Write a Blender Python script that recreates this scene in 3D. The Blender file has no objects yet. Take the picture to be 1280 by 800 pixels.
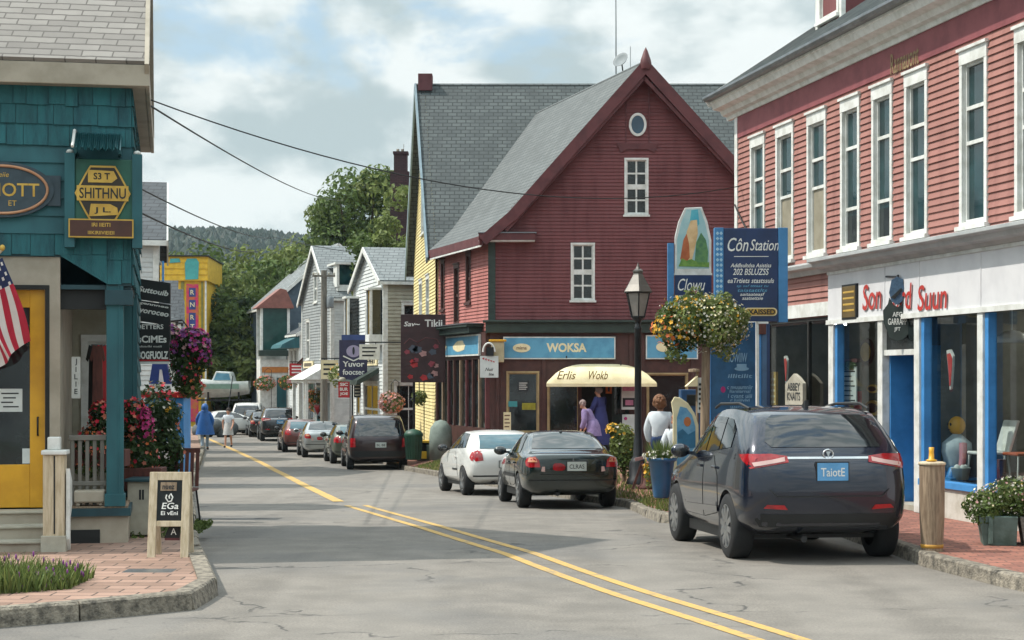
import bpy, bmesh, math, random
from mathutils import Vector, Matrix
from mathutils.bvhtree import BVHTree
R = math.radians
rnd = random.Random(7)
sc = bpy.context.scene
col = sc.collection
F, HOR, CX, CZ = 2200.0, 472.0, 640.0, 2.0      # photograph: focal length and horizon in its own pixels


def P(px, py, Y):
    return Vector(((px - CX) * Y / F, Y, CZ - (py - HOR) * Y / F))


def XP(px, Y):
    return (px - CX) * Y / F


def ZP(py, Y):
    return CZ - (py - HOR) * Y / F


def interp(tab, t):
    if t <= tab[0][0]:
        return tab[0][1]
    for (a, u), (b, v) in zip(tab, tab[1:]):
        if t <= b:
            return u + (v - u) * (t - a) / (b - a)
    return tab[-1][1]


# the street dips away from the camera: road level, pavement level on the right, kerb line on the right
def road_z(y):
    return interp([(20, 0), (25, -.13), (31.4, -.33), (43, -.63), (55, -.9), (70, -1.1), (85, -1.22), (95, -1.25), (110, -1.2)], y)


def walk_z(y):
    return max(road_z(y) + .13, interp([(33, .125), (45, -.1), (50, -.33), (57, -.66), (62, -.9), (64, -9)], y))


KR = [(7.6, 7), (5.95, 12.5), (4.77, 16.4), (4.40, 18.2), (4.30, 19.2), (4.26, 24.2), (2.6, 25.4), (2.16, 26.5), (2.08, 31.5), (.95, 36), (-3.35, 55), (-10.5, 92), (-13.9, 102), (-17.5, 110)]
KL = [(-2.62, 15.75), (-3.0, 17.5), (-3.6, 20.2), (-5.7, 31.5), (-7.8, 43), (-13.1, 75), (-16.6, 94), (-20, 110)]
KLf = [(-9.0, 11.2), (-6.0, 12.75), (-4.1, 14.05), (-3.1, 14.8), (-2.75, 15.15), (-2.62, 15.75)]


def kerb_x(y):                                   # right-hand kerb line
    return interp([(b, a) for a, b in KR], y)


# ---------------------------------------------------------------- materials
def lin(c):
    if isinstance(c, str):
        c = c.lstrip('#')
        c = [int(c[i:i + 2], 16) / 255 for i in (0, 2, 4)]
        c = [x / 12.92 if x <= .04045 else ((x + .055) / 1.055) ** 2.4 for x in c]
    return (c[0], c[1], c[2], 1.0)


class NT:
    def __init__(s, nt):
        s.nt = nt

    def n(s, t, **kw):
        nd = s.nt.nodes.new(t)
        for k, v in kw.items():
            if k.startswith('i_'):
                key = k[2:]
                key = int(key) if key.isdigit() else key.replace('_', ' ')
                nd.inputs[key].default_value = v
            else:
                setattr(nd, k, v)
        return nd

    def l(s, a, b):
        s.nt.links.new(a, b)

    def mix(s, fac, a, b, blend='MIX'):
        m = s.nt.nodes.new('ShaderNodeMix')
        m.data_type = 'RGBA'
        m.blend_type = blend
        for sock, v in ((m.inputs[0], fac), (m.inputs[6], a), (m.inputs[7], b)):
            if hasattr(v, 'is_linked'):
                s.l(v, sock)
            else:
                sock.default_value = v
        return m.outputs[2]

    def math(s, op, a, b=0.0, clamp=False):
        m = s.nt.nodes.new('ShaderNodeMath')
        m.operation = op
        m.use_clamp = clamp
        for sock, v in ((m.inputs[0], a), (m.inputs[1], b)):
            if hasattr(v, 'is_linked'):
                s.l(v, sock)
            else:
                sock.default_value = v
        return m.outputs[0]

    def ramp(s, f, lo, hi):
        m = s.nt.nodes.new('ShaderNodeMapRange')
        m.interpolation_type = 'SMOOTHSTEP'
        m.inputs['From Min'].default_value = lo
        m.inputs['From Max'].default_value = hi
        s.l(f, m.inputs['Value'])
        return m.outputs[0]


def new_mat(name):
    m = bpy.data.materials.new(name)
    m.use_nodes = True
    nt = m.node_tree
    b = nt.nodes['Principled BSDF']
    return m, NT(nt), b


def sh(c, k):
    return tuple(min(1, x * k) for x in c[:3]) + (1.0,)


MATS = {}


def mat(name, c=None, c2=None, rough=.6, metal=0.0, scale=3.0, bump=0.0, bscale=60.0, coat=0.0, island=0.0, stretch=None, spec=.5, lo=.35, hi=.7, trans=0.0):
    if name in MATS:
        return MATS[name]
    m, N, b = new_mat(name)
    c = lin(c)
    c2 = lin(c2) if c2 else sh(c, .8)
    tc = N.n('ShaderNodeTexCoord')
    vec = tc.outputs['Object']
    if stretch:
        mp = N.n('ShaderNodeMapping')
        mp.inputs['Scale'].default_value = stretch
        N.l(vec, mp.inputs['Vector'])
        vec = mp.outputs[0]
    nz = N.n('ShaderNodeTexNoise', i_Scale=scale, i_Detail=6.0, i_Roughness=.6)
    N.l(vec, nz.inputs['Vector'])
    out = N.mix(N.ramp(nz.outputs[0], lo, hi), c, c2)
    if island:
        g = N.n('ShaderNodeNewGeometry')
        hsv = N.n('ShaderNodeHueSaturation')
        v = N.math('ADD', N.math('MULTIPLY', g.outputs['Random Per Island'], island), 1 - island / 2)
        N.l(v, hsv.inputs['Value'])
        N.l(out, hsv.inputs['Color'])
        out = hsv.outputs[0]
    N.l(out, b.inputs['Base Color'])
    b.inputs['Metallic'].default_value = metal
    b.inputs['Specular IOR Level'].default_value = spec
    b.inputs['Coat Weight'].default_value = coat
    b.inputs['Coat Roughness'].default_value = .04
    rr = N.math('ADD', N.math('MULTIPLY', nz.outputs[0], .25 * min(rough, .6)), rough - .12 * min(rough, .6), True)
    N.l(rr, b.inputs['Roughness'])
    if bump:
        n2 = N.n('ShaderNodeTexNoise', i_Scale=bscale, i_Detail=4.0)
        N.l(vec, n2.inputs['Vector'])
        bp = N.n('ShaderNodeBump', i_Strength=bump, i_Distance=.02)
        N.l(n2.outputs[0], bp.inputs['Height'])
        N.l(bp.outputs[0], b.inputs['Normal'])
    if trans:
        tr = N.n('ShaderNodeBsdfTranslucent')
        N.l(out, tr.inputs['Color'])
        mx = N.n('ShaderNodeMixShader', i_Fac=trans)
        N.l(b.outputs[0], mx.inputs[1])
        N.l(tr.outputs[0], mx.inputs[2])
        N.l(mx.outputs[0], N.nt.nodes['Material Output'].inputs['Surface'])
    MATS[name] = m
    return m


def brick_mat(name, c1, c2, mortar, u, v, w=.3, h=.14, mortar_size=.01, rough=.85, bump=.5, offset=.5, tint=.5, kv=1.0, msmooth=.1):
    """courses laid in object space: u, v name the object axes that run along and up the surface"""
    m, N, b = new_mat(name)
    tc = N.n('ShaderNodeTexCoord')
    sp = N.n('ShaderNodeSeparateXYZ')
    N.l(tc.outputs['Object'], sp.inputs[0])
    cb = N.n('ShaderNodeCombineXYZ')
    N.l(sp.outputs['XYZ'.index(u)], cb.inputs[0])
    N.l(N.math('MULTIPLY', sp.outputs['XYZ'.index(v)], kv), cb.inputs[1])
    nz = N.n('ShaderNodeTexNoise', i_Scale=7.0, i_Detail=3.0)
    N.l(tc.outputs['Object'], nz.inputs['Vector'])
    wob = N.n('ShaderNodeVectorMath', operation='SCALE')
    N.l(nz.outputs['Color'], wob.inputs[0])
    wob.inputs['Scale'].default_value = .02
    ad = N.n('ShaderNodeVectorMath', operation='ADD')
    N.l(cb.outputs[0], ad.inputs[0])
    N.l(wob.outputs[0], ad.inputs[1])
    br = N.n('ShaderNodeTexBrick', offset=offset, i_Scale=1.0, i_Mortar_Size=mortar_size, i_Mortar_Smooth=msmooth, i_Bias=0.0, i_Brick_Width=w, i_Row_Height=h)
    br.inputs['Color1'].default_value = lin(c1)
    br.inputs['Color2'].default_value = lin(c2)
    br.inputs['Mortar'].default_value = lin(mortar)
    N.l(ad.outputs[0], br.inputs['Vector'])
    n2 = N.n('ShaderNodeTexNoise', i_Scale=1.1, i_Detail=8.0, i_Roughness=.65)
    N.l(tc.outputs['Object'], n2.inputs['Vector'])
    dirt = N.mix(N.math('MULTIPLY', N.ramp(n2.outputs[0], .35, .72), tint), br.outputs[0], sh(lin(c2), .62))
    N.l(dirt, b.inputs['Base Color'])
    b.inputs['Roughness'].default_value = rough
    n3 = N.n('ShaderNodeTexNoise', i_Scale=90.0, i_Detail=3.0)
    N.l(tc.outputs['Object'], n3.inputs['Vector'])
    hgt = N.math('SUBTRACT', N.math('MULTIPLY', n3.outputs[0], .3), br.outputs['Fac'])
    bp = N.n('ShaderNodeBump', i_Strength=bump, i_Distance=.02)
    N.l(hgt, bp.inputs['Height'])
    N.l(bp.outputs[0], b.inputs['Normal'])
    MATS[name] = m
    return m


def glass_mat(name, tint=(.80, .86, .85), refl=.10):
    """shop glass: what stands behind shows through, the street is mirrored faintly"""
    m, N, b = new_mat(name)
    tr = N.n('ShaderNodeBsdfTransparent')
    tr.inputs[0].default_value = tint + (1,)
    gl = N.n('ShaderNodeBsdfGlossy')
    gl.inputs['Roughness'].default_value = .015
    lw = N.n('ShaderNodeLayerWeight', i_Blend=.5)
    fac = N.math('ADD', N.math('MULTIPLY', N.math('POWER', lw.outputs['Facing'], 5.0), .9), refl, True)
    mx = N.n('ShaderNodeMixShader')
    N.l(fac, mx.inputs[0])
    N.l(tr.outputs[0], mx.inputs[1])
    N.l(gl.outputs[0], mx.inputs[2])
    N.l(mx.outputs[0], N.nt.nodes['Material Output'].inputs['Surface'])
    N.nt.nodes.remove(b)
    MATS[name] = m
    return m


# ---------------------------------------------------------------- mesh builder
ORG = {}


class Fr:
    """a wall frame: x along the wall (left to right seen from outside), y into the building, z up"""

    def __init__(s, loc, ang=None, ux=None):
        if ux is None:
            ux = Vector((math.cos(R(ang)), math.sin(R(ang)), 0))
        ux = Vector((ux[0], ux[1], 0)).normalized()
        uy = Vector((-ux.y, ux.x, 0))
        s.loc = Vector((loc[0], loc[1], loc[2] if len(loc) > 2 else 0))
        s.ux, s.uy = ux, uy
        s.M = Matrix(((ux.x, uy.x, 0, s.loc.x), (ux.y, uy.y, 0, s.loc.y), (0, 0, 1, s.loc.z), (0, 0, 0, 1)))

    def hit(s, px, py, yl=0.0):
        o = Vector((0, 0, CZ))
        d = Vector(((px - CX) / F, 1, -(py - HOR) / F))
        t = (yl - (o - s.loc).dot(s.uy)) / d.dot(s.uy)
        p = o + d * t - s.loc
        return p.dot(s.ux), p.z

    def x(s, px, yl=0.0):
        return s.hit(px, HOR, yl)[0]

    def w(s, x, y, z):
        return s.M @ Vector((x, y, z))


ID4 = Matrix.Identity(4)


class MB:
    def __init__(s, m=None, M=None):
        s.v, s.f, s.mi, s.sm, s.mats = [], [], [], [], []
        s.cm = 0
        s.M = M
        if m:
            s.use(m)

    def use(s, m):
        if m not in s.mats:
            s.mats.append(m)
        s.cm = s.mats.index(m)
        return s

    def add(s, vs, fs, smooth=False):
        k = len(s.v)
        M = s.M
        s.v.extend([tuple(M @ Vector(p)) for p in vs] if M else [tuple(p) for p in vs])
        for f in fs:
            s.f.append([i + k for i in f])
            s.mi.append(s.cm)
            s.sm.append(smooth)
        return s

    def poly(s, pts):
        return s.add(pts, [list(range(len(pts)))])

    def box(s, x0, x1, y0, y1, z0, z1):
        if x0 > x1: x0, x1 = x1, x0
        if y0 > y1: y0, y1 = y1, y0
        if z0 > z1: z0, z1 = z1, z0
        v = [(x0, y0, z0), (x1, y0, z0), (x1, y1, z0), (x0, y1, z0), (x0, y0, z1), (x1, y0, z1), (x1, y1, z1), (x0, y1, z1)]
        return s.add(v, [(0, 3, 2, 1), (4, 5, 6, 7), (0, 1, 5, 4), (1, 2, 6, 5), (2, 3, 7, 6), (3, 0, 4, 7)])

    def prism(s, pts, ax, a, b):
        """outline pts extruded along axis ax from a to b; the outline lies in the other two axes in order"""
        def q(p, t):
            l = [p[0], p[1]]
            l.insert('xyz'.index(ax), t)
            return tuple(l)
        n = len(pts)
        v = [q(p, a) for p in pts] + [q(p, b) for p in pts]
        fs = [list(range(n))[::-1], list(range(n, 2 * n))] + [(i, (i + 1) % n, n + (i + 1) % n, n + i) for i in range(n)]
        return s.add(v, fs)

    def bar(s, a, b, w, h=None, up=(0, 0, 1)):
        """square bar between two points"""
        h = h or w
        a, b = Vector(a), Vector(b)
        d = (b - a).normalized()
        u = Vector(up)
        if abs(d.dot(u)) > .95:
            u = Vector((0, 1, 0))
        r = d.cross(u).normalized()
        u = r.cross(d)
        v = []
        for p in (a, b):
            for i, j in ((-1, -1), (1, -1), (1, 1), (-1, 1)):
                v.append(p + r * i * w / 2 + u * j * h / 2)
        return s.add(v, [(0, 1, 2, 3), (7, 6, 5, 4), (0, 4, 5, 1), (1, 5, 6, 2), (2, 6, 7, 3), (3, 7, 4, 0)])

    def tube(s, pts, r, n=8, caps=True, smooth=True):
        pts = [Vector(p) for p in pts]
        rs = r if isinstance(r, (list, tuple)) else [r] * len(pts)
        v = []
        pr = None
        for i, p in enumerate(pts):
            d = (pts[min(i + 1, len(pts) - 1)] - pts[max(i - 1, 0)]).normalized()
            if pr is None:
                a = Vector((1, 0, 0)) if abs(d.x) < .8 else Vector((0, 1, 0))
                pr = d.cross(a).normalized()
            else:
                pr = (pr - d * pr.dot(d)).normalized()
            q = d.cross(pr)
            for k in range(n):
                t = 2 * math.pi * k / n
                v.append(p + (pr * math.cos(t) + q * math.sin(t)) * rs[i])
        fs = []
        for i in range(len(pts) - 1):
            for k in range(n):
                fs.append((i * n + k, i * n + (k + 1) % n, (i + 1) * n + (k + 1) % n, (i + 1) * n + k))
        s.add(v, fs, smooth)
        if caps:
            m = len(pts) - 1
            s.add([v[k] for k in range(n)][::-1], [list(range(n))])
            s.add([v[m * n + k] for k in range(n)], [list(range(n))])
        return s

    def lathe(s, prof, c, n=20, smooth=True, axis=None):
        """prof = [(radius, height)], turned round a vertical (or given) axis through c"""
        c = Vector(c)
        ax = Vector(axis or (0, 0, 1)).normalized()
        a = Vector((1, 0, 0)) if abs(ax.x) < .8 else Vector((0, 1, 0))
        e1 = ax.cross(a).normalized()
        e2 = ax.cross(e1)
        v = []
        for r, h in prof:
            for k in range(n):
                t = 2 * math.pi * k / n
                v.append(c + ax * h + (e1 * math.cos(t) + e2 * math.sin(t)) * max(r, 1e-4))
        fs = []
        for i in range(len(prof) - 1):
            for k in range(n):
                fs.append((i * n + k, i * n + (k + 1) % n, (i + 1) * n + (k + 1) % n, (i + 1) * n + k))
        return s.add(v, fs, smooth)

    def ell(s, c, r, nu=14, nv=8, smooth=True):
        c = Vector(c)
        v = [c + Vector((0, 0, -r[2]))]
        for i in range(1, nv):
            a = -math.pi / 2 + math.pi * i / nv
            for k in range(nu):
                t = 2 * math.pi * k / nu
                v.append(c + Vector((r[0] * math.cos(a) * math.cos(t), r[1] * math.cos(a) * math.sin(t), r[2] * math.sin(a))))
        v.append(c + Vector((0, 0, r[2])))
        fs = [(0, 1 + (k + 1) % nu, 1 + k) for k in range(nu)]
        for i in range(nv - 2):
            for k in range(nu):
                fs.append((1 + i * nu + k, 1 + i * nu + (k + 1) % nu, 1 + (i + 1) * nu + (k + 1) % nu, 1 + (i + 1) * nu + k))
        b = 1 + (nv - 2) * nu
        fs += [(b + k, b + (k + 1) % nu, len(v) - 1) for k in range(nu)]
        return s.add(v, fs, smooth)

    def disc(s, c, rx, rz, y0, y1, n=24):
        """a flat oval plate standing in the x-z plane"""
        pts = [(c[0] + rx * math.cos(2 * math.pi * k / n), c[1] + rz * math.sin(2 * math.pi * k / n)) for k in range(n)]
        return s.prism(pts, 'y', y0, y1)

    def text(s, body, x, z, y, size=None, width=None, shear=0.0, ext=.004, height=None, bold=0.0):
        """lettering in the x-z plane, facing -y, centred on (x, z)"""
        cu = bpy.data.curves.new('lettering', 'FONT')
        cu.body = body
        cu.size = 1.0
        cu.extrude = 0.0
        cu.offset = bold
        cu.shear = shear
        cu.align_x = 'CENTER'
        cu.align_y = 'CENTER'
        cu.resolution_u = 3
        ob = bpy.data.objects.new('lettering', cu)
        me = bpy.data.meshes.new_from_object(ob)
        vs = [tuple(v.co) for v in me.vertices]
        fs = [list(p.vertices) for p in me.polygons]
        bpy.data.objects.remove(ob)
        bpy.data.curves.remove(cu)
        bpy.data.meshes.remove(me)
        if not vs:
            return s
        x0, x1 = min(v[0] for v in vs), max(v[0] for v in vs)
        y0, y1 = min(v[1] for v in vs), max(v[1] for v in vs)
        kx = (width / (x1 - x0)) if width else size
        ky = (height / (y1 - y0)) if height else (kx if not size else size)
        mx, my = (x0 + x1) / 2, (y0 + y1) / 2
        v2 = [(x + (v[0] - mx) * kx, y - ext, z + (v[1] - my) * ky) for v in vs]
        return s.add(v2, fs)

    def build(s, name, parent=None, bevel=0.0, seg=2, kind=None, label=None):
        me = bpy.data.meshes.new(name)
        org = ORG.get(parent.name, Vector((0, 0, 0))) if parent else Vector((0, 0, 0))
        me.from_pydata([(a - org.x, b - org.y, c - org.z) for a, b, c in s.v], [], s.f)
        for m in s.mats:
            me.materials.append(m)
        me.polygons.foreach_set('material_index', s.mi)
        me.polygons.foreach_set('use_smooth', s.sm)
        me.update()
        o = bpy.data.objects.new(name, me)
        col.objects.link(o)
        if parent:
            o.parent = parent
        ORG[o.name] = org
        if bevel:
            md = o.modifiers.new('Bevel', 'BEVEL')
            md.width = bevel
            md.segments = seg
            md.limit_method = 'ANGLE'
            md.angle_limit = R(40)
        if kind:
            o['kind'] = kind
        if label:
            o['label'] = label
        return o


def tag(o, label=None, cat=None, group=None, kind=None):
    for k, v in (('label', label), ('category', cat), ('group', group), ('kind', kind)):
        if v:
            o[k] = v
    return o


def thing(name, label, cat, loc=(0, 0, 0), group=None):
    o = bpy.data.objects.new(name, None)
    col.objects.link(o)
    o.empty_display_size = .2
    o.location = loc
    ORG[o.name] = Vector(loc)
    return tag(o, label, cat, group)


def kids(o):
    return [c for c in list(col.objects) if c.parent == o]


def copy_tree(o, parent=None):
    c = o.copy()
    col.objects.link(c)
    if parent:
        c.parent = parent
    for ch in kids(o):
        copy_tree(ch, c)
    return c
# ---------------------------------------------------------------- camera, light, sky
cam_d = bpy.data.cameras.new('camera')
cam = bpy.data.objects.new('camera', cam_d)
col.objects.link(cam)
cam.location = (0, 0, CZ)
cam.rotation_euler = (R(90), 0, 0)
cam_d.sensor_width = 36
cam_d.lens = 36 * F / 1280
cam_d.shift_y = (HOR - 400) / 1280
cam_d.clip_end = 6000
sc.camera = cam
sc.view_settings.view_transform = 'Standard'
sc.view_settings.look = 'None'
sc.view_settings.exposure = 0.12
sc.view_settings.gamma = 1.0
sc.cycles.use_denoising = True
sc.cycles.max_bounces = 6
sc.cycles.diffuse_bounces = 3
sc.cycles.transparent_max_bounces = 12
sc.cycles.volume_bounces = 0
sc.cycles.sample_clamp_indirect = 4

SUN = Vector((-1.0, 0.07, math.tan(R(54)))).normalized()
sun_d = bpy.data.lights.new('sun', 'SUN')
sun = bpy.data.objects.new('sun', sun_d)
col.objects.link(sun)
sun.rotation_euler = SUN.to_track_quat('Z', 'Y').to_euler()
sun_d.energy = 4.4
sun_d.angle = R(0.8)
sun_d.color = (1.0, .945, .86)

wd = bpy.data.worlds.new('World')
sc.world = wd
wd.use_nodes = True
N = NT(wd.node_tree)
bg = wd.node_tree.nodes['Background']
bg.inputs['Strength'].default_value = .132
sky = N.n('ShaderNodeTexSky', sky_type='NISHITA', sun_disc=False)
sky.sun_elevation = R(54)
sky.sun_rotation = R(-86)
sky.air_density = 1.2
sky.dust_density = 2.0
tc = N.n('ShaderNodeTexCoord')
sp = N.n('ShaderNodeSeparateXYZ')
N.l(tc.outputs['Generated'], sp.inputs[0])
cb = N.n('ShaderNodeMapping')
cb.inputs['Scale'].default_value = (2.6, 2.6, 4.6)
N.l(tc.outputs['Generated'], cb.inputs['Vector'])
n1 = N.n('ShaderNodeTexNoise', i_Scale=2.6, i_Detail=9.0, i_Roughness=.56, i_Distortion=.2)
mp = N.n('ShaderNodeMapping')
mp.inputs['Location'].default_value = (3.1, 1.7, .4)
N.l(cb.outputs[0], mp.inputs['Vector'])
N.l(mp.outputs[0], n1.inputs['Vector'])
n2 = N.n('ShaderNodeTexNoise', i_Scale=5.5, i_Detail=8.0, i_Roughness=.5, i_Distortion=.1)
mp2 = N.n('ShaderNodeMapping')
mp2.inputs['Location'].default_value = (-1.3, 4.2, 2.0)
N.l(cb.outputs[0], mp2.inputs['Vector'])
N.l(mp2.outputs[0], n2.inputs['Vector'])
cover = N.ramp(n1.outputs[0], .36, .48)
body = N.mix(N.ramp(n2.outputs[0], .38, .60), (3.55, 4.25, 4.4, 1), (6.3, 6.7, 6.65, 1))
skyc = N.mix(.35, sky.outputs[0], (4.0, 5.7, 6.7, 1))
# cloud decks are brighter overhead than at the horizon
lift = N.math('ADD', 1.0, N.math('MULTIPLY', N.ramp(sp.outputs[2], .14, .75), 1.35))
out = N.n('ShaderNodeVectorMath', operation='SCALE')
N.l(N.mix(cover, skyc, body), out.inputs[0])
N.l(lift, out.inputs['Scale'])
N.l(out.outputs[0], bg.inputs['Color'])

# ---------------------------------------------------------------- common materials
M_white = mat('white_paint', '#d6d8d4', '#bcbdb6', rough=.5, scale=5)
M_beige = mat('beige_paint', '#a39a8a', '#8f8777', rough=.6, scale=2.5)
M_teal = mat('teal_paint', '#1e5960', '#15464e', rough=.6, scale=2.5, stretch=(1, 1, .4))
M_teal_sh = mat('teal_shingle', '#1f6066', '#16464e', rough=.75, scale=3, bump=.4, bscale=40, island=.32, stretch=(3, 3, .5))
M_teal_dk = mat('dark_teal_paint', '#173f47', '#10323a', rough=.55)
M_black = mat('black_matt', '#121414', '#1c1e1e', rough=.7)
M_iron = mat('black_iron', '#15171a', '#24272a', rough=.45, metal=.3)
M_dark = mat('dark_interior', '#1b1d1c', '#2a2a27', rough=.85)
M_pink = mat('pink_clapboard', '#96685f', '#7d524b', rough=.75, scale=1.3, stretch=(2.6, 2.6, .45), island=.15, lo=.42, hi=.78)
M_pink_dk = mat('dark_pink_trim', '#85474b', '#743b40', rough=.7)
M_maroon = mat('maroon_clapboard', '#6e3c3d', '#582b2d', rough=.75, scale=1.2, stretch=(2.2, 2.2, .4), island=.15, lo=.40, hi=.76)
M_maroon_tr = mat('maroon_trim', '#5d2c2e', '#4b2124', rough=.6)
M_red_wall = mat('sunlit_red_clapboard', '#a96a63', '#8d534c', rough=.75, scale=1.3, stretch=(2.2, 2.2, .4), island=.14)  # paler copy of the maroon boards, sunlight put into the colour
M_yellow_cl = mat('pale_yellow_clapboard', '#dccd96', '#c4b47a', rough=.75, scale=1.3, stretch=(2.2, 2.2, .4), island=.1)
M_green_tr = mat('dark_green_trim', '#26362f', '#1c2a25', rough=.55)
M_brown = mat('brown_storefront', '#4a2a24', '#3a201c', rough=.6, scale=4)
M_blue = mat('bright_blue_paint', '#3f86c2', '#3274ac', rough=.45, scale=3)
M_blue_sign = mat('signboard_blue', '#5a9ab8', '#4a86a6', rough=.5)
M_navy = mat('navy_board', '#14305a', '#10284c', rough=.45)
M_gold = mat('gold_lettering', '#c9a54a', '#a98434', rough=.4, metal=.2)
M_cream = mat('cream_canvas', '#e2d6b0', '#d3c69c', rough=.85)
M_grey_cl = mat('grey_clapboard', '#8d9292', '#7d8283', rough=.75, island=.08)
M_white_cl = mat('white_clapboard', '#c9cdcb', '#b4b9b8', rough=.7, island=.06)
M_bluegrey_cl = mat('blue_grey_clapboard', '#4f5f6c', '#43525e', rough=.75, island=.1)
M_tan_cl = mat('tan_clapboard', '#a39f8e', '#918d7c', rough=.75, island=.08)
M_pane = mat('window_pane', '#10292d', '#1d4347', rough=.06, spec=.7, scale=1.6, bump=.06, bscale=3)
M_pane_dk = mat('dark_pane', '#0d1213', '#232b2c', rough=.06, spec=.6, scale=1.8, bump=.06, bscale=3)
M_blind = mat('window_blind', '#8d8674', '#7a7462', rough=.5)
M_glass = glass_mat('shop_glass')
M_conc = mat('granite_kerb', '#8d8577', '#4d4942', rough=.9, scale=12, bump=.9, bscale=45, island=.25)
M_wood = mat('weathered_wood', '#8f7c66', '#6a5846', rough=.85, scale=6, stretch=(6, 6, .6), bump=.4, bscale=20)
M_wood_lt = mat('pale_wood', '#c3b59b', '#a8987c', rough=.8, scale=6, stretch=(5, 5, .6), bump=.3, bscale=20)
M_wood_rd = mat('red_brown_wood', '#5b2f25', '#42211b', rough=.7, scale=6, stretch=(4, 4, 1))
M_yellow = mat('yellow_door_paint', '#cf9a1c', '#bd8a16', rough=.45)
M_ypaint = mat('yellow_paint', '#d6ac28', '#bb9420', rough=.6)
M_red = mat('red_paint', '#b3242a', '#93191f', rough=.45)
M_steel = mat('brushed_steel', '#8d9194', '#75797c', rough=.35, metal=.8)
M_stone = mat('pale_stone_board', '#a9a596', '#8f8b7c', rough=.8)
M_paper = mat('paper_notice', '#c6ccc8', '#b3bab7', rough=.8)
M_ink = mat('dark_lettering', '#15191c', '#23282b', rough=.7)
M_wlet = mat('white_lettering', '#dfe0da', '#cfd0ca', rough=.6)
M_roof_x = brick_mat('slate_shingles', '#565d5d', '#4a5152', '#2c3131', 'X', 'Z', w=.32, h=.17, mortar_size=.018, kv=1.25, bump=.8, tint=.7)
M_roof_y = brick_mat('slate_shingles_street', '#676c6c', '#5b6060', '#3b4040', 'Y', 'Z', w=.32, h=.17, mortar_size=.014, kv=1.35, bump=.7, tint=.55)  # wing roof's sunlight put into the colour: paler than the main slate
M_roof_t = brick_mat('grey_asphalt_shingles', '#8f8b85', '#7a7671', '#5a5652', 'X', 'Z', w=.33, h=.085, mortar_size=.008, kv=1.0, bump=.8, tint=.35)
M_brick = brick_mat('brick_paving', '#a06a58', '#7d5146', '#4c3d37', 'X', 'Y', w=.24, h=.12, mortar_size=.008, bump=.45, tint=.6)
M_brick_b = brick_mat('pale_brick_paving', '#a08272', '#826859', '#463b34', 'X', 'Y', w=.36, h=.24, mortar_size=.01, bump=.6, tint=.55)
M_chim = brick_mat('chimney_brick', '#4a3034', '#3c262a', '#2a1f20', 'X', 'Z', w=.22, h=.08, mortar_size=.01)

# ---------------------------------------------------------------- asphalt
m, N, b = new_mat('asphalt')
tc = N.n('ShaderNodeTexCoord')
v = tc.outputs['Object']
fine = N.n('ShaderNodeTexNoise', i_Scale=42.0, i_Detail=4.0, i_Roughness=.8)
mid = N.n('ShaderNodeTexNoise', i_Scale=1.6, i_Detail=8.0, i_Roughness=.62)
big = N.n('ShaderNodeTexNoise', i_Scale=.22, i_Detail=5.0, i_Roughness=.6, i_Distortion=.6)
for q in (fine, mid, big):
    N.l(v, q.inputs['Vector'])
c = N.mix(N.ramp(mid.outputs[0], .3, .72), lin((.145, .132, .114)), lin((.225, .204, .176)))
c = N.mix(N.ramp(big.outputs[0], .5, .6), c, N.mix(.5, c, lin((.12, .118, .115))))
c = N.mix(N.ramp(fine.outputs[0], .36, .6), N.mix(.6, c, lin((.07, .066, .06))), c)
# long tyre-polished streaks along the street
mp = N.n('ShaderNodeMapping')
mp.inputs['Rotation'].default_value = (0, 0, R(-16.7))
mp.inputs['Scale'].default_value = (1.1, .03, 1)
N.l(v, mp.inputs['Vector'])
st = N.n('ShaderNodeTexNoise', i_Scale=1.0, i_Detail=4.0)
N.l(mp.outputs[0], st.inputs['Vector'])
c = N.mix(N.math('MULTIPLY', N.ramp(st.outputs[0], .42, .6), .3), c, lin((.225, .208, .184)))
# cracks: warped cell edges, only where the surface is tired
wp = N.n('ShaderNodeTexNoise', i_Scale=1.4, i_Detail=6.0)
N.l(v, wp.inputs['Vector'])
wv = N.n('ShaderNodeVectorMath', operation='MULTIPLY_ADD')
N.l(wp.outputs['Color'], wv.inputs[0])
wv.inputs[1].default_value = (1.3, 1.3, 0)
N.l(v, wv.inputs[2])
mpc = N.n('ShaderNodeMapping')
mpc.inputs['Scale'].default_value = (.32, .55, 1)
N.l(wv.outputs[0], mpc.inputs['Vector'])
vo = N.n('ShaderNodeTexVoronoi', feature='DISTANCE_TO_EDGE', i_Scale=1.0)
N.l(mpc.outputs[0], vo.inputs['Vector'])
tn = N.n('ShaderNodeTexNoise', i_Scale=.35, i_Detail=2.0)
N.l(v, tn.inputs['Vector'])
tired = N.ramp(tn.outputs[0], .42, .55)
cr = N.math('MULTIPLY', N.math('SUBTRACT', 1.0, N.ramp(vo.outputs['Distance'], .003, .014)), tired)
vo2 = N.n('ShaderNodeTexVoronoi', feature='DISTANCE_TO_EDGE', i_Scale=2.2)
N.l(wv.outputs[0], vo2.inputs['Vector'])
al = N.math('MULTIPLY', N.math('SUBTRACT', 1.0, N.ramp(vo2.outputs['Distance'], .006, .03)), N.ramp(big.outputs[0], .55, .68))
brk = N.n('ShaderNodeTexNoise', i_Scale=2.3, i_Detail=3.0)
N.l(v, brk.inputs['Vector'])
crk = N.math('MULTIPLY', N.math('MAXIMUM', cr, N.math('MULTIPLY', al, .6)), N.ramp(brk.outputs[0], .40, .58))
c = N.mix(N.math('MULTIPLY', crk, .85), c, lin((.035, .034, .033)))
N.l(c, b.inputs['Base Color'])
b.inputs['Roughness'].default_value = .88
hg = N.math('SUBTRACT', N.math('MULTIPLY', fine.outputs[0], .5), crk)
bp = N.n('ShaderNodeBump', i_Strength=.35, i_Distance=.012)
N.l(hg, bp.inputs['Height'])
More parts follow.
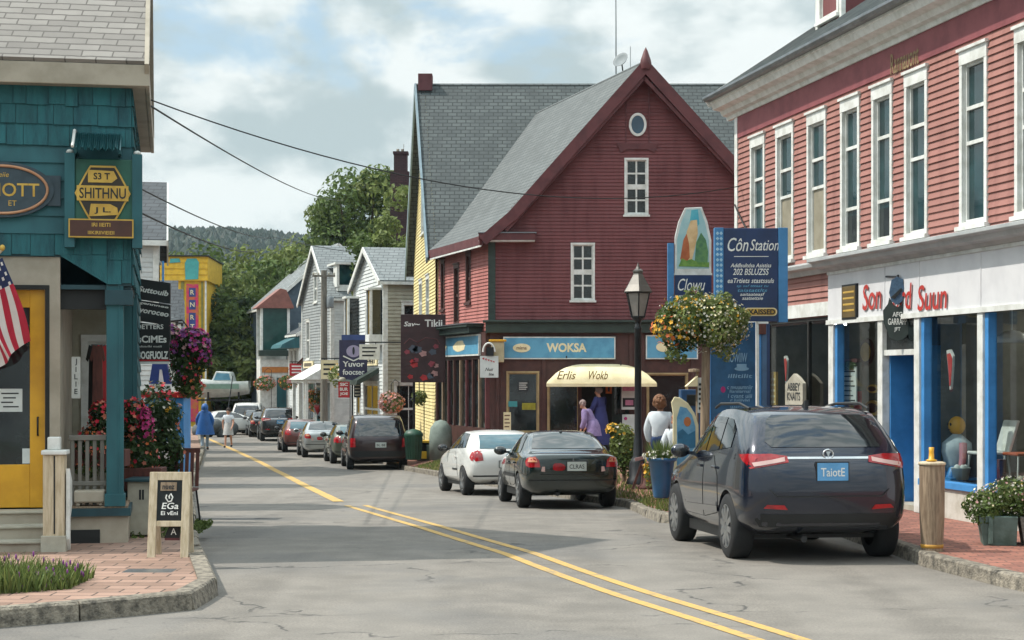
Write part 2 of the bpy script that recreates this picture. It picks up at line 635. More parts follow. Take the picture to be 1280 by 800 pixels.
N.l(bp.outputs[0], b.inputs['Normal'])
M_asph = m

m, N, b = new_mat('worn_yellow_line')
tc = N.n('ShaderNodeTexCoord')
n1 = N.n('ShaderNodeTexNoise', i_Scale=9.0, i_Detail=8.0, i_Roughness=.7)
n2 = N.n('ShaderNodeTexNoise', i_Scale=1.2, i_Detail=3.0)
for q in (n1, n2):
    N.l(tc.outputs['Object'], q.inputs['Vector'])
wr = N.ramp(N.math('ADD', n1.outputs[0], N.math('MULTIPLY', n2.outputs[0], .35)), .66, .84)
N.l(N.mix(N.math('MULTIPLY', wr, .75), lin((.47, .30, .085)), lin((.2, .17, .13))), b.inputs['Base Color'])
b.inputs['Roughness'].default_value = .8
M_line = m

m, N, b = new_mat('meadow')
tc = N.n('ShaderNodeTexCoord')
n1 = N.n('ShaderNodeTexNoise', i_Scale=.6, i_Detail=8.0)
N.l(tc.outputs['Object'], n1.inputs['Vector'])
N.l(N.mix(n1.outputs[0], lin((.05, .085, .025)), lin((.10, .12, .045))), b.inputs['Base Color'])
b.inputs['Roughness'].default_value = .95
M_meadow = m

M_leafs = {}


def leaf_mat(name, c1, c2, trans=.33):
    return mat(name, c1, c2, rough=.6, scale=.9, island=.7, trans=trans, spec=.3)


M_lf_dk = leaf_mat('deep_green_leaf', (.026, .05, .017), (.042, .075, .022))
M_lf_md = leaf_mat('mid_green_leaf', (.075, .12, .03), (.105, .145, .04))
M_lf_lt = leaf_mat('light_green_leaf', (.14, .185, .05), (.18, .21, .065))
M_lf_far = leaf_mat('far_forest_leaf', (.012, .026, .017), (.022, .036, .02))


def bloom(name, c, k=.75):
    c = lin(c)
    return mat('petal_' + name, c[:3], tuple(x * k for x in c[:3]), rough=.6, scale=8, island=.4, trans=.25)


B_red = bloom('red', '#c9223a')
B_pink = bloom('magenta', '#c2347e')
B_purple = bloom('purple', '#8c4a8e')
B_orange = bloom('orange', '#d8713a')
B_peach = bloom('peach', '#cf7a62')
B_yellow = bloom('yellow', '#dba528')
B_white = bloom('white', '#d8d6c6')
B_mauve = bloom('dusty_pink', '#b98d8a')

# ---------------------------------------------------------------- ground
g = MB(M_meadow)
g.poly([(-3000, -60, -1.7), (3000, -60, -1.7), (3000, 3200, -1.7), (-3000, 3200, -1.7)])
g.build('ground', kind='structure')
r = MB(M_asph)
ys = [-8, 0, 8, 14, 18] + [20 + 2 * i for i in range(48)]
for a, c in zip(ys, ys[1:]):
    r.add([(-45, a, road_z(a)), (26, a, road_z(a)), (26, c, road_z(c)), (-45, c, road_z(c))], [(0, 1, 2, 3)], True)
r.poly([(-45, -8, 0), (-45, -8, -1.6), (26, -8, -1.6), (26, -8, 0)])
r.build('road', kind='structure')


def offset_line(pts, d):
    out = []
    for i, p in enumerate(pts):
        a = Vector(pts[max(i - 1, 0)])
        c = Vector(pts[min(i + 1, len(pts) - 1)])
        t = (c - a).normalized()
        out.append((p[0] + t.y * d, p[1] - t.x * d))
    return out


def resample(pts, n):
    ls = [0]
    for a, c in zip(pts, pts[1:]):
        ls.append(ls[-1] + math.dist(a, c))
    out = []
    for i in range(n + 1):
        t = ls[-1] * i / n
        k = max(j for j in range(len(pts) - 1) if ls[j] <= t + 1e-9)
        f = (t - ls[k]) / (ls[k + 1] - ls[k])
        out.append((pts[k][0] + f * (pts[k + 1][0] - pts[k][0]), pts[k][1] + f * (pts[k + 1][1] - pts[k][1])))
    return out


def strip(mb, pts, w, z):
    a, c = offset_line(pts, -w / 2), offset_line(pts, w / 2)
    for i in range(len(pts) - 1):
        mb.poly([(p[0], p[1], z + road_z(p[1])) for p in (a[i], a[i + 1], c[i + 1], c[i])])


yl = [(3.1, 9.8), (2.07, 13.4), (.49, 18.1), (-2.87, 32.4)]
def smooth(pts, n=3):
    for _ in range(n):
        q = [pts[0]]
        for a, c in zip(pts, pts[1:]):
            q += [(a[0] * .75 + c[0] * .25, a[1] * .75 + c[1] * .25), (a[0] * .25 + c[0] * .75, a[1] * .25 + c[1] * .75)]
        pts = q + [pts[-1]]
    return pts


yl = smooth(yl)
ln = MB(M_line)
for d in (-.17, .17):
    strip(ln, resample(offset_line(yl, d), 40), .115, .005)
far = [(-3.35, 34.0), (-8.9, 63), (-16.2, 94), (-19.5, 106)]
strip(ln, resample(smooth(far), 50), .22, .006)
ln.build('road_marking', kind='structure')

# right pavement and its kerb
def pavement(name, edge, m, inner, level):
    """paved strip along a kerb; inner(y) = x of its far edge, level(y) = height away from the kerb"""
    mb = MB(m)
    q = resample(edge, 110)
    rows = []
    for x, y in q:
        xi = inner(y)
        d = 1 if xi > x else -1
        z0 = road_z(y) + .128
        xb = x + d * (.9 if level(y) - z0 > .05 else .4)
        rows.append([(x, y, z0), (xb, y, level(y)), (xi, y, level(y))])
    for a, c in zip(rows, rows[1:]):
        for i in range(2):
            mb.add([a[i], a[i + 1], c[i + 1], c[i]], [(0, 1, 2, 3)])
    return mb.build(name, kind='structure')


pavement('sidewalk', offset_line(KR, .15), M_brick, lambda y: 26, walk_z)
pavement('sidewalk', offset_line(KLf + KL[1:], -.15), M_brick_b, lambda y: -45, lambda y: road_z(y) + .128)


def kerb(name, pts, side, step=1.7, w=.17, h=.14):
    """granite blocks laid end to end, each a little out of true"""
    L = sum(math.dist(a, c) for a, c in zip(pts, pts[1:]))
    q = resample(pts, max(2, int(L / step)))
    mb = MB(M_conc)
    for a, c in zip(q, q[1:]):
        a, c = Vector(a), Vector(c)
        t = (c - a).normalized()
        n = Vector((t.y, -t.x)) * side
        hh = h + rnd.uniform(-.012, .012)
        o = rnd.uniform(-.008, .012)
        bot = -n * rnd.uniform(.01, .03)
        e = .008
        p0, p1 = a + t * e, c - t * e
        vs = []
        for p in (p0, (p0 + p1) / 2, p1):
            j = rnd.uniform(-.006, .006)
            g0 = road_z(p.y)
            vs += [(p + bot + n * j).to_3d() + Vector((0, 0, g0 - .03)), (p + n * (o + j)).to_3d() + Vector((0, 0, g0 + hh - .02)),
                   (p + n * (o + .022)).to_3d() + Vector((0, 0, g0 + hh + j * .5)), (p + n * w).to_3d() + Vector((0, 0, g0 + hh - .004)), (p + n * w).to_3d() + Vector((0, 0, g0 - .02))]
        fs = []
        for k in range(2):
            for i in range(4):
                fs.append((k * 5 + i, k * 5 + 5 + i, k * 5 + 6 + i, k * 5 + 1 + i))
        fs += [(0, 1, 2, 3, 4), (14, 13, 12, 11, 10)]
        mb.add(vs, fs)
    return mb.build(name, kind='structure')


kerb('kerb', KR, 1)
kerb('kerb', KLf + KL[1:], -1, step=1.05, h=.165)


# ---------------------------------------------------------------- plants
def rand_unit():
    while True:
        v = Vector((rnd.uniform(-1, 1), rnd.uniform(-1, 1), rnd.uniform(-1, 1)))
        l = v.length
        if .05 < l <= 1:
            return v / l


def leaf(mb, p, n, size, asp=.55):
    """one leaf: a small folded kite facing roughly n"""
    n = (n + rand_unit() * .75).normalized()
    a = n.cross(rand_unit())
    if a.length < 1e-3:
        a = n.cross(Vector((1, .2, .3)))
    a.normalize()
    b2 = n.cross(a)
    s = size * rnd.uniform(.6, 1.25)
    v = [p - a * s * .5, p + b2 * s * asp * .5 + n * s * .1, p + a * s * .55, p - b2 * s * asp * .5 + n * s * .1]
    mb.add(v, [(0, 1, 2), (0, 2, 3)])


def foliage(mb, c, r, n, size, shell=.35):
    """leaves through an ellipsoid, denser towards its skin"""
    c = Vector(c)
    for _ in range(n):
        d = rand_unit()
        k = 1 - shell * rnd.random() ** 1.3 if rnd.random() < .8 else rnd.random() ** .5
        leaf(mb, c + Vector((d.x * r[0], d.y * r[1], d.z * r[2])) * k, d, size)


def blossoms(mb, c, r, n, size, mats, up=-1.0):
    c = Vector(c)
    for _ in range(n):
        d = rand_unit()
        if d.z < up:
            d.z = -d.z
        p = c + Vector((d.x * r[0], d.y * r[1], d.z * r[2])) * rnd.uniform(.92, 1.1)
        nn = (d + rand_unit() * .5).normalized()
        a = nn.cross(rand_unit()).normalized()
        b2 = nn.cross(a)
        s = size * rnd.uniform(.6, 1.2)
        mb.use(rnd.choice(mats))
        pts = []
        for k in range(10):
            t = 2 * math.pi * k / 10
            rr = s * (.5 if k % 2 else .32)
            pts.append(p + a * rr * math.cos(t) + b2 * rr * math.sin(t) + nn * (s * .1 if k % 2 else 0))
        mb.add([p - nn * s * .05] + pts, [(0, 1 + k, 1 + (k + 1) % 10) for k in range(10)])
# ---------------------------------------------------------------- walls, windows, roofs
def clap(mb, x0, x1, z0, z1, holes=(), step=.12, lap=.02, xr=None, y=0.0):
    """lapped boards facing -y; xr(z) narrows the wall (gables); holes = (x0, x1, z0, z1)"""
    n = max(1, round((z1 - z0) / step))
    st = (z1 - z0) / n
    for i in range(n):
        a, c = z0 + i * st, z0 + (i + 1) * st
        cuts = sorted({a, c} | {h[k] for h in holes for k in (2, 3) if a < h[k] < c})
        for p, q in zip(cuts, cuts[1:]):
            mz = (p + q) / 2
            lo, hi = (x0, x1) if xr is None else xr(mz)
            if hi - lo < .02:
                continue
            segs = [(lo, hi)]
            for h in holes:
                if h[2] < mz < h[3]:
                    ns = []
                    for s0, s1 in segs:
                        if h[1] <= s0 or h[0] >= s1:
                            ns.append((s0, s1))
                        else:
                            if h[0] > s0: ns.append((s0, h[0]))
                            if h[1] < s1: ns.append((h[1], s1))
                    segs = ns
            yp = y - lap * (1 - (p - a) / st)
            yq = y - lap * (1 - (q - a) / st)
            cut = []
            for s0, s1 in segs:                      # boards butt end to end at odd lengths
                while s1 - s0 > 3.6:
                    e = s0 + rnd.uniform(1.4, 3.2)
                    cut.append((s0, e - .004))
                    s0 = e
                cut.append((s0, s1))
            for s0, s1 in cut:
                mb.add([(s0, yp, p), (s1, yp, p), (s1, yq, q), (s0, yq, q), (s0, y + .004, p), (s1, y + .004, p)], [(0, 1, 2, 3), (4, 5, 1, 0)])


def plain(mb, x0, x1, z0, z1, holes=(), y=0.0, t=.06):
    """flat boarded wall of thickness t with rectangular openings"""
    xs = sorted({x0, x1} | {h[k] for h in holes for k in (0, 1) if x0 < h[k] < x1})
    zs = sorted({z0, z1} | {h[k] for h in holes for k in (2, 3) if z0 < h[k] < z1})
    for zl, zh in zip(zs, zs[1:]):
        run = None
        for xl, xh in zip(xs, xs[1:]):
            hole = any(h[0] < (xl + xh) / 2 < h[1] and h[2] < (zl + zh) / 2 < h[3] for h in holes)
            if not hole:
                run = (run[0], xh) if run else (xl, xh)
            if hole and run:
                mb.box(run[0], run[1], y, y + t, zl, zh)
                run = None
        if run:
            mb.box(run[0], run[1], y, y + t, zl, zh)


def window(root, fr, x0, x1, z0, z1, fm=None, pm=None, cols=2, rows=2, cw=.085, y=0.0, head=.0, bar=.028, sill=True, deep=.05, name='window', split=None, proud=.035, blind=None):
    fm, pm = fm or M_white, pm or M_pane
    f = MB(fm, fr.M)
    yf = y - proud
    f.box(x0 - cw, x0, yf, y + deep, z0, z1)
    f.box(x1, x1 + cw, yf, y + deep, z0, z1)
    f.box(x0 - cw - .003, x1 + cw + .003, yf - .004, y + deep, z1, z1 + cw + head)
    if head:
        f.box(x0 - cw - .03, x1 + cw + .03, yf - .035, y + deep, z1 + cw + head, z1 + cw + head + .04)
    f.box(x0 - cw - .003, x1 + cw + .003, yf - .004, y + deep, z0 - cw * .6, z0)
    sr = .035
    yb = y + deep * .35
    f.box(x0, x0 + sr, yb, y + deep, z0, z1)
    f.box(x1 - sr, x1, yb, y + deep, z0, z1)
    f.box(x0 + sr, x1 - sr, yb, y + deep, z0, z0 + sr)
    f.box(x0 + sr, x1 - sr, yb, y + deep, z1 - sr, z1)
    for k in range(1, cols):
        xx = x0 + (x1 - x0) * k / cols
        f.box(xx - bar / 2, xx + bar / 2, yb + .006, y + deep, z0 + sr, z1 - sr)
    for k in range(1, rows):
        zz = z0 + (z1 - z0) * k / rows
        wd2 = bar * (1.5 if k * 2 == rows else .5)
        f.box(x0 + sr, x1 - sr, yb + (.0 if k * 2 == rows else .008), y + deep, zz - wd2, zz + wd2)
    if split:
        for zz in split:
            f.box(x0 + sr, x1 - sr, yb, y + deep, zz - .025, zz + .025)
    o = f.build(name, root)
    if sill:
        s = MB(fm, fr.M)
        s.box(x0 - cw - .04, x1 + cw + .04, yf - .05, y, z0 - cw * .6 - .06, z0 - cw * .6 - .003)
        s.build('sill', o)
    p = MB(pm, fr.M)
    p.box(x0 + .01, x1 - .01, y + deep - .004, y + deep + .02, z0 + .01, z1 - .01)
    p.build('pane', o)
    if blind:
        bl = MB(blind[0], fr.M)
        bl.box(x0 + .04, x1 - .04, y + deep - .012, y + deep - .006, blind[1], blind[2])
        bl.build('blind', o)
    return o


def hole(x0, x1, z0, z1, c=.05):
    return (x0 - c, x1 + c, z0 - c, z1 + c)


def slope(mb, a, c, d, e, t=.12):
    """roof slab on the four corner points (counter-clockwise seen from above), thickness t downwards"""
    top = [Vector(p) for p in (a, c, d, e)]
    n = (top[1] - top[0]).cross(top[2] - top[0]).normalized()
    if n.z < 0:
        n = -n
    bot = [p - n * t for p in top]
    mb.add(top + bot, [(0, 1, 2, 3), (7, 6, 5, 4), (0, 4, 5, 1), (1, 5, 6, 2), (2, 6, 7, 3), (3, 7, 4, 0)])


# ================================================================ the teal shop at the left corner
TEAL = thing('corner_shop', 'teal shingled shop with a grey gable roof, porch and yellow door at the corner', 'shop', (-4.32, 20, 0))
tf = Fr((-4.32, 20, 0), 11)
ts = Fr((-4.32, 20, 0), ux=(-tf.uy.x * -1, tf.uy.y))       # street side, seen from the road
ts = Fr((-4.32, 20, 0), ux=(tf.uy.x, tf.uy.y))
TL, TD, TEZ = -7.0, 5.6, 5.30                               # left end, depth, underside of the eave
zsh = 3.38
# shingled upper wall: boards in the middle band, shakes above and below
w = MB(M_teal_sh, tf.M)


def shakes(mb, x0, x1, z0, z1, course=.235, y=0.0):
    n = max(1, round((z1 - z0) / course))
    st = (z1 - z0) / n
    for i in range(n):
        a = z0 + i * st
        x = x0
        while x < x1 - .01:
            wd_ = min(rnd.uniform(.13, .27), x1 - x)
            if x1 - x - wd_ < .06:
                wd_ = x1 - x
            o = rnd.uniform(.018, .034)
            dz = rnd.uniform(-.012, .012)
            g_ = .003
            mb.add([(x + g_, y - o, a + dz), (x + wd_ - g_, y - o, a + dz), (x + wd_ - g_, y - .006, a + st + .01), (x + g_, y - .006, a + st + .01), (x + g_, y, a + dz), (x + wd_ - g_, y, a + dz)],
                   [(0, 1, 2, 3), (4, 5, 1, 0), (0, 3, 4), (1, 5, 2)])
            x += wd_


shakes(w, TL, -.0, 4.62, TEZ)
xbr = tf.x(134)
shakes(w, TL, xbr, 3.38, 3.62)
shakes(w, xbr, -.0, 3.06, 3.62)
w.use(M_teal)
clap(w, TL, 0, 3.62, 4.62, step=.20, lap=.022)
w.use(M_teal_dk)
w.box(TL, -.005, .004, .05, 3.36, TEZ)
w.box(xbr, -.005, .0045, .0495, 3.04, 3.359)
w.M = ts.M
w.use(M_teal_sh)
shakes(w, 0, TD, 3.06, TEZ)
w.use(M_teal_dk)
w.box(.01, TD, .004, .05, 3.04, TEZ)
w.M = tf.M
w.box(TL, TL + .05, .05, TD, 0, TEZ)
w.box(TL, 0, TD - .05, TD, 0, TEZ)
w.box(TL, -.01, .05, TD - .05, 3.0, 3.05)
w.build('wall', TEAL)
# roof: ridge runs left-right, the gable faces the street
rz_, rp = TEZ + .26, 0.84
yr = TD / 2
r = MB(M_roof_t, tf.M)
r.use(M_roof_t)
oh = .2
slope(r, (TL - .2, -.24, rz_), (oh, -.24, rz_), (oh, yr, rz_ + (yr + .24) * rp), (TL - .2, yr, rz_ + (yr + .24) * rp), .07)
slope(r, (oh, TD + .24, rz_), (TL - .2, TD + .24, rz_), (TL - .2, yr, rz_ + (yr + .24) * rp), (oh, yr, rz_ + (yr + .24) * rp), .07)
rf = r.build('roof', TEAL)
# fascia and the cornice returned along the gable
f = MB(M_beige, tf.M)
f.box(TL - .2, oh, -.22, -.17, TEZ - .02, TEZ + .22)
f.box(TL - .2, oh - .002, -.168, .0, TEZ - .015, TEZ + .02)
f.box(oh - .05, oh - .003, -.166, TD + .2, TEZ - .02, TEZ + .18)
f.box(.0, oh - .052, .0, TD + .2, TEZ - .012, TEZ + .02)
f.build('cornice', TEAL, bevel=.008)
g = MB(M_grey_cl, ts.M)
hz = (yr + .0) * rp


def tri(z):
    k = (z - TEZ - .18) / rp
    return (k, TD - k)


clap(g, 0, TD, TEZ + .18, TEZ + .18 + hz, step=.14, xr=tri, y=-.06)
g.use(M_beige)
for q in (0, 1):
    a = (-.24 if q == 0 else TD + .24, -oh + .03, rz_ - .12)
    e = (yr, -oh + .03, rz_ + (yr + .24) * rp - .12)
    g.bar(a, e, .05, .2)
g.build('gable', TEAL)
# ground floor: beige door surround on the left, open porch on the right
zdk = .52                                                   # porch deck
xs0 = tf.x(75)                                              # right end of the door surround
dx1, dx0 = tf.x(56), tf.x(56) - .98
dz1 = tf.hit(56, 362)[1]
b_ = MB(M_beige, tf.M)
plain(b_, TL + .06, xs0, zdk, 3.38, [(dx0, dx1, zdk, dz1)], y=.02, t=.12)
b_.box(xs0 - .12, xs0 - .001, .14, 2.6, zdk, 3.04)
b_.build('door_surround', TEAL)
d = MB(M_yellow, tf.M)
dw = .17
d.box(dx0, dx0 + dw, .09, .14, zdk + .01, dz1)
d.box(dx1 - dw, dx1, .09, .14, zdk + .01, dz1)
d.box(dx0 + dw, dx1 - dw, .092, .14, dz1 - .2, dz1 - .002)
d.box(dx0 + dw, dx1 - dw, .092, .14, zdk + .012, zdk + .50)
d.use(M_dark)
d.box(dx0 - .05, dx0 - .002, .012, .1, zdk, dz1 + .05)
d.box(dx1 + .002, dx1 + .05, .012, .1, zdk, dz1 + .05)
d.box(dx0 - .05, dx1 + .05, .011, .1, dz1 + .002, dz1 + .052)
door = d.build('door', TEAL, bevel=.006)
p_ = MB(M_pane_dk, tf.M)
p_.box(dx0 + dw, dx1 - dw, .11, .125, zdk + .5, dz1 - .2)
p_.build('pane', door)
n_ = MB(M_paper, tf.M)
a_, c_ = tf.hit(4, 515), tf.hit(27, 486)
n_.box(a_[0] - .08, c_[0], .098, .108, a_[1], c_[1])
n_.use(M_ink)
for k in range(4):
    n_.box(a_[0] - .03 + .02 * (k % 2), c_[0] - .04 - .03 * (k % 3), .0965, .098, c_[1] - .06 - k * .05, c_[1] - .045 - k * .05)
n_.build('notice', door)
n_ = MB(M_paper, tf.M)
a_, c_ = tf.hit(27, 580), tf.hit(42, 561)
n_.box(a_[0], c_[0], .098, .108, a_[1], c_[1])
n_.build('notice', door)
h_ = MB(M_iron, tf.M)
h_.tube([(dx1 - .08, .09, 1.35), (dx1 - .08, .04, 1.35), (dx1 - .08, .04, 1.55), (dx1 - .08, .09, 1.55)], .011)
h_.build('handle', door)
# steps
s_ = MB(M_beige, tf.M)
for k in range(3):
    s_.box(TL, xs0 - .1, -.30 * (3 - k) + .0 + .001 * k, .05, .10, .10 + .14 * (k + 1) - .025)
    s_.use(M_stone)
    s_.box(TL, xs0 - .097, -.30 * (3 - k) - .03, .05, .10 + .14 * (k + 1) - .024, .10 + .14 * (k + 1))
    s_.use(M_beige)
s_.build('steps', TEAL, bevel=.006)
# porch deck with its beige skirt, teal edge board
pk = MB(M_beige, tf.M)
px1 = tf.x(160)
pk.box(xs0 - .08, px1, .0, TD, .12, zdk - .09)
pk.use(M_teal_dk)
pk.box(xs0 - .08, px1 + .03, -.05, TD, zdk - .088, zdk)
pk.use(M_wood)
pk.box(xs0 - .07, px1, .0, TD - .1, zdk + .002, zdk + .02)
pk.use(M_black)
pk.box(tf.x(88), tf.x(125), -.012, .01, .125, .28)
pk.build('porch', TEAL)
# porch interior: back wall and a shop window with frames
iw = MB(M_tan_cl, tf.M)
plain(iw, xs0, .0, zdk, 3.0, [(-.62, -.12, 1.1, 2.5)], y=2.6, t=.08)
iw.build('porch_wall', TEAL)
window(TEAL, Fr(tf.w(0, 2.6, 0), 11), -.6, -.14, 1.12, 2.46, fm=M_white, pm=M_pane_dk, cols=2, rows=3)
# side wall of the ground floor behind the porch, towards the street
sw = MB(M_teal, ts.M)
clap(sw, 3.2, TD, .5, 3.06, step=.2)
sw.box(3.2, TD, .004, .05, .1, 3.06)
sw.build('wall', TEAL)
# curved shingled bracket over the porch opening
bk = MB(M_teal_sh, tf.M)
bx0, bx1 = tf.x(76), tf.x(134)
bk.add([(bx0, -.02, 3.37), (bx1, -.02, 3.06), (bx1, -.02, 3.385), (bx0, -.02, 3.385), (bx0, .1, 3.37), (bx1, .1, 3.06)], [(0, 1, 2, 3), (0, 4, 5, 1)])
for k in range(3):
    bk.box(bx1 - .17 - k * .12, bx1 - .175 - k * .12, -.026, -.02, 3.2 + k * .06, 3.38)
bk.build('bracket', TEAL)
bm_ = MB(M_black, tf.M)
bm_.box(xs0, bx1, .12, .22, tf.hit(100, 386)[1], 3.03)
bm_.build('beam', TEAL)


def porch_post(px, yl, wd_, zt_):
    c = MB(M_teal, tf.M)
    x = tf.x(px, yl)
    h = wd_ / 2
    c.box(x - h, x + h, yl - h, yl + h, zdk + .02, zt_)
    c.box(x - h - .02, x + h + .02, yl - h - .02, yl + h + .02, zdk + .02, zdk + .16)
    c.box(x + h * .35, x + h * .55, yl - h - .008, yl - h, zdk + .16, zt_)
    return c, x


c, x = porch_post(144, .1, .19, 3.1)
c.use(M_teal_dk)
zb = tf.hit(144, 372)[1]
c.box(x - .11, x + .2, .0 - .04, .2, zb - .085, zb + .085)
c.build('post', TEAL, bevel=.01)
c, x = porch_post(163, 2.2, .17, 3.05)
c.build('post', TEAL, bevel=.01)
# railing between newel and post
rl = MB(mat('porch_rail_grey', '#77746c', '#66635c'), tf.M)
x0, x1 = tf.x(84), tf.x(131)
for i in range(5):
    xx = x0 + (x1 - x0) * (i + .5) / 5
    rl.box(xx - .022, xx + .022, .30, .34, zdk, 1.28)
rl.box(x0, x1, .28, .36, 1.28, 1.34)
rl.box(x0, x1, .29, .35, zdk + .24, zdk + .29)
rl.build('railing', TEAL, bevel=.006)

# ---- sign board with the octagonal emblem, between two teal posts
SG = thing('shop_sign', 'square green sign with a gold octagon emblem on the teal shop wall', 'sign', tf.w(tf.x(128), -.1, 4.0))
y0 = -.16
sx0, sz0 = tf.hit(82, 300, y0)
sx1, sz1 = tf.hit(176, 200, y0)
M_sgreen = mat('sign_green', '#1d5a4a', '#174c40', rough=.5)
b_ = MB(M_sgreen, tf.M)
b_.box(sx0 + .1, sx1 - .08, y0, y0 + .06, sz0 + .02, sz1)
b_.build('board', SG, bevel=.008)
for xx in (sx0 + .045, sx1 - .04):
    q = MB(M_teal, tf.M)
    q.box(xx - .055, xx + .055, y0 - .03, .0, sz0 - .08, sz1 + .06)
    q.use(M_white)
    q.lathe([(.03, sz1 + .06), (.045, sz1 + .075), (.03, sz1 + .10), (.0, sz1 + .11)], (xx, y0 + .04, 0), 12)
    q.build('upright', SG)
cx, cz = tf.hit(128.5, 242, y0)
rx, rz2 = .33 * 34 / 34 * .93, .31


def octo(k):
    return [(cx + a * rx * k, cz + c * rz2 * k) for a, c in ((-1, 0), (-.62, .72), (-.45, 1), (.45, 1), (.62, .72), (1, 0), (.62, -.72), (.45, -1), (-.45, -1), (-.62, -.72))]


e = MB(M_gold, tf.M)
e.prism(octo(1.0), 'y', y0 - .03, y0)
e.use(mat('sign_umber', '#2c2417', '#221b12', rough=.5))
e.prism(octo(.93), 'y', y0 - .033, y0 - .005)
e.use(M_gold)
e.box(cx - rx * .92, cx + rx * .92, y0 - .042, y0 - .03, cz - .085, cz + .085)
e.prism([(cx - .16, cz + .12), (cx + .1, cz + .12), (cx + .16, cz + .17), (cx + .12, cz + .25), (cx - .16, cz + .26)], 'y', y0 - .042, y0 - .03)
e.prism([(cx - .15, cz - .26), (cx + .17, cz - .24), (cx + .16, cz - .16), (cx + .08, cz - .12), (cx - .13, cz - .12)], 'y', y0 - .042, y0 - .03)
e.use(M_ink)
e.text('SHITHNU', cx, cz, y0 - .042, width=rx * 1.66, height=.12, bold=.012)
e.text('S3 T', cx - .01, cz + .19, y0 - .042, width=.18, height=.075, bold=.02)
e.text('J L.', cx, cz - .195, y0 - .042, width=.18, height=.075, bold=.02)
e.build('emblem', SG)
e = MB(M_gold, tf.M)
a_, c_ = tf.hit(86, 297, y0), tf.hit(167, 275, y0)
e.box(a_[0], c_[0], y0 - .06, y0 - .001, a_[1], c_[1])
e.use(mat('plaque_brown', '#47261a', '#3a1e15', rough=.5))
e.box(a_[0] + .015, c_[0] - .015, y0 - .064, y0 - .002, a_[1] + .015, c_[1] - .015)
e.use(M_gold)
e.text('IRI IIEITI', (a_[0] + c_[0]) / 2, c_[1] - .065, y0 - .065, size=.06, bold=.01)
e.text('IIIKIRIIVIEIEII', (a_[0] + c_[0]) / 2, a_[1] + .055, y0 - .065, size=.055, bold=.01)
e.build('plaque', SG)
# little corrugated hood above it
HD = thing('tin_hood', 'small corrugated tin hood above the green octagon sign', 'hood', tf.w(tf.x(122), 0, 4.6))
h = MB(mat('hood_tin', '#33666b', '#2a565b', rough=.4, metal=.4), tf.M)
hx0, hx1 = tf.x(92, -.4), tf.x(151, -.4)
hz0, hz1 = tf.hit(120, 186, -.45)[1], tf.hit(120, 170, 0)[1]
k = 22
vs, fs = [], []
for i in range(k * 2 + 1):
    xx = hx0 + (hx1 - hx0) * i / (k * 2)
    o = .014 * (1 if i % 2 else -1)
    vs += [(xx, .0, hz1 + o + .03), (xx, -.46, hz0 + o + .02 * math.sin(i))]
for i in range(k * 2):
    fs.append((i * 2, i * 2 + 1, i * 2 + 3, i * 2 + 2))
h.add(vs, fs)
h.use(M_white)
h.tube([(hx0, 0, hz1 + .04), (hx0, -.2, hz1 + .03), (hx0 - .01, -.46, hz0 + .02)], .018, 6)
h.use(M_teal)
h.box(hx0, hx0 + .03, -.3, 0, hz0 - .03, hz0 + .01)
h.box(hx1 - .03, hx1, -.3, 0, hz0 - .03, hz0 + .01)
h.build('sheet', HD)
# oval sign at the edge of the picture
OV = thing('oval_sign', 'slate oval sign with a copper rim and carved letters on the teal wall', 'sign', tf.w(tf.x(5), -.05, 4.2))
cx, cz = tf.hit(3, 237, -.06)
o = MB(mat('sign_slate', '#33434c', '#2a3941', rough=.6, scale=8), tf.M)
o.disc((cx, cz), .56, .31, -.07, .0, 40)
for xx in (-1, 1):
    o.box(cx + xx * .53 - .1, cx + xx * .53 + .1, -.05, 0, cz - .17, cz + .17)
o.build('board', OV)
o = MB(mat('copper_rim', '#b98b6a', '#9f7355', rough=.4, metal=.3), tf.M)
vs = [(cx + .49 * math.cos(t), -.075, cz + .265 * math.sin(t)) for t in [2 * math.pi * i / 48 for i in range(49)]]
o.tube(vs, .018, 6, caps=False)
o.build('rim', OV)
o = MB(M_gold, tf.M)
o.text('ARIOTT', cx + .04, cz, -.07, width=.72, height=.15, bold=.01)
o.text('Jeiie', cx + .0, cz + .16, -.07, size=.08, shear=.2)
o.text('ET', cx + .11, cz - .15, -.07, size=.085)
o.build('lettering', OV)

# ---- the flag on its pole
FL = thing('flag', 'striped red and white flag with a starred blue canton hanging by the yellow door', 'flag', tf.w(tf.x(0), -.45, 3.0))
p0 = tf.w(tf.x(0, -.02) - .75, -.02, 2.55)
tip = P(3, 312, 19.2)
pl = MB(M_wood_lt)
pl.tube([p0, tip], .014, 8)
pl.build('pole', FL)
pl = MB(M_gold)
pl.ell(tip + Vector((0, 0, .02)), (.03, .03, .035))
pl.build('finial', FL)
M_fw = mat('flag_white', '#d8d2cc', '#cbc4be', rough=.9, trans=.2)
M_fr = mat('flag_red', '#b3243a', '#a01f33', rough=.9, trans=.2)
M_fb = mat('flag_navy', '#232f55', '#1d2848', rough=.9, trans=.15)
cl = MB(M_fr)
A0, A1 = P(3, 322, 19.2), P(-62, 352, 19.5)                # along the pole
B0, B1 = P(42, 426, 19.15), P(-40, 480, 19.4)              # hanging end
NU, NV = 28, 26


def fpt(u, v):
    q = (A0.lerp(A1, v)).lerp(B0.lerp(B1, v), u)
    q = q + Vector((.05 * math.sin(v * 9 + u * 3.4) * (.4 + u), -.07 * math.sin(v * 14 + u * 2.5) * (.25 + u), -.03 * math.sin(u * 3.1) * (1 - v)))
    return q


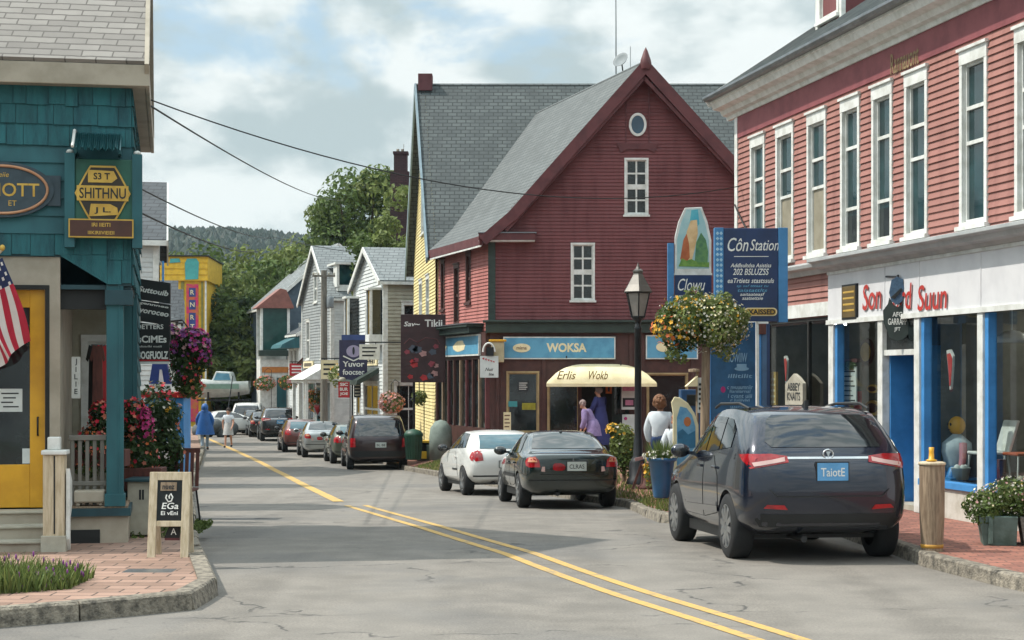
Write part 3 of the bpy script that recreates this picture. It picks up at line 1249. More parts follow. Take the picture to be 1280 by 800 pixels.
for i in range(NU):
    for j in range(NV):
        u, v = (i + .5) / NU, (j + .5) / NV
        if v < 7 / 13 and u < .30:
            cl.use(M_fw if (i % 3 == 1 and j % 4 == 1) or (i % 3 == 2 and j % 4 == 3 and i < 10) else M_fb)
        else:
            cl.use(M_fr if int(v * 13) % 2 == 0 else M_fw)
        cl.add([fpt(i / NU, j / NV), fpt((i + 1) / NU, j / NV), fpt((i + 1) / NU, (j + 1) / NV), fpt(i / NU, (j + 1) / NV)], [(0, 1, 2, 3)], True)
cl.build('cloth', FL)

# ---- newel post by the steps
NW = thing('newel_post', 'pale wooden newel post with a split face beside the yellow door steps', 'post', P(67, 692, 18.9))
b0 = P(67, 692, 18.9)
fn = Fr((b0.x, 18.9, .12), 6)
n = MB(M_wood_lt, fn.M)
n.box(-.115, .112, 0, .2, .15, 1.05)
n.build('shaft', NW, bevel=.012)
n = MB(M_stone, fn.M)
n.box(-.135, .13, -.02, .22, .0, .18)
n.build('base', NW, bevel=.008)
n = MB(M_white, fn.M)
n.box(-.13, .14, -.03, .23, 1.05, 1.10)
n.box(-.07, .06, .02, .16, 1.10, 1.24)
n.build('cap', NW, bevel=.012)
n = MB(M_dark, fn.M)
n.box(.0, .016, -.004, .01, .2, 1.04)
n.build('crack', NW)
n = MB(M_white, fn.M)
n.prism([(0.03, .14), (.05, .9), (.22, .76), (.22, .5), (.1, .36), (.1, .02)], 'x', .125, .165)
n.build('bracket', NW)

# ---- things shown on the porch
bn = MB(M_beige, tf.M)
bx0, bx1 = tf.x(92), tf.x(131)
bn.box(bx0, bx1, .04, .26, zdk + .06, zdk + .20)
bn.box(bx0 + .02, bx0 + .07, .06, .24, zdk + .02, zdk + .06)
bn.box(bx1 - .07, bx1 - .02, .06, .24, zdk + .02, zdk + .06)
o = bn.build('storage_bench', bevel=.02)
tag(o, 'low beige bench box on the porch edge beneath the railing', 'bench')
o = MB(M_white, tf.M)
x, z = tf.hit(95, 472, .5)
o.box(x - .05, x + .05, .5, .52, z - .24, z + .24)
o.use(M_ink)
for k, t in enumerate('JILIE'):
    o.text(t, x, z + .18 - k * .085, .5, size=.085, bold=.01)
tag(o.build('hanging_plaque'), 'narrow white vertical plaque hanging in the teal porch', 'plaque')
for k, (px, m_) in enumerate(((122, M_wood_rd), (128, M_red), (117, M_dark))):
    g = MB(m_, tf.M)
    x, z = tf.hit(px, 470, 1.2 + k * .15)
    yy = 1.2 + k * .15
    pts = [(-.1, .38), (-.17, .2), (-.12, .17), (-.1, .22), (-.12, -.42), (.12, -.42), (.1, .22), (.12, .17), (.17, .2), (.1, .38), (.03, .36), (-.03, .36)]
    g.prism([(x + a * .55, z + c) for a, c in pts], 'y', yy, yy + .05)
    tag(g.build('hanging_coat', bevel=.012), ['brown long coat hanging in the teal porch', 'bright red coat hanging deepest in the teal porch', 'black coat hanging first in the teal porch'][k], 'coat', 'coats hung in the porch')
# ================================================================ the pink corner building with the shop front (right)
PA = Vector((4.19, 32.85, 0))
PB = thing('clapboard_building', 'long pink clapboard building with white windows above a white and blue shop front', 'building', PA)
pf = Fr(PA, -78.97)
PL = 17.5                                                   # length of the front
ZE = 6.84                                                   # underside of the cornice
PD = 9.0                                                    # depth


def sx(px):
    return pf.x(px)


wins = []
for a, c in ((939, 958), (971, 994), (1010, 1035), (1052, 1077), (1091, 1118), (1132, 1162), (1201, 1237), (1270, 1312)):
    wins.append((sx(a) + .1, sx(c) - .1))
WZ0, WZ1 = 4.06, 6.16
zl = 3.92                                                    # top of the shop-front ledge
xl = pf.x(1035, -.22)                                                # where the shop front starts
w = MB(M_pink, pf.M)
clap(w, 0, PL, 3.3, 6.45, [hole(a, c, WZ0, WZ1) for a, c in wins], step=.10, lap=.024)
w.use(M_pink_dk)
w.box(0, PL, -.03, .02, 6.45, ZE + .02)
w.use(M_pink)
w.box(0, PL, .10, .16, 2.9, ZE)
w.M = Fr(PA, ux=(-pf.uy.x, -pf.uy.y)).M                      # far gable end
clap(w, -PD, 0, 0, ZE, step=.10, lap=.024)
w.M = pf.M
w.box(0, PL, PD - .1, PD, 0, ZE)
w.box(PL - .1, PL, .16, PD - .1, 0, ZE)
w.build('wall', PB)
w = MB(M_white, pf.M)
w.box(-.02, .14, -.035, .05, 0, ZE)
w.box(-.025, .0, -.03, .2, 0, ZE)
w.build('corner_board', PB)
for i, (a, c) in enumerate(wins):
    bl = None
    pm = M_pane
    if i in (1, 2):
        bl = (M_blind, WZ0 + .03, WZ0 + (WZ1 - WZ0) * .5)
    if i in (3, 4):
        bl = (M_pane_dk, WZ0 + .03, WZ0 + (WZ1 - WZ0) * .22)
    window(PB, pf, a, c, WZ0, WZ1, cols=1, rows=1, split=[WZ0 + (WZ1 - WZ0) * (.27 if i in (3, 4) else .5), WZ0 + (WZ1 - WZ0) * .72], head=.1, cw=.08, deep=.06, blind=bl, pm=pm)
# cornice: stepped mouldings with a gutter
cn = MB(M_white, pf.M)
prof = [(.0, ZE), (-.06, ZE), (-.08, ZE + .07), (-.16, ZE + .09), (-.20, ZE + .17), (-.34, ZE + .2), (-.38, ZE + .30), (-.40, ZE + .31), (-.40, ZE + .35), (.0, ZE + .35)]
cn.prism(prof, 'x', -.38, PL)
cn.build('cornice', PB)
gt = MB(M_steel, pf.M)
gt.prism([(-.40, ZE + .352), (-.50, ZE + .352), (-.53, ZE + .40), (-.53, ZE + .44), (-.38, ZE + .44)], 'x', -.42, PL)
gt.build('gutter', PB)
rp = .66
e0 = ZE + .43
r = MB(mat('grey_seam_roof', '#757977', '#64696a', rough=.7, scale=1.2, stretch=(.4, 4, 4)), pf.M)
slope(r, (-.42, -.44, e0), (PL, -.44, e0), (PL, PD / 2, e0 + (PD / 2 + .44) * rp), (-.42, PD / 2, e0 + (PD / 2 + .44) * rp), .1)
slope(r, (PL, PD + .44, e0), (-.42, PD + .44, e0), (-.42, PD / 2, e0 + (PD / 2 + .44) * rp), (PL, PD / 2, e0 + (PD / 2 + .44) * rp), .1)
for k in range(34):
    x = -.3 + k * .53
    r.bar((x, -.44, e0 + .015), (x, PD / 2, e0 + .015 + (PD / 2 + .44) * rp), .03, .03)
r.use(M_white)
r.bar((-.40, -.46, e0 - .1), (-.40, PD / 2, e0 - .1 + (PD / 2 + .46) * rp), .05, .2)
r.use(M_pink)
fg = Fr(PA, ux=(-pf.uy.x, -pf.uy.y))
M0 = r.M
r.M = fg.M
clap(r, -PD, 0, ZE, ZE + 3.2, step=.10, xr=lambda z: (-PD + (z - ZE) / rp, -(z - ZE) / rp))
r.M = M0
r.build('roof', PB)
# dormer
dz = e0 + (1.0 + .44) * rp
DX0, DX1 = 1.55, 2.75
d = MB(M_maroon, pf.M)
d.box(DX0, DX1, 1.02, 3.6, dz - .3, dz + 1.75)
d.use(M_white)
d.box(DX0 - .02, DX0 + .1, .97, 1.05, dz - .05, dz + 1.7)
d.box(DX1 - .1, DX1 + .02, .97, 1.05, dz - .05, dz + 1.7)
d.box(DX0 - .1, DX1 + .1, .9, 3.6, dz + 1.72, dz + 1.8)
dm = d.build('dormer', PB)
o = window(PB, Fr(pf.w(0, 1.0, 0), -78.97), DX0 + .2, DX1 - .2, dz + .15, dz + 1.55, cols=1, rows=2, deep=.03)
# ghost lettering on the frieze
g = MB(mat('faded_gold_letters', '#8f7a55', '#7d6a4a', rough=.7), pf.M)
x, z = pf.hit(1131, 72, -.03)
g.text('Rannauont', x, z - .02, -.035, width=.98, height=.3, bold=.008)
g.build('lettering', PB)
# shop-front ledge
lg = MB(mat('ledge_grey', '#a9acab', '#979b9b', rough=.5), pf.M)
Z0 = 3.66
lp = [(.0, Z0), (-.26, Z0), (-.30, Z0 + .05), (-.42, Z0 + .07), (-.45, Z0 + .13), (-.52, Z0 + .15), (-.52, Z0 + .2), (.0, Z0 + .28)]
lg.prism(lp, 'x', xl - .15, PL)
lp2 = [(.0, Z0 + .02), (-.06, Z0 + .02), (-.1, Z0 + .1), (-.22, Z0 + .12), (-.24, Z0 + .18), (.0, Z0 + .25)]
lg.prism(lp2, 'x', -.05, xl - .15)
lg.build('ledge', PB, bevel=.006)
# shop front proper: fascia, pilasters, blue reveals
yf = -.22
fx_ = lambda px: pf.x(px, yf)
zt = 2.88
zs = .55
M_fasc = mat('fascia_white', '#cfcfd0', '#c2c2c4', rough=.5, scale=2)
fa = MB(M_fasc, pf.M)
fa.box(xl, PL, yf, .1, zt, Z0)
for px in (1106, 1149, 1226):
    x = fx_(px)
    fa.box(x - .012, x + .012, yf - .008, yf, zt, Z0)
fa.use(M_white)
fa.box(xl - .02, PL, yf - .03, yf, zt - .05, zt + .02)
fa.box(xl, PL, yf - .02, yf, Z0 - .05, Z0 - .002)
fa.build('fascia', PB)
pil = [(1036, 1042), (1097.5, 1103.5), (1143, 1149.5), (1222, 1229), (1322, 1330)]
pi = MB(M_white, pf.M)
xs = [(fx_(a), fx_(c)) for a, c in pil]
for a, c in xs:
    pi.box(a, c, yf - .01, yf + .16, .13, zt - .05)
    pi.build('pilaster', PB, bevel=.006)
    pi = MB(M_white, pf.M)
w = MB(M_fasc, pf.M)
w.box(xs[-1][1] - .01, PL, yf + .01, yf + .12, .13, zt - .05)
w.build('wall', PB)
bays = [(xs[0][1], xs[1][0]), (xs[2][1], xs[3][0]), (xs[3][1], xs[4][0])]
M_plin = mat('plinth_white', '#c4c1b8', '#a9a598', rough=.6, scale=4)
for a, c in bays:
    pn = MB(M_plin, pf.M)
    pn.box(a, c, yf + .01, yf + .16, .12, zs - .03)
    pn.build('plinth', PB)
for a, c in bays:
    f = MB(M_blue, pf.M)
    f.box(a + .002, a + .1, yf + .02, yf + .14, zs + .06, zt - .052)
    f.box(a + .002, c - .002, yf - .03, yf + .15, zs - .028, zs + .06)
    o = f.build('window', PB, bevel=.005)
    g = MB(M_glass, pf.M)
    g.poly([(a + .1, yf + .12, zs + .06), (c, yf + .12, zs + .06), (c, yf + .12, zt - .05), (a + .1, yf + .12, zt - .05)])
    g.build('pane', o)
# recessed doorway
a, c = xs[1][1], xs[2][0]
dr = MB(M_blue, pf.M)
dr.box(a, a + .05, yf + .1, .75, .13, 2.45)
dr.box(c - .05, c, yf + .1, .75, .13, 2.45)
dr.box(a, c, yf + .1, .75, 2.40, 2.45)
dr.use(M_white)
dr.box(a, c, yf + .02, yf + .14, 2.32, 2.40)
dr.use(M_pane_dk)
dr.box(a, c, yf + .06, yf + .07, 2.40, zt - .05)
dr.use(M_stone)
dr.box(a, c, yf + .1, .8, .126, .2)
dr.build('doorway', PB)
d = MB(M_blue, pf.M)
xa, xc = a + .052, c - .052
d.box(xa, xa + .12, .6, .66, .21, 2.39)
d.box(xc - .12, xc, .6, .66, .21, 2.39)
d.box(xa + .12, xc - .12, .602, .66, 2.25, 2.388)
d.box(xa + .12, xc - .12, .602, .66, .212, .95)
o = d.build('door', PB, bevel=.006)
g = MB(M_pane_dk, pf.M)
g.box(xa + .12, xc - .12, .625, .635, .95, 2.25)
g.build('pane', o)
g = MB(M_paper, pf.M)
g.box(xa + .3, xc - .14, .606, .612, 1.55, 1.95)
g.use(M_ink)
for k in range(4):
    g.box(xa + .33, xc - .18, .603, .606, 1.62 + k * .08, 1.64 + k * .08)
g.build('notice', o)
g = MB(M_steel, pf.M)
g.tube([(xa + .07, .6, 1.1), (xa + .07, .56, 1.1), (xa + .07, .56, 1.3), (xa + .07, .6, 1.3)], .012)
g.build('handle', o)
# left part of the ground floor: pink boards, white band, wide dark window
lw = MB(M_pink, pf.M)
lx0, lz0 = pf.hit(959, 520)
lx1 = xl - .05
zw = 2.98
clap(lw, 0, xl, .1, 3.4, [(lx0, lx1, .7, zw)], step=.10, lap=.024)
lw.use(M_white)
lw.box(0, xl - .02, -.05, -.02, zw + .02, 3.22)
lw.box(lx0 - .1, lx0, -.05, .04, .6, zw)
lw.box(lx1, xl - .002, -.06, .04, .1, zw)
lw.box(lx0 - .1, lx1, -.06, .04, .6, .7)
lw.build('wall', PB)
f = MB(M_dark, pf.M)
for x in (lx0, (lx0 + lx1) / 2 + .3):
    f.box(x, x + .05, -.01, .05, .7, zw)
f.box(lx0, lx1, -.012, .05, zw - .05, zw)
o = f.build('window', PB)
g = MB(M_glass, pf.M)
g.poly([(lx0, .02, .7), (lx1, .02, .7), (lx1, .02, zw - .05), (lx0, .02, zw - .05)])
g.build('pane', o)
# rooms behind the glass
rm = MB(mat('shop_room', '#62635c', '#4f504a', rough=.9), pf.M)
rm.poly([(.2, 3.2, .1), (PL, 3.2, .1), (PL, 3.2, 3.0), (.2, 3.2, 3.0)])
rm.use(mat('shop_floor', '#4a4036', '#3c342c', rough=.7))
rm.poly([(.2, .1, .14), (PL, .1, .14), (PL, 3.2, .14), (.2, 3.2, .14)])
rm.use(mat('shop_ceiling', '#5a5a55', '#4c4c48', rough=.8))
rm.poly([(.2, .0, 3.02), (PL, .0, 3.02), (PL, 3.2, 3.02), (.2, 3.2, 3.02)])
rm.use(MATS['shop_room'])
for x in (.2, xl - .03, xs[1][0] + .02, xs[2][1] - .02):
    rm.poly([(x, .1, .1), (x, 3.2, .1), (x, 3.2, 3.0), (x, .1, 3.0)])
rm.build('shop_interior', PB)
# the shop's ceiling tubes are on
m, N, b = new_mat('lit_tube')
b.inputs['Emission Color'].default_value = (1, .93, .8, 1)
b.inputs['Emission Strength'].default_value = 17
M_tube = m
for k, (x, y) in enumerate(((xs[0][0] + .9, 1.6), ((bays[1][0] + bays[1][1]) / 2, 1.5), (bays[2][0] + 1.2, 1.6), (1.9, 1.4))):
    q = MB(M_tube, pf.M)
    q.box(x - .5, x + .5, y - .05, y + .05, 2.93, 2.97)
    q.use(M_white)
    q.box(x - .52, x + .52, y - .08, y + .08, 2.972, 3.01)
    tag(q.build('ceiling_light'), ['lit ceiling tube behind the first shop window', 'lit ceiling tube above the yellow-headed mannequin', 'lit ceiling tube in the end shop window', 'lit ceiling tube behind the dark window'][k], 'light', 'ceiling tubes in the shop')

# red hand-cut letters on the fascia
M_neon = mat('red_letters', '#b3342c', '#96271f', rough=.5)
for t, pa, pc in (('Son', 1080, 1103), ('ord', 1118, 1141), ('Suun', 1149, 1185)):
    g = MB(M_neon, pf.M)
    za, zc = pf.hit((pa + pc) / 2, 352, yf)[1], pf.hit((pa + pc) / 2, 390, yf)[1]
    g.text(t, (fx_(pa) + fx_(pc)) / 2, (za + zc) / 2, yf - .012, width=fx_(pc) - fx_(pa) + .02, height=abs(za - zc) * .86, shear=.12, ext=.01, bold=.012)
    g.build('lettering', PB)
# brass plaque on the fascia
q = MB(M_iron, pf.M)
xa, za = pf.hit(1055, 400, yf)
xc, zc = pf.hit(1073, 354, yf)
q.box(xa, xc, yf - .04, yf, za, zc)
q.use(mat('brass_panel', '#6d5a33', '#5a4a2b', rough=.45, metal=.3))
q.box(xa + .03, xc - .03, yf - .045, yf - .01, za + .03, zc - .03)
q.use(M_gold)
for k in range(4):
    z = za + .12 + k * (zc - za - .2) / 3.6
    q.box(xa + .07, xc - .07, yf - .048, yf - .02, z, z + .03)
tag(q.build('shop_plaque', bevel=.004), 'dark framed brass plaque on the white fascia left of the red letters', 'plaque')

# hanging sign in the shape of a vest over the blue door
VS = thing('hanging_sign', 'dark vest-shaped sign hanging over the blue shop door', 'sign', pf.w(sx(1122), yf - .5, 3.3))
yv = 24.9
fv = Fr(P(1122, 472, yv) * 1.0, 0)
fv = Fr((XP(1122, yv), yv, 0), -20)
M_slate = mat('slate_sign', '#27332f', '#1f2926', rough=.55)
v = MB(M_slate, fv.M)
k = yv / F


def vx(pts):
    return [((a - 1122) * k, ZP(b, yv)) for a, b in pts]


out = vx([(1105, 404), (1104, 388), (1110, 380), (1112, 372), (1117, 381), (1122, 384), (1128, 381), (1132, 371), (1134, 380), (1141, 390), (1141, 404), (1137, 416), (1130, 424), (1122, 427), (1113, 423)])
v.prism(out, 'y', -.02, .03)
v.build('board', VS, bevel=.005)
v = MB(M_wlet, fv.M)
for t, yy, ww, hh in (('AFG', 393, 14, 6), ('GARRAPP', 402, 27, 8), ('JFT', 412, 9, 6)):
    v.text(t, 0, ZP(yy, yv), -.02, width=ww * k * .86, height=hh * k, bold=.015)
v.build('lettering', VS)
v = MB(mat('denim_blue', '#46637d', '#33495f', rough=.8, scale=14), fv.M)
v.prism(vx([(1112, 366), (1115, 350), (1122, 346), (1129, 349), (1132, 368), (1128, 377), (1122, 381), (1115, 377)]), 'y', -.05, .05)
v.use(M_ink)
v.prism(vx([(1114, 372), (1127, 360), (1129, 363), (1119, 374)]), 'y', -.056, -.05)
v.build('crest', VS, bevel=.01)
v = MB(M_iron, fv.M)
v.bar((0, .03, ZP(349, yv)), (0, .06, ZP(349, yv) + .06), .03)
e1 = pf.w(sx(1122) + .1, yf, ZP(343, yv))
v.M = None
v.tube([fv.w(0, 0, ZP(346, yv)), e1], .014, 6)
v.build('bracket', VS)

# ---- goods behind the shop windows
def at_glass(px, py, depth):
    x, z = pf.hit(px, py, yf + depth)
    return x, yf + depth, z


# notice with grass edge in the first window
o = MB(M_paper, pf.M)
x, y, z = at_glass(1061, 482, .22)
o.box(x - .3, x + .3, y, y + .02, z - .3, z + .3)
o.use(M_ink)
for k in range(7):
    o.box(x - .25, x + .25 - .07 * (k % 3), y - .003, y, z - .24 + k * .075, z - .22 + k * .075)
o.use(M_lf_md)
foliage(o, tuple((x, y, z + .31)), (.3, .04, .06), 160, .07)
o.use(M_wood_rd)
o.box(x - .3, x + .28, y + .02, y + .1, z + .36, z + .42)
tag(o.build('notice_board'), 'pale written board with a leafy top edge in the first shop window', 'board')
o = MB(M_red, pf.M)
x, y, z = at_glass(1064, 505, .3)
o.box(x - .14, x + .14, y, y + .12, z - .32, z + .2)
o.use(M_gold)
o.box(x - .1, x + .1, y - .003, y, z - .1, z + .06)
tag(o.build('gift_box', bevel=.01), 'tall red box under the written board in the shop window', 'box')
for k, (px, py, rx_) in enumerate(((1082, 440, .27), (1090, 486, .22), (1090, 510, .3))):
    o = MB([M_brown, M_gold, M_gold][k], pf.M)
    x, y, z = at_glass(px, py, .55)
    o.disc((x, z), rx_, rx_ * (.8, .3, .4)[k], y, y + .04)
    o.use([M_gold, M_brown, M_brown][k])
    o.disc((x, z), rx_ * .75, rx_ * (.55, .18, .26)[k], y - .006, y)
    tag(o.build('oval_tray', bevel=.006), ['large brown oval tray leaning high in the first shop window', 'small gold tray under the brown oval tray', 'lowest wide gold tray in the first shop window'][k], 'tray', 'trays in the shop window')
# slim red pennants
def pennant(px, py, s, fr, y, label):
    x, z = fr.hit(px, py, y)
    o = MB(M_white, fr.M)
    pts = [(-.16, .42), (.02, .44), (.16, .30), (.15, .1), (.06, -.42), (.0, -.44), (-.05, -.1)]
    o.prism([(x + a * s, z + c * s) for a, c in pts], 'y', y, y + .03)
    o.use(mat('pennant_red', '#c4453f', '#a83630', rough=.6))
    o.prism([(x + a * s * .78 + .01, z + c * s * .82) for a, c in pts], 'y', y - .008, y + .002)
    tag(o.build('pennant'), label, 'pennant')


pennant(1187, 462, .62, pf, yf + .2, 'red pennant hanging above the yellow-headed mannequin in the shop window')
pennant(982, 462, .55, pf, .12, 'red pennant in the dark window above the pale arched board')
# shelving and counters in the dark of the shop
for k, (px, d, h) in enumerate(((1176, 2.2, 1.5), (1208, 2.5, 1.3), (1262, 2.4, 1.2), (1072, 2.0, 1.6))):
    s = MB(mat('shelf_grey', '#6b6a66', '#55544f', rough=.7), pf.M)
    x = pf.hit(px, 500, d)[0]
    for q in range(4):
        s.box(x - .45, x + .45, d, d + .35, .2 + h * q / 3.2, .23 + h * q / 3.2)
    s.box(x - .47, x - .45, d, d + .35, .14, h + .2)
    s.box(x + .45, x + .47, d, d + .35, .14, h + .2)
    cols_ = [M_red, M_paper, M_blue, M_gold, M_black, M_cream]
    for q in range(3):
        for t in range(6):
            s.use(rnd.choice(cols_))
            xx = x - .42 + t * .145
            s.box(xx, xx + rnd.uniform(.06, .11), d + .04, d + .2, .231 + h * q / 3.2, .231 + h * q / 3.2 + rnd.uniform(.12, .3))
    tag(s.build('display_shelf'), ['grey shelf of goods behind the yellow-headed mannequin', 'grey shelf of goods at the right end of the middle shop window', 'grey goods shelf behind the chairs in the shop window', 'shelf of goods behind the oval trays'][k], 'shelf', 'shelves inside the shop')
# small goods along the sills
M_goods = [M_red, M_gold, M_cream, M_blue, M_paper, M_wood_rd, MATS['petal_orange'] if 'petal_orange' in MATS else M_gold, M_stone]
for k in range(13):
    bay = bays[[0, 0, 0, 0, 1, 1, 1, 2, 2, 2, 2, 2, 2][k]]
    t = [.2, .4, .62, .85, .18, .72, .9, .1, .22, .36, .5, .62, .75][k]
    x = bay[0] + .1 + (bay[1] - bay[0] - .1) * t
    o = MB(M_goods[k % 8], pf.M)
    hh = rnd.uniform(.12, .34)
    y = yf + .3 + .12 * (k % 3)
    zb = zs + .06 if k < 7 else .602
    if k % 3 == 0:
        o.lathe([(.0, 0), (.07, 0), (.085, hh * .4), (.075, hh * .6), (.03, hh * .8), (.035, hh), (0, hh)], (x, y, zb), 12)
    elif k % 3 == 1:
        o.lathe([(.0, 0), (.1, 0), (.13, hh * .7), (.14, hh * .75), (.12, hh * .75), (.1, hh * .5), (0, hh * .5)], (x, y, zb), 14)
        for q in range(5):
            o.ell((x + .06 * math.cos(q * 1.26), y + .06 * math.sin(q * 1.26), zb + hh * .72), (.045, .045, .05), 8, 6)
    else:
        o.box(x - .09, x + .09, y - .05, y + .05, zb, zb + hh)
        o.use(M_paper)
        o.box(x - .06, x + .06, y - .053, y - .05, zb + hh * .25, zb + hh * .65)
    nm = ['jar', 'basket', 'carton'][k % 3]
    tag(o.build('goods_' + nm), '%s %s on the sill of the %s shop window' % (['red', 'golden', 'cream', 'blue', 'white', 'brown', 'orange', 'stone-grey'][k % 8], nm, ['first', 'middle', 'end'][[0, 0, 0, 0, 1, 1, 1, 2, 2, 2, 2, 2, 2][k]]), nm, 'goods on the shop sills')
for k, (bi, t) in enumerate(((1, .3), (2, .2), (2, .66))):
    x = bays[bi][0] + .1 + (bays[bi][1] - bays[bi][0]) * t
    o = MB([M_cream, MATS['petal_orange'], M_paper][k], pf.M)
    o.box(x - .3, x + .3, 2.9, 2.95, 1.5, 2.2)
    o.use([M_red, M_navy, M_teal][k])
    o.box(x - .24, x + .24, 2.89, 2.9, 1.58, 1.9)
    tag(o.build('wall_picture'), ['cream and red picture on the back wall of the middle shop window', 'orange picture on the back wall of the end shop window', 'white and teal picture on the back wall of the end shop window'][k], 'picture', 'pictures inside the shop')
# mannequin with a yellow head
MN = thing('mannequin', 'toy-like mannequin with a yellow head and blue shirt in the shop window', 'mannequin', pf.w(sx(1196), yf + .45, zs))
x, y, z = at_glass(1196, 532, .5)
m = MB(M_yellow, pf.M)
m.ell((x, y, z), (.12, .12, .13))
m.use(M_ink)
for q in (-1, 1):
    m.ell((x + q * .04, y - .112, z + .02), (.02, .012, .022), 8, 6)
m.box(x - .03, x + .03, y - .122, y - .112, z - .055, z - .045)
m.build('head', MN)
zb = zs + .06
m = MB(mat('mannequin_shirt', '#a9b6bd', '#8d9ba3', rough=.7), pf.M)
m.lathe([(.05, z - .11), (.13, z - .18), (.2, z - .24), (.21, z - .36), (.17, z - .52), (.16, z - .62), (.02, z - .63)], (x, y, 0), 18)
m.build('shirt', MN)
m = MB(mat('mannequin_arm', '#b98088', '#a36c74', rough=.6), pf.M)
for q in (-1, 1):
    m.tube([(x + q * .19, y, z - .24), (x + q * .24, y - .02, z - .42), (x + q * .25, y - .06, z - .62)], [.055, .05, .045], 10)
m.build('arm', MN)
m = MB(M_blue, pf.M)
for q in (-1, 1):
    m.tube([(x + q * .08, y, z - .6), (x + q * .1, y - .1, zb + .1), (x + q * .1, y - .14, zb)], [.085, .08, .07], 10)
m.box(x - .34, x + .34, y - .25, y + .2, zb - .01, zb + .02)
m.build('legs', MN)
# chairs in the end window
for k, (px, mm) in enumerate(((1243, M_white), (1262, mat('orange_seat', '#b5552e', '#9c4626', rough=.5)))):
    CH = thing('chair', ['white chair with a low back in the end shop window', 'orange-backed chair beside the white chair in the end shop window'][k], 'chair', pf.w(sx(px), yf + .6, zs), 'chairs in the shop window')
    x = pf.hit(px, 560, .6)[0]
    y = .5 + k * .3
    c = MB(mm, pf.M)
    c.box(x - .22, x + .22, y - .2, y + .24, .96, 1.0)
    c.build('seat', CH, bevel=.015)
    c = MB(mm, pf.M)
    c.prism([(y + .2, 1.0), (y + .25, 1.0), (y + .38, 1.42), (y + .33, 1.42)], 'x', x - .2, x + .2)
    c.build('backrest', CH, bevel=.015)
    for qx in (-.19, .19):
        for qy in (-.17, .2):
            c = MB(M_white, pf.M)
            c.tube([(x + qx, y + qy, .96), (x + qx * 1.15, y + qy * 1.15, .6)], .016, 6)
            c.build('leg', CH)
# boxes that carry the window display
o = MB(M_blue, pf.M)
x0, x1 = bays[2][0] + .1, bays[2][1]
o.box(x0, x1, yf + .2, 1.2, .14, .6)
tag(o.build('display_plinth'), 'blue display plinth under the chairs in the end shop window', 'plinth')
o = MB(mat('lamp_dome', '#b9bdbd', '#a3a8a8', rough=.4), pf.M)
x, y, z = at_glass(1265, 428, .9)
o.lathe([(.02, .16), (.1, .15), (.2, .08), (.24, 0), (.23, 0), (.19, .07), (.02, .14)], (x, y, z), 18)
o.tube([(x, y, z + .15), (x, y, 3.0)], .01, 6)
tag(o.build('pendant_lamp'), 'pale dome pendant lamp in the end shop window', 'lamp')
# pale arched board and yellow strip in the dark window
o = MB(M_stone, pf.M)
x, z = pf.hit(995, 488, -.12)
o.prism([(x - .42, z - .5), (x + .42, z - .5), (x + .42, z + .12), (x + .2, z + .22), (x, z + .28), (x - .2, z + .2), (x - .42, z + .1)], 'y', -.16, -.1)
o.use(M_ink)
o.text('ABBEY', x, z + .06, -.16, width=.6, height=.13, bold=.02)
o.text('KNAITS', x, z - .1, -.16, width=.62, height=.14, bold=.02)
o.use(M_iron)
o.bar((x - .38, -.13, z - .5), (x - .38, -.13, .13), .04)
o.bar((x + .38, -.13, z - .5), (x + .38, -.13, .13), .04)
tag(o.build('arched_sign'), 'pale stone arched sign board standing against the dark window', 'sign')
o = MB(M_gold, pf.M)
x, z = pf.hit(966, 486, .1)
o.box(x - .16, x + .16, .1, .14, z - .35, z + .3)
o.use(M_cream)
for k in range(5):
    o.box(x - .12, x + .12, .096, .1, z - .25 + k * .1, z - .21 + k * .1)
tag(o.build('window_poster'), 'yellow poster at the left end of the dark window', 'poster')
# ================================================================ the maroon gable building at the bend
WX, WY = -.66, 52.0
KS = .30                                                     # lean of the street side in plan
GB = thing('gable_building', 'tall maroon gabled building with oval window, grey roof and brown shop front', 'building', (WX, WY, 0))
gf = Fr((WX, WY, 0), 0)
gl = Fr((WX - KS * 6.0, WY + 6.0, 0), ux=(KS, -1))            # street side, left to right
GW = 8.9                                                     # width of the gable front
ap = GW / 2
GE = 6.30                                                    # eave height of the front
AZ = 11.19
rp = (AZ - GE) / ap
zc = 3.62                                                    # underside of the upper walls


def gx(z):
    k = (z - GE) / rp
    return (max(0, k), min(GW, GW - k))


a1, b1 = gf.hit(783, 267), gf.hit(808, 200)
a2, b2 = gf.hit(716, 374), gf.hit(741, 306)
ov = gf.hit(797, 156)
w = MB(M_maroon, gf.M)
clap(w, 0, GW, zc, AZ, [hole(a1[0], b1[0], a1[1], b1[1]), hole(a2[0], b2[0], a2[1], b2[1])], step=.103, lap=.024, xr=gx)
w.box(0, GW, .06, .1, zc, GE)
w.prism([(0.1, GE), (GW - .1, GE), (ap, AZ - .1)], 'y', .06, .1)
w.M = None
# far and right walls
for p, q in (((WX + GW, WY), (WX + GW - KS * 7, WY + 7)),):
    w.poly([(p[0], p[1], -1.2), (q[0], q[1], -1.2), (q[0], q[1], GE), (p[0], p[1], GE)])
w.build('wall', GB)
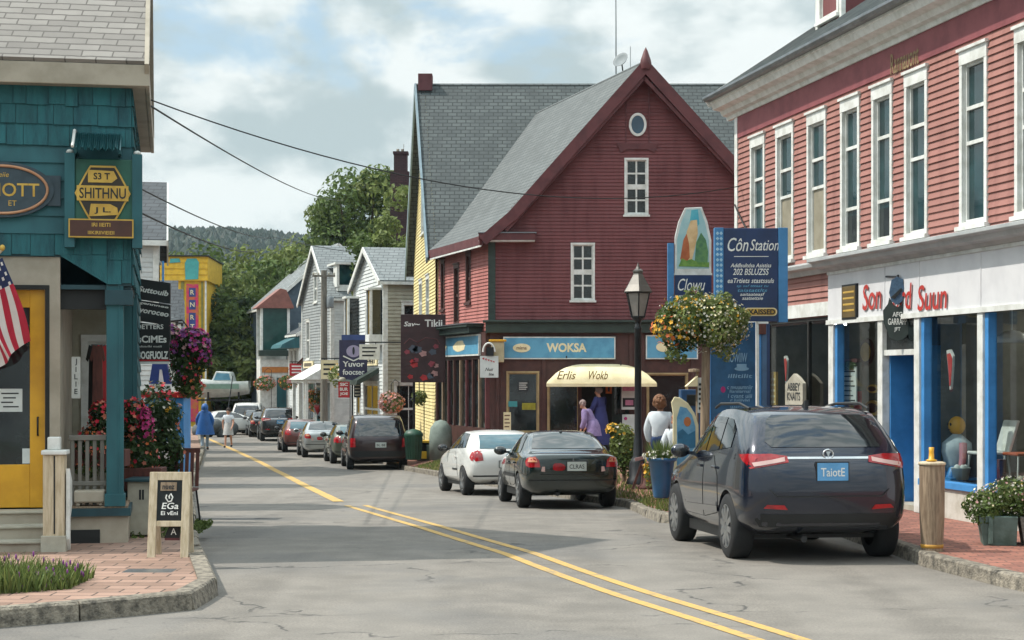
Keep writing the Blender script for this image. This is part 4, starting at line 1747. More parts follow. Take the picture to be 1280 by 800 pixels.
# street side in the sun
lw5 = 6.0 * math.hypot(1, KS)
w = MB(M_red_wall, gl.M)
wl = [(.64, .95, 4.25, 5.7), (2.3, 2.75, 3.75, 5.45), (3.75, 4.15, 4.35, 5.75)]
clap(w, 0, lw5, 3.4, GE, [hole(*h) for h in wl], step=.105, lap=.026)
w.box(0, lw5, .06, .1, -1.2, GE)
w.build('wall', GB)
for h in wl:
    window(GB, gl, *h, fm=M_brown, pm=M_pane_dk, cols=1, rows=2, cw=.09, head=.04)
cb = MB(M_green_tr, gf.M)
cb.box(-.02, .17, -.045, .06, zc, GE)
cb.box(-.045, -.02, -.04, .2, zc, GE)
cb.build('corner_board', GB)
window(GB, gf, a1[0], b1[0], a1[1], b1[1], cols=2, rows=4, cw=.06, pm=M_pane_dk, bar=.05)
window(GB, gf, a2[0], b2[0], a2[1], b2[1], cols=2, rows=4, cw=.06, pm=M_pane_dk, bar=.05)
hd = MB(M_maroon_tr, gf.M)
x, z = gf.hit(797, 186)
hd.prism([(x - .62, z + .16), (x - .5, z - .12), (x - .3, z - .02), (x + .3, z - .02), (x + .5, z - .12), (x + .62, z + .16)], 'y', -.06, 0)
hd.box(ov[0] - .36, ov[0] - .32, -.045, 0, z + .16, z + 2.0)
hd.box(ov[0] + .32, ov[0] + .36, -.045, 0, z + .16, z + 2.0)
hd.build('window_hood', GB)
o = MB(M_white, gf.M)
n = 28
ri, ro = (.19, .27), (.26, .345)
vs = []
for y in (-.07, .0):
    for r_ in (ri, ro):
        for k in range(n):
            t = 2 * math.pi * k / n
            vs.append((ov[0] + r_[0] * math.cos(t), y, ov[1] + r_[1] * math.sin(t)))
fs = []
for k in range(n):
    j = (k + 1) % n
    fs += [(k, j, n + j, n + k), (n + k, n + j, 3 * n + j, 3 * n + k), (2 * n + k, 2 * n + j, j, k)]
o.add(vs, fs)
ow = o.build('oval_window', GB)
o = MB(mat('oval_pane', '#1c3c50', '#274a5e', rough=.06, spec=.7), gf.M)
o.disc(ov, .2, .28, -.05, -.02, 28)
o.build('pane', ow)

# roofs
sk = lambda x, y, z: (WX + x - KS * y, WY + y, z)
oe, of = .32, .38
ez = GE + .06
mz = 6.39                                                    # eave of the main block, 5.2 m behind
MY, MRY, MRZ = 5.8, 10.6, 12.46
mp_ = (MRZ - mz) / (MRY - MY)
yb = MY + (AZ + .1 - mz) / mp_
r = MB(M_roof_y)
k0 = oe * rp
L0, L1 = sk(-oe, -of, ez - k0 * .55), sk(ap, -of, AZ + .12)
# flared foot: two pitches on the street side
m0 = sk(.55, -of, ez + .55 * rp * .92)
m1 = sk(.55, MY + (ez + .55 * rp * .92 - mz) / mp_, ez + .55 * rp * .92)
L3 = sk(-oe - .05, MY + .1, ez - k0 * .55)
slope(r, L0, m0, m1, L3, .1)
slope(r, m0, L1, sk(ap, yb, AZ + .12), m1, .1)
R0 = sk(GW + oe, -of, ez - k0)
slope(r, R0, sk(GW + oe, MY, ez - k0), sk(ap, yb, AZ + .12), L1, .1)
wr = r.build('roof', GB)
# rake boards with a finial
rk = MB(M_maroon_tr)


def bar2(mb, a, c, w_, h_):
    mb.bar(a, c, w_, h_)


rk.bar(sk(-oe + .0, -of - .03, ez - k0 * .55 - .16), sk(.58, -of - .03, ez + .55 * rp * .92 - .14), .1, .30)
rk.bar(sk(.5, -of - .032, ez + .47 * rp * .92 - .15), sk(ap, -of - .032, AZ - .06), .1, .32)
rk.bar(sk(GW + oe, -of - .03, ez - k0 - .16), sk(ap, -of - .03, AZ - .06), .1, .32)
rk.bar(sk(.4, -of + .1, ez - .05), sk(ap, -of + .1, AZ - .4), .24, .1)
rk.bar(sk(GW, -of + .1, ez - .3), sk(ap, -of + .1, AZ - .4), .24, .1)
a = sk(ap, -of - .05, AZ)
rk.lathe([(.14, -.15), (.17, .0), (.15, .12), (.12, .2), (.06, .38), (.0, .5)], a, 12)
rk.bar(sk(-oe - .03, -of, ez - .34), sk(-oe - .03, MY, ez - .34), .12, .26)
# returns of the eave
rk.M = gf.M
rk.box(-oe, 1.35, -of, -.0, GE - .26, GE - .06)
rk.use(M_steel)
rk.box(-oe - .02, 1.38, -of - .03, .0, GE - .058, GE - .03)
rk.use(M_white)
rk.box(-oe, 1.33, -of + .03, .0, GE - .30, GE - .262)
rk.M = None
rk.bar(sk(-oe - .06, -of, ez - .50), sk(-oe - .06, MY, ez - .50), .05, .05)
rk.build('rake_board', GB)

# ---- brown shop front below
zf = .02
b = MB(M_green_tr, gf.M)
b.box(-.12, GW, -.22, .1, zc - .3, zc - .002)
b.box(-.2, GW, -.32, .1, zc, zc + .07)
b.build('frieze', GB, bevel=.01)
cols_h = []
wa0, wb1 = gf.hit(633, 545), gf.hit(674, 464)
wa2, wb2 = gf.hit(684, 545), gf.hit(725, 480)
wa3, wb3 = gf.hit(808, 545), gf.hit(860, 466)
dd0, dd1 = gf.x(727), gf.x(786)
b = MB(M_brown, gf.M)
plain(b, 0, GW, zf - .5, zc - .27, [(wa0[0], wb1[0], .35, wb1[1]), (wa2[0], wb2[0], .35, wb2[1]), (dd0, dd1, zf, 2.36), (wa3[0], wb3[0], .3, wb3[1])], y=-.02, t=.1)
for px in (622, 680, 724.5, 788.5, 804, 866):
    x = gf.x(px)
    b.box(x - .05, x + .05, -.07, -.02, zf - .5, zc - .28)
b.build('shop_front', GB)
M_tanfr = mat('tan_window_frame', '#a8946a', '#8f7c57', rough=.6)
for (x0, z0), (x1, z1) in ((wa0, wb1), (wa2, wb2), (wa3, wb3)):
    window(GB, gf, x0 + .05, x1 - .05, .4, z1 - .05, fm=M_tanfr, pm=M_pane_dk, cols=1, rows=1, cw=.05, sill=False, deep=.03, proud=.045)
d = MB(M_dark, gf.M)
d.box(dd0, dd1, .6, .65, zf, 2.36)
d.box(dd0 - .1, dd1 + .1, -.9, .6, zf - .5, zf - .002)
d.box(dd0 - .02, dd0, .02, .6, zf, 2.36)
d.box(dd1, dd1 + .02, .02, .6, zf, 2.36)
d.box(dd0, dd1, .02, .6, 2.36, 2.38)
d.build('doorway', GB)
d = MB(M_green_tr, gf.M)
xm = gf.x(766)
d.box(xm, xm + .07, .38, .45, zf, 2.34)
d.box(dd1 - .09, dd1 - .02, .38, .45, zf, 2.34)
d.box(xm + .07, dd1 - .09, .385, .45, zf, .9)
d.box(xm + .07, dd1 - .09, .385, .45, 2.1, 2.34)
o = d.build('door', GB)
d = MB(M_pane_dk, gf.M)
d.box(xm + .07, dd1 - .09, .41, .42, .9, 2.1)
d.build('pane', o)
d = MB(bloom('poster', '#d0702c'), gf.M)
x, z = gf.hit(761, 487, .3)
d.box(x - .09, x + .09, .29, .31, z - .12, z + .12)
d.use(M_ink)
d.box(x - .03, x + .03, .286, .29, z - .06, z + .07)
tag(d.build('orange_notice'), 'small orange notice hanging in the dark doorway', 'notice')


def name_board(x0, z0, x1, z1, label, words, oval=None, mtl=None):
    o = MB(M_white, gf.M)
    o.box(x0, x1, -.12, -.02, z0, z1)
    o.use(mtl or M_blue_sign)
    o.box(x0 + .035, x1 - .035, -.126, -.03, z0 + .035, z1 - .035)
    t = tag(o.build('name_board', bevel=.004), label, 'sign', 'blue boards over the maroon shop')
    return t


x0, z0 = gf.hit(629, 449)
x1, z1 = gf.hit(769, 421)
t = name_board(x0, z0, x1, z1, 'long light blue board lettered WOKSA over the brown shop front', None)
q = MB(M_cream, gf.M)
q.text('WOKSA', gf.x(708), (z0 + z1) / 2 + .01, -.126, width=1.18, height=.27, bold=.035)
x = gf.x(652)
q.disc((x, (z0 + z1) / 2), .26, .13, -.135, -.12)
q.use(M_wood)
q.text('mima', x, (z0 + z1) / 2, -.137, width=.3, height=.1, bold=.02)
q.use(M_ink)
q.box(gf.x(708) - .02, gf.x(708) + .02, -.13, -.12, z0 + .03, z0 + .1)
q.build('lettering', t)
x0, z0 = gf.hit(807, 449)
x1, z1 = gf.hit(872, 419)
t = name_board(x0, z0, x1, z1, 'short light blue board right of the lamp post, partly behind the flower ball', None)
q = MB(M_cream, gf.M)
q.disc(((x0 + x1) / 2 - .25, (z0 + z1) / 2), .22, .14, -.135, -.12)
q.build('lettering', t)

# street side: dark shop window bay and a blue board under a small hood
b = MB(M_brown, gl.M)
b.box(.3, lw5 - .02, -.10, .05, -1.0, .5)
b.box(.3, lw5 - .02, -.12, .05, 2.55, 3.36)
nn = 8
for k in range(nn + 1):
    x = .32 + (lw5 - .42) * k / nn
    b.use([M_brown, M_wood, M_maroon_tr][k % 3])
    b.box(x, x + .11, -.12, .05, .5, 2.55)
b.use(M_brown)
b.build('shop_front', GB)
g = MB(M_pane_dk, gl.M)
g.box(.4, lw5 - .1, -.05, -.03, .5, 2.55)
g.build('pane', GB)
hd = MB(M_green_tr, gl.M)
hx0, hx1 = gl.hit(541, 425)[0], lw5 - 1.0
zh = 3.36
hd.box(.1, lw5 - .6, -.55, .0, zh + .16, zh + .24)
hd.box(.2, lw5 - .7, -.45, .0, zh - .02, zh + .158)
hd.use(M_steel)
hd.box(.05, lw5 - .55, -.58, .0, zh + .242, zh + .27)
hd.build('hood', GB, bevel=.01)
q = MB(M_white, gl.M)
q.box(.35, lw5 - .5, -.2, -.125, 2.66, 3.3)
q.use(M_blue_sign)
q.box(.4, lw5 - .55, -.206, -.13, 2.71, 3.25)
q.use(M_cream)
for (cx_, s) in ((1.5, 1), (3.6, 1.35)):
    n = 16
    q.prism([(cx_ + s * .5 * math.cos(2 * math.pi * k / n) * (1 + .25 * math.sin(5 * k)), 2.98 + .2 * math.sin(2 * math.pi * k / n) * (1 + .2 * math.cos(7 * k))) for k in range(n)], 'y', -.212, -.2)
tag(q.build('name_board'), 'small blue board with cream shapes on the sunlit street side of the maroon building', 'sign', 'blue boards over the maroon shop')
st = MB(M_green_tr, gl.M)
st.box(.2, 3.2, -.75, -.14, -.75, -.15)
tag(st.build('planter_trough', bevel=.015), 'low dark green trough at the foot of the street side shop window', 'planter')

# ---- cream awning over the door
AW = thing('shop_awning', 'rounded cream awning with faded lettering over the dark doorway', 'awning', gf.w(gf.x(752), 0, 2.4))
ya = -1.15
ax0, az0 = gf.hit(683, 482, ya)
ax1, _ = gf.hit(821, 482, ya)
zt_ = gf.hit(752, 455, -.1)[1]
a = MB(M_cream, gf.M)
NU, NV = 28, 8
vs = []
for j in range(NV + 1):
    t = j / NV
    yy = ya * (1 - t ** 1.8) - .03
    hz_ = az0 + .06 + (zt_ - az0 - .06) * math.sin(t * math.pi / 2) ** .9
    for i in range(NU + 1):
        u = i / NU
        e_ = abs(2 * u - 1)
        edge = max(0, 1 - e_ ** 5)
        inset = (.42 * t ** 1.2) * (1 if True else 0)
        xx = ax0 + (ax1 - ax0) * (.5 + (u - .5) * (1 - .34 * t ** 1.6))
        vs.append((xx, yy, az0 + .06 + (hz_ - az0 - .06) * (.35 + .65 * edge ** .5) if j else az0 + .06))
fs = []
for j in range(NV):
    for i in range(NU):
        fs.append((j * (NU + 1) + i, j * (NU + 1) + i + 1, (j + 1) * (NU + 1) + i + 1, (j + 1) * (NU + 1) + i))
a.add(vs, fs, True)
a.box(ax0, ax1, ya - .045, ya - .02, az0 - .03, az0 + .062)
for q in (0, 1):
    xx = ax0 if q == 0 else ax1
    a.poly([(xx, ya - .03, az0 + .06), (xx, ya - .03, az0 - .03), (xx + (.4 if q == 0 else -.4), -.03, az0), (xx + (.4 if q == 0 else -.4), -.03, zt_ - .3)])
a.build('canvas', AW)
a = MB(mat('faded_awning_letters', '#8f7a4c', '#7c693f', rough=.9), gf.M)
for px, s in ((708, 'Erlis'), (748, 'Wokb')):
    xq, zq = gf.hit(px, 469, ya)
    a.text(s, xq, zq, ya - .02 + .55 * 0, width=.55, height=.24, shear=.35, bold=.01)
ob = a.build('lettering', AW)
fr_ = MB(M_iron, gf.M)
fr_.tube([(ax0 + .02, ya, az0), (ax1 - .02, ya, az0)], .014, 6)
for q in (ax0 + .02, ax1 - .02):
    fr_.tube([(q, ya, az0), (gf.x(727) - .05 if q < 3 else dd1 + .1, -.02, az0 + .05)], .012, 6)
fr_.build('frame', AW)
# poster stand beside the door
pp = MB(M_iron, gf.M)
x0, x1 = gf.hit(776, 560, -.5)[0], gf.hit(797, 560, -.5)[0]
pp.bar((x0, -.5, zf - .45), (x0, -.5, 2.5), .03)
pp.bar((x1, -.5, zf - .45), (x1, -.5, 2.2), .03)
PS = pp
PSO = tag(pp.build('poster_stand'), 'thin black stand holding two pink and white posters left of the lamp post', 'stand')
q = MB(M_paper, gf.M)
z0, z1 = gf.hit(787, 512, -.5)[1], gf.hit(787, 481, -.5)[1]
q.box(x0 + .02, x1 - .02, -.53, -.505, z0, z1)
q.use(bloom('poster_pink', '#c57f9d'))
q.box(x0 + .05, x1 - .05, -.536, -.53, z1 - .18, z1 - .04)
q.use(M_ink)
q.box(x0 + .05, x1 - .05, -.536, -.53, z0 + .08, z0 + .34)
q.use(bloom('poster_pink', '#c57f9d'))
q.box(x0 + .13, x1 - .13, -.541, -.536, z0 + .13, z0 + .28)
q.use(M_paper)
z0, z1 = gf.hit(787, 547, -.5)[1], gf.hit(787, 518, -.5)[1]
q.box(x0 + .04, x1 - .09, -.53, -.505, z0, z1)
q.use(B_pink)
q.ell((x0 + .14, -.533, z1 - .12), (.05, .008, .05), 8, 6)
q.use(M_navy)
for k in range(5):
    q.box(x0 + .09 + .04 * (k % 2), x0 + .24 + .03 * (k % 2), -.534, -.53, z0 + .06 + k * .06, z0 + .085 + k * .06)
q.build('poster', PSO)
# things in the front windows
for (px, py, w_, h_, m_, lb) in ((654, 483, .34, .3, M_paper, 'pale sketched menu in the left shop window'), (661, 508, .4, .2, bloom('poster_y', '#a9a336'), 'yellow card in the left shop window'), (641, 505, .26, .16, mat('turquoise_card', '#3b8f93', '#327b7f'), 'turquoise card in the left shop window'), (634, 527, .22, .55, M_cream, 'tall cream menu board left of the first shop window')):
    x, z = gf.hit(px, py, -.08)
    o = MB(M_ink if 'sketched' in lb else m_, gf.M)
    o.box(x - w_ / 2, x + w_ / 2, -.075, -.045, z - h_ / 2, z + h_ / 2)
    o.use(M_wlet if 'sketched' in lb else (M_wood_rd if 'cream' in lb else m_))
    for k in range(4):
        o.box(x - w_ * .36, x + w_ * (.36 - .1 * (k % 2)), -.08, -.075, z + h_ * (.3 - k * .2), z + h_ * (.36 - k * .2))
    tag(o.build('window_card'), lb, 'card', 'cards in the shop windows')
q = MB(M_paper, gf.M)
x, z = gf.hit(668, 469, -.06)
# ================================================================ the big block behind with its yellow gable end
MBK = thing('main_block', 'large slate roofed block with a pale yellow clapboard gable behind the maroon front', 'building', sk(0, MY, 0))
K2 = .13
q0 = Vector(sk(-.1, MY, 0))
mk = lambda x, y, z: (q0.x + x - K2 * (y - MY), WY + y, z)
MD = MRY * 2 - MY
yl_ = Fr((q0.x - K2 * (MD - MY), WY + MD, 0), ux=(K2, -1))
yw = (MD - MY) * math.hypot(1, K2)
w = MB(M_yellow_cl, yl_.M)


def yx(z):
    k = max(0, (z - mz) / (MRZ - mz)) * yw / 2
    return (k, yw - k)


a, c = yl_.hit(524, 296), yl_.hit(537, 246)
wa = (yw * .40, yw * .56, 7.2, 9.3)
wb = (yw * .3, yw * .42, 4.0, 5.4)
wc = (yw * .62, yw * .74, 4.0, 5.4)
clap(w, 0, yw, -1.0, MRZ, [hole(*wa), hole(*wb), hole(*wc)], step=.115, lap=.026, xr=yx)
w.box(0, yw, .06, .12, -1.2, mz)
w.prism([(0.2, mz), (yw - .2, mz), (yw / 2, MRZ - .2)], 'y', .06, .12)
w.build('wall', MBK)
for h in (wa, wb, wc):
    window(MBK, yl_, *h, cols=2, rows=2, pm=M_pane_dk, cw=.1, head=.05)
w = MB(M_maroon)
w.poly([mk(0, MY + .2, -1.2), mk(14, MY + .2, -1.2), mk(14, MY + .2, mz), mk(0, MY + .2, mz)])
w.poly([mk(0, MD, -1.2), mk(14, MD, -1.2), mk(14, MD, mz), mk(0, MD, mz)])
w.poly([mk(14, MY, -1.2), mk(14, MD, -1.2), mk(14, MD, mz), mk(14, MRY, MRZ), mk(14, MY, mz)])
w.build('wall', MBK)
r = MB(M_roof_x)
ov_ = .3
slope(r, mk(-ov_, MY - .35, mz - .35 * mp_), mk(14, MY - .35, mz - .35 * mp_), mk(14, MRY, MRZ), mk(-ov_, MRY, MRZ), .12)
slope(r, mk(14, MD + .35, mz - .35 * mp_), mk(-ov_, MD + .35, mz - .35 * mp_), mk(-ov_, MRY, MRZ), mk(14, MRY, MRZ), .12)
r.build('roof', MBK)
k_ = MB(mat('blue_grey_rake', '#7d9099', '#6c7f88', rough=.5))
k_.bar(mk(-ov_ - .02, MY - .35, mz - .35 * mp_ - .12), mk(-ov_ - .02, MRY, MRZ - .1), .06, .3)
k_.bar(mk(-ov_ - .02, MD + .35, mz - .35 * mp_ - .12), mk(-ov_ - .02, MRY, MRZ - .1), .06, .3)
k_.build('rake_board', MBK)
c = MB(mat('ridge_stack', '#5d3438', '#4c292d', rough=.8))
c.box(*[mk(-.2, 0, 0)[0] - K2 * (MRY - MY) - mk(-.2, 0, 0)[0] + mk(-.2, MY, 0)[0], mk(.3, MY, 0)[0] - K2 * (MRY - MY)][0:2], WY + MRY - .35, WY + MRY + .3, MRZ - .3, MRZ + .3)
c.build('chimney', MBK, bevel=.01)
# aerial mast and dish on the maroon ridge
MS = thing('aerial_mast', 'thin aerial mast rising behind the maroon gable peak', 'aerial', P(770, 110, 58))
m = MB(M_steel)
m.tube([P(770, 120, 58), P(770, 30, 58), P(769.5, -60, 58)], [.03, .022, .012], 6)
m.build('mast', MS)
m = MB(M_steel)
m.tube([P(788, 100, 57), P(788, 58, 57)], .012, 5)
m.build('whip', MS)
DS = thing('satellite_dish', 'grey satellite dish on the ridge beside the maroon gable peak', 'dish', P(776, 76, 57.5))
m = MB(mat('dish_grey', '#7f8688', '#70777a', rough=.7))
c0 = P(776, 75, 57.5)
m.lathe([(.0, -.08), (.12, -.07), (.22, -.03), (.28, .03), (.275, .035), (.2, -.01), (.0, -.05)], c0, 20, axis=(-.5, -.6, .45))
m.build('reflector', DS)
m = MB(M_iron)
m.tube([c0 + Vector((.03, .05, -.05)), c0 + Vector((.1, .2, -.5))], .025, 6)
m.build('bracket', DS)

# tall brick chimney behind
CH = thing('brick_chimney', 'dark brick chimney with two pots behind the yellow gable end', 'chimney', P(499, 260, 84))
c = MB(M_chim)
o = P(500, 472, 84)
c.box(o.x - .45, o.x + .45, 83.7, 84.5, ZP(300, 84), ZP(215, 84))
c.box(o.x - .28, o.x + .35, 83.75, 84.4, ZP(215, 84), ZP(193, 84))
c.box(o.x - .32, o.x + .4, 83.7, 84.45, ZP(193, 84), ZP(190, 84))
c.build('stack', CH)
c = MB(M_conc)
for x in (-.1, .12):
    c.lathe([(.07, 0), (.08, .1), (.06, .14)], (o.x + x, 84, ZP(190, 84)), 10)
c.tube([(o.x + .18, 84, ZP(190, 84)), (o.x + .18, 84, ZP(180, 84))], .012, 5)
c.build('pot', CH)
# ================================================================ houses further along the street
def row_house(name, label, X, Y, k, L, D, ze, zr, across, wm, roofm, wins_s=(), wins_e=(), tm=None, pm=None, cat='house', em=None):
    """X, Y = near street corner; L along the street, D deep. across = ridge runs away from the street (gable to the street)"""
    tm = tm or M_white
    pm = pm or M_pane_dk
    root = thing(name, label, cat, (X, Y, 0))
    u = Vector((k, -1)).normalized()
    fs = Fr((X - u.x * L, Y - u.y * L, 0), ux=u)
    fe = Fr((X, Y, 0), ux=(fs.uy.x, fs.uy.y))
    g = (zr - ze)
    sxr = (lambda z: (max(0, (z - ze) / g) * L / 2, L - max(0, (z - ze) / g) * L / 2)) if across else None
    exr = None if across else (lambda z: (max(0, (z - ze) / g) * D / 2, D - max(0, (z - ze) / g) * D / 2))
    w = MB(wm, fs.M)
    clap(w, 0, L, -1.3, zr if across else ze, [hole(*h) for h in wins_s], step=.15, lap=.03, xr=sxr)
    w.use(em or wm)
    w.M = fe.M
    clap(w, 0, D, -1.3, ze if across else zr, [hole(*h) for h in wins_e], step=.15, lap=.03, xr=exr)
    w.M = fs.M
    w.box(.07, L - .07, .07, D - .02, -1.3, ze - .02)
    if across:
        w.prism([(.1, ze - .03), (L - .1, ze - .03), (L / 2, zr - .1)], 'y', .07, D - .02)
    else:
        w.M = fe.M
        w.prism([(.1, ze - .03), (D - .1, ze - .03), (D / 2, zr - .1)], 'y', .07, L - .02)
    w.build('wall', root)
    r = MB(roofm, fs.M)
    o, e = .22, .2
    if across:
        rp = g / (L / 2)
        slope(r, (L + e, -o, ze - e * rp + .05), (L + e, D, ze - e * rp + .05), (L / 2, D, zr + .05), (L / 2, -o, zr + .05), .1)
        slope(r, (-e, D, ze - e * rp + .05), (-e, -o, ze - e * rp + .05), (L / 2, -o, zr + .05), (L / 2, D, zr + .05), .1)
        r.use(tm)
        for xx in (L + e, -e):
            r.bar((xx, -o - .02, ze - e * rp - .06), (L / 2, -o - .02, zr - .06), .05, .2)
        r.box(L + e - .02, L + e + .03, -o, D, ze - e * rp - .12, ze - e * rp + .0)
    else:
        rp = g / (D / 2)
        slope(r, (-o, -e, ze - e * rp + .05), (L + o, -e, ze - e * rp + .05), (L + o, D / 2, zr + .05), (-o, D / 2, zr + .05), .1)
        slope(r, (L + o, D + e, ze - e * rp + .05), (-o, D + e, ze - e * rp + .05), (-o, D / 2, zr + .05), (L + o, D / 2, zr + .05), .1)
        r.use(tm)
        for yy in (-e, D + e):
            r.bar((L + o + .02, yy, ze - e * rp - .06), (L + o + .02, D / 2, zr - .06), .05, .2)
        r.box(-o, L + o, -e - .04, -e + .01, ze - e * rp - .12, ze - e * rp + .0)
    r.build('roof', root)
    c = MB(tm, fs.M)
    c.box(L - .14, L + .03, -.04, -.0, -1.3, ze)
    c.box(L + .0, L + .035, -.002, .15, -1.3, ze)
    c.build('corner_board', root)
    c = MB(tm, fs.M)
    c.box(-.02, .14, -.04, .0, -1.3, ze)
    c.build('corner_board', root)
    for f, ws in ((fs, wins_s), (fe, wins_e)):
        for h in ws:
            if h[2] < -.9:
                d = MB([M_blue, M_green_tr, M_teal, M_white][int(h[0] * 7) % 4], f.M)
                d.box(h[0], h[1], .0, .06, h[2], h[3])
                d.use(tm)
                d.box(h[0] - .1, h[0], -.04, .06, h[2], h[3] + .1)
                d.box(h[1], h[1] + .1, -.04, .06, h[2], h[3] + .1)
                d.box(h[0], h[1], -.04, .06, h[3], h[3] + .1)
                dd = d.build('door', root)
                d = MB(pm, f.M)
                d.box(h[0] + .15, h[1] - .15, -.01, .0, h[2] + .9, h[3] - .15)
                d.build('pane', dd)
            else:
                window(root, f, *h, fm=tm, pm=pm, cols=2 if h[1] - h[0] > .5 else 1, rows=2, cw=.1, deep=.05, head=.03)
    return root, fs, fe


M_rf_gr = brick_mat('weathered_shingles', '#7d8384', '#6e7475', '#4a4f50', 'X', 'Z', w=.4, h=.16, mortar_size=.015, kv=1.2, bump=.5)
M_rf_dk = brick_mat('charcoal_shingles', '#4a4f53', '#3e4347', '#2a2d30', 'X', 'Z', w=.4, h=.16, mortar_size=.015, kv=1.2, bump=.5)
KH = .3
h1, f1s, f1e = row_house('street_house', 'tan clapboard house with a white bay window and grey roof beyond the yellow gable', XP(480, 70), 70, .26, 7.2, 8, 5.9, 7.4, True, M_white_cl, M_rf_gr,
                         [(3.1, 3.9, 3.0, 4.9), (4.5, 5.3, 3.0, 4.9), (.8, 1.7, -1.0, 1.4), (2.6, 6.0, -.3, 1.7)], [(.8, 1.6, 3.5, 4.9), (.5, 1.5, -.2, 1.7)], em=M_tan_cl)
# white oriel with a flower box
for (xx, ww, zz, hh) in ((6.0, .95, 3.3, 2.2), (.5, .85, 3.3, 2.1)):
    b = MB(M_white, f1s.M)
    b.box(xx, xx + ww, -.55, .0, zz, zz + .42)
    b.box(xx - .03, xx + ww + .03, -.6, .0, zz + hh, zz + hh + .1)
    for q in (xx, xx + ww - .1):
        b.box(q, q + .1, -.52, -.42, zz + .42, zz + hh)
    b.box(xx, xx + .1, -.4, 0, zz + .42, zz + hh)
    o = b.build('bay_window', h1, bevel=.008)
    b = MB(M_pane_dk, f1s.M)
    b.box(xx + .03, xx + ww - .03, -.48, -.02, zz + .42, zz + hh)
    b.build('pane', o)
h2, f2s, f2e = row_house('street_house', 'grey shingled house with its gable to the street and a wide white roof window', XP(414, 86), 86, KH, 8.2, 9, 6.0, 8.7, True, M_grey_cl, M_rf_gr,
                         [(3.7, 4.5, 5.9, 7.2), (1.4, 2.3, 3.0, 4.9), (5.6, 6.5, 3.0, 4.9), (.8, 3.6, -.4, 1.7), (4.4, 5.5, -1.0, 1.5)], [(.7, 1.5, 3.2, 4.9), (2.7, 3.5, 3.2, 4.9)], em=M_white_cl)
d = MB(M_white, f2s.M)
L = 8.2
rp2 = (8.7 - 6.0) / 4.1
zc2 = 6.0 + .45
d.box(L - .6, L - .2, .35, 2.0, zc2 - .2, zc2 + .1)
d.box(L - 1.0, L - .1, .3, .42, zc2, zc2 + 1.1)
d.box(L - 1.0, L - .1, 2.0, 2.12, zc2, zc2 + 1.1)
d.box(L - 2.2, L + .0, .2, 2.2, zc2 + 1.1, zc2 + 1.2)
do = d.build('dormer', h2)
d = MB(M_pane, f2s.M)
d.box(L - .9, L - .3, .42, 2.0, zc2 + .1, zc2 + 1.1)
d.build('pane', do)
h3, f3s, f3e = row_house('street_house', 'blue-grey clapboard house with a long roof falling to the street, farthest of the row', XP(337, 108), 108, KH, 8.0, 8.5, 6.5, 10.3, False, M_bluegrey_cl, M_rf_gr,
                         [(5.2, 6.2, 3.6, 5.2)], [(1.9, 2.7, 3.6, 5.2), (3.4, 4.2, 6.2, 7.5)], em=M_bluegrey_cl)
# tall bay with a red roof and a teal window
b = MB(M_white, f3e.M)
b.box(-.8, 1.0, -1.5, -.0, -1.2, 3.1)
b.box(-.8, -.64, -1.5, -1.34, 3.1, 6.2)
b.box(.84, 1.0, -1.5, -1.34, 3.1, 6.2)
b.box(-.8, 1.0, -.1, 0, 3.1, 6.2)
b.use(M_green_tr)
b.box(-.9, 1.1, -1.85, -1.4, 3.3, 3.65)
b.use(mat('orange_fascia', '#c07a3a', '#a8672e'))
b.box(-.7, 1.0, -1.54, -1.5, 2.3, 2.65)
b.use(M_teal)
b.box(.2, .8, -1.52, -1.5, -1.0, 2.0)
bo = b.build('bay', h3)
b = MB(mat('teal_bay_glass', '#2b4c48', '#223d3a', rough=.1, scale=1.5), f3e.M)
b.box(-.66, .86, -1.44, -.1, 3.66, 6.2)
b.build('pane', bo)
b = MB(mat('red_tin_roof', '#845248', '#70443c', rough=.6), f3e.M)
b.prism([(-1.1, 6.2), (1.2, 6.2), (1.2, 6.3), (.75, 7.3), (.4, 7.4)], 'y', -1.75, .0)
b.build('roof', bo)
h4, f4s, f4e = row_house('street_house', 'small white cottage with a teal hood between the grey gable and the blue-grey house', XP(374, 101), 101, KH, 3.4, 5, 4.6, 6.0, False, M_white_cl, M_rf_dk,
                         [(.6, 1.3, 1.6, 3.6), (1.9, 2.6, 1.6, 3.6)], [(.5, 1.2, 1.6, 3.6)])
b = MB(M_teal, f4s.M)
b.prism([(-1.0, 3.9), (-1.1, 3.7), (.0, 3.7), (.0, 4.4)], 'x', -.1, 3.5)
b.build('hood', h4)

# shop awnings, small hanging signs and a porch along the far row
for f, x0, x1, z_, m_, rt in ((f1s, 2.4, 6.2, 1.9, M_green_tr, h1), (f2s, .6, 3.8, 1.9, M_maroon_tr, h2)):
    a = MB(m_, f.M)
    a.prism([(-.9, z_), (-.95, z_ - .2), (-.88, z_ - .2), (.0, z_ + .3), (.0, z_ + .5)], 'x', x0, x1)
    a.build('awning', rt)
    a = MB(M_cream, f.M)
    a.box(x0 + .2, x1 - .2, -.08, -.0, z_ + .6, z_ + .95)
    a.use(M_ink)
    for q in range(7):
        a.box(x0 + .5 + q * (x1 - x0 - 1) / 7, x0 + .75 + q * (x1 - x0 - 1) / 7, -.084, -.08, z_ + .68, z_ + .86)
    a.build('fascia_board', rt)
p = MB(M_white, f2s.M)
p.box(4.2, 8.1, -1.3, 0, 1.75, 1.9)
p.prism([(-1.4, 1.9), (.0, 1.9), (.0, 2.7)], 'x', 4.1, 8.2)
for q in (4.3, 6.1, 7.9):
    p.box(q, q + .14, -1.25, -1.1, -1.2, 1.75)
p.build('porch', h2)
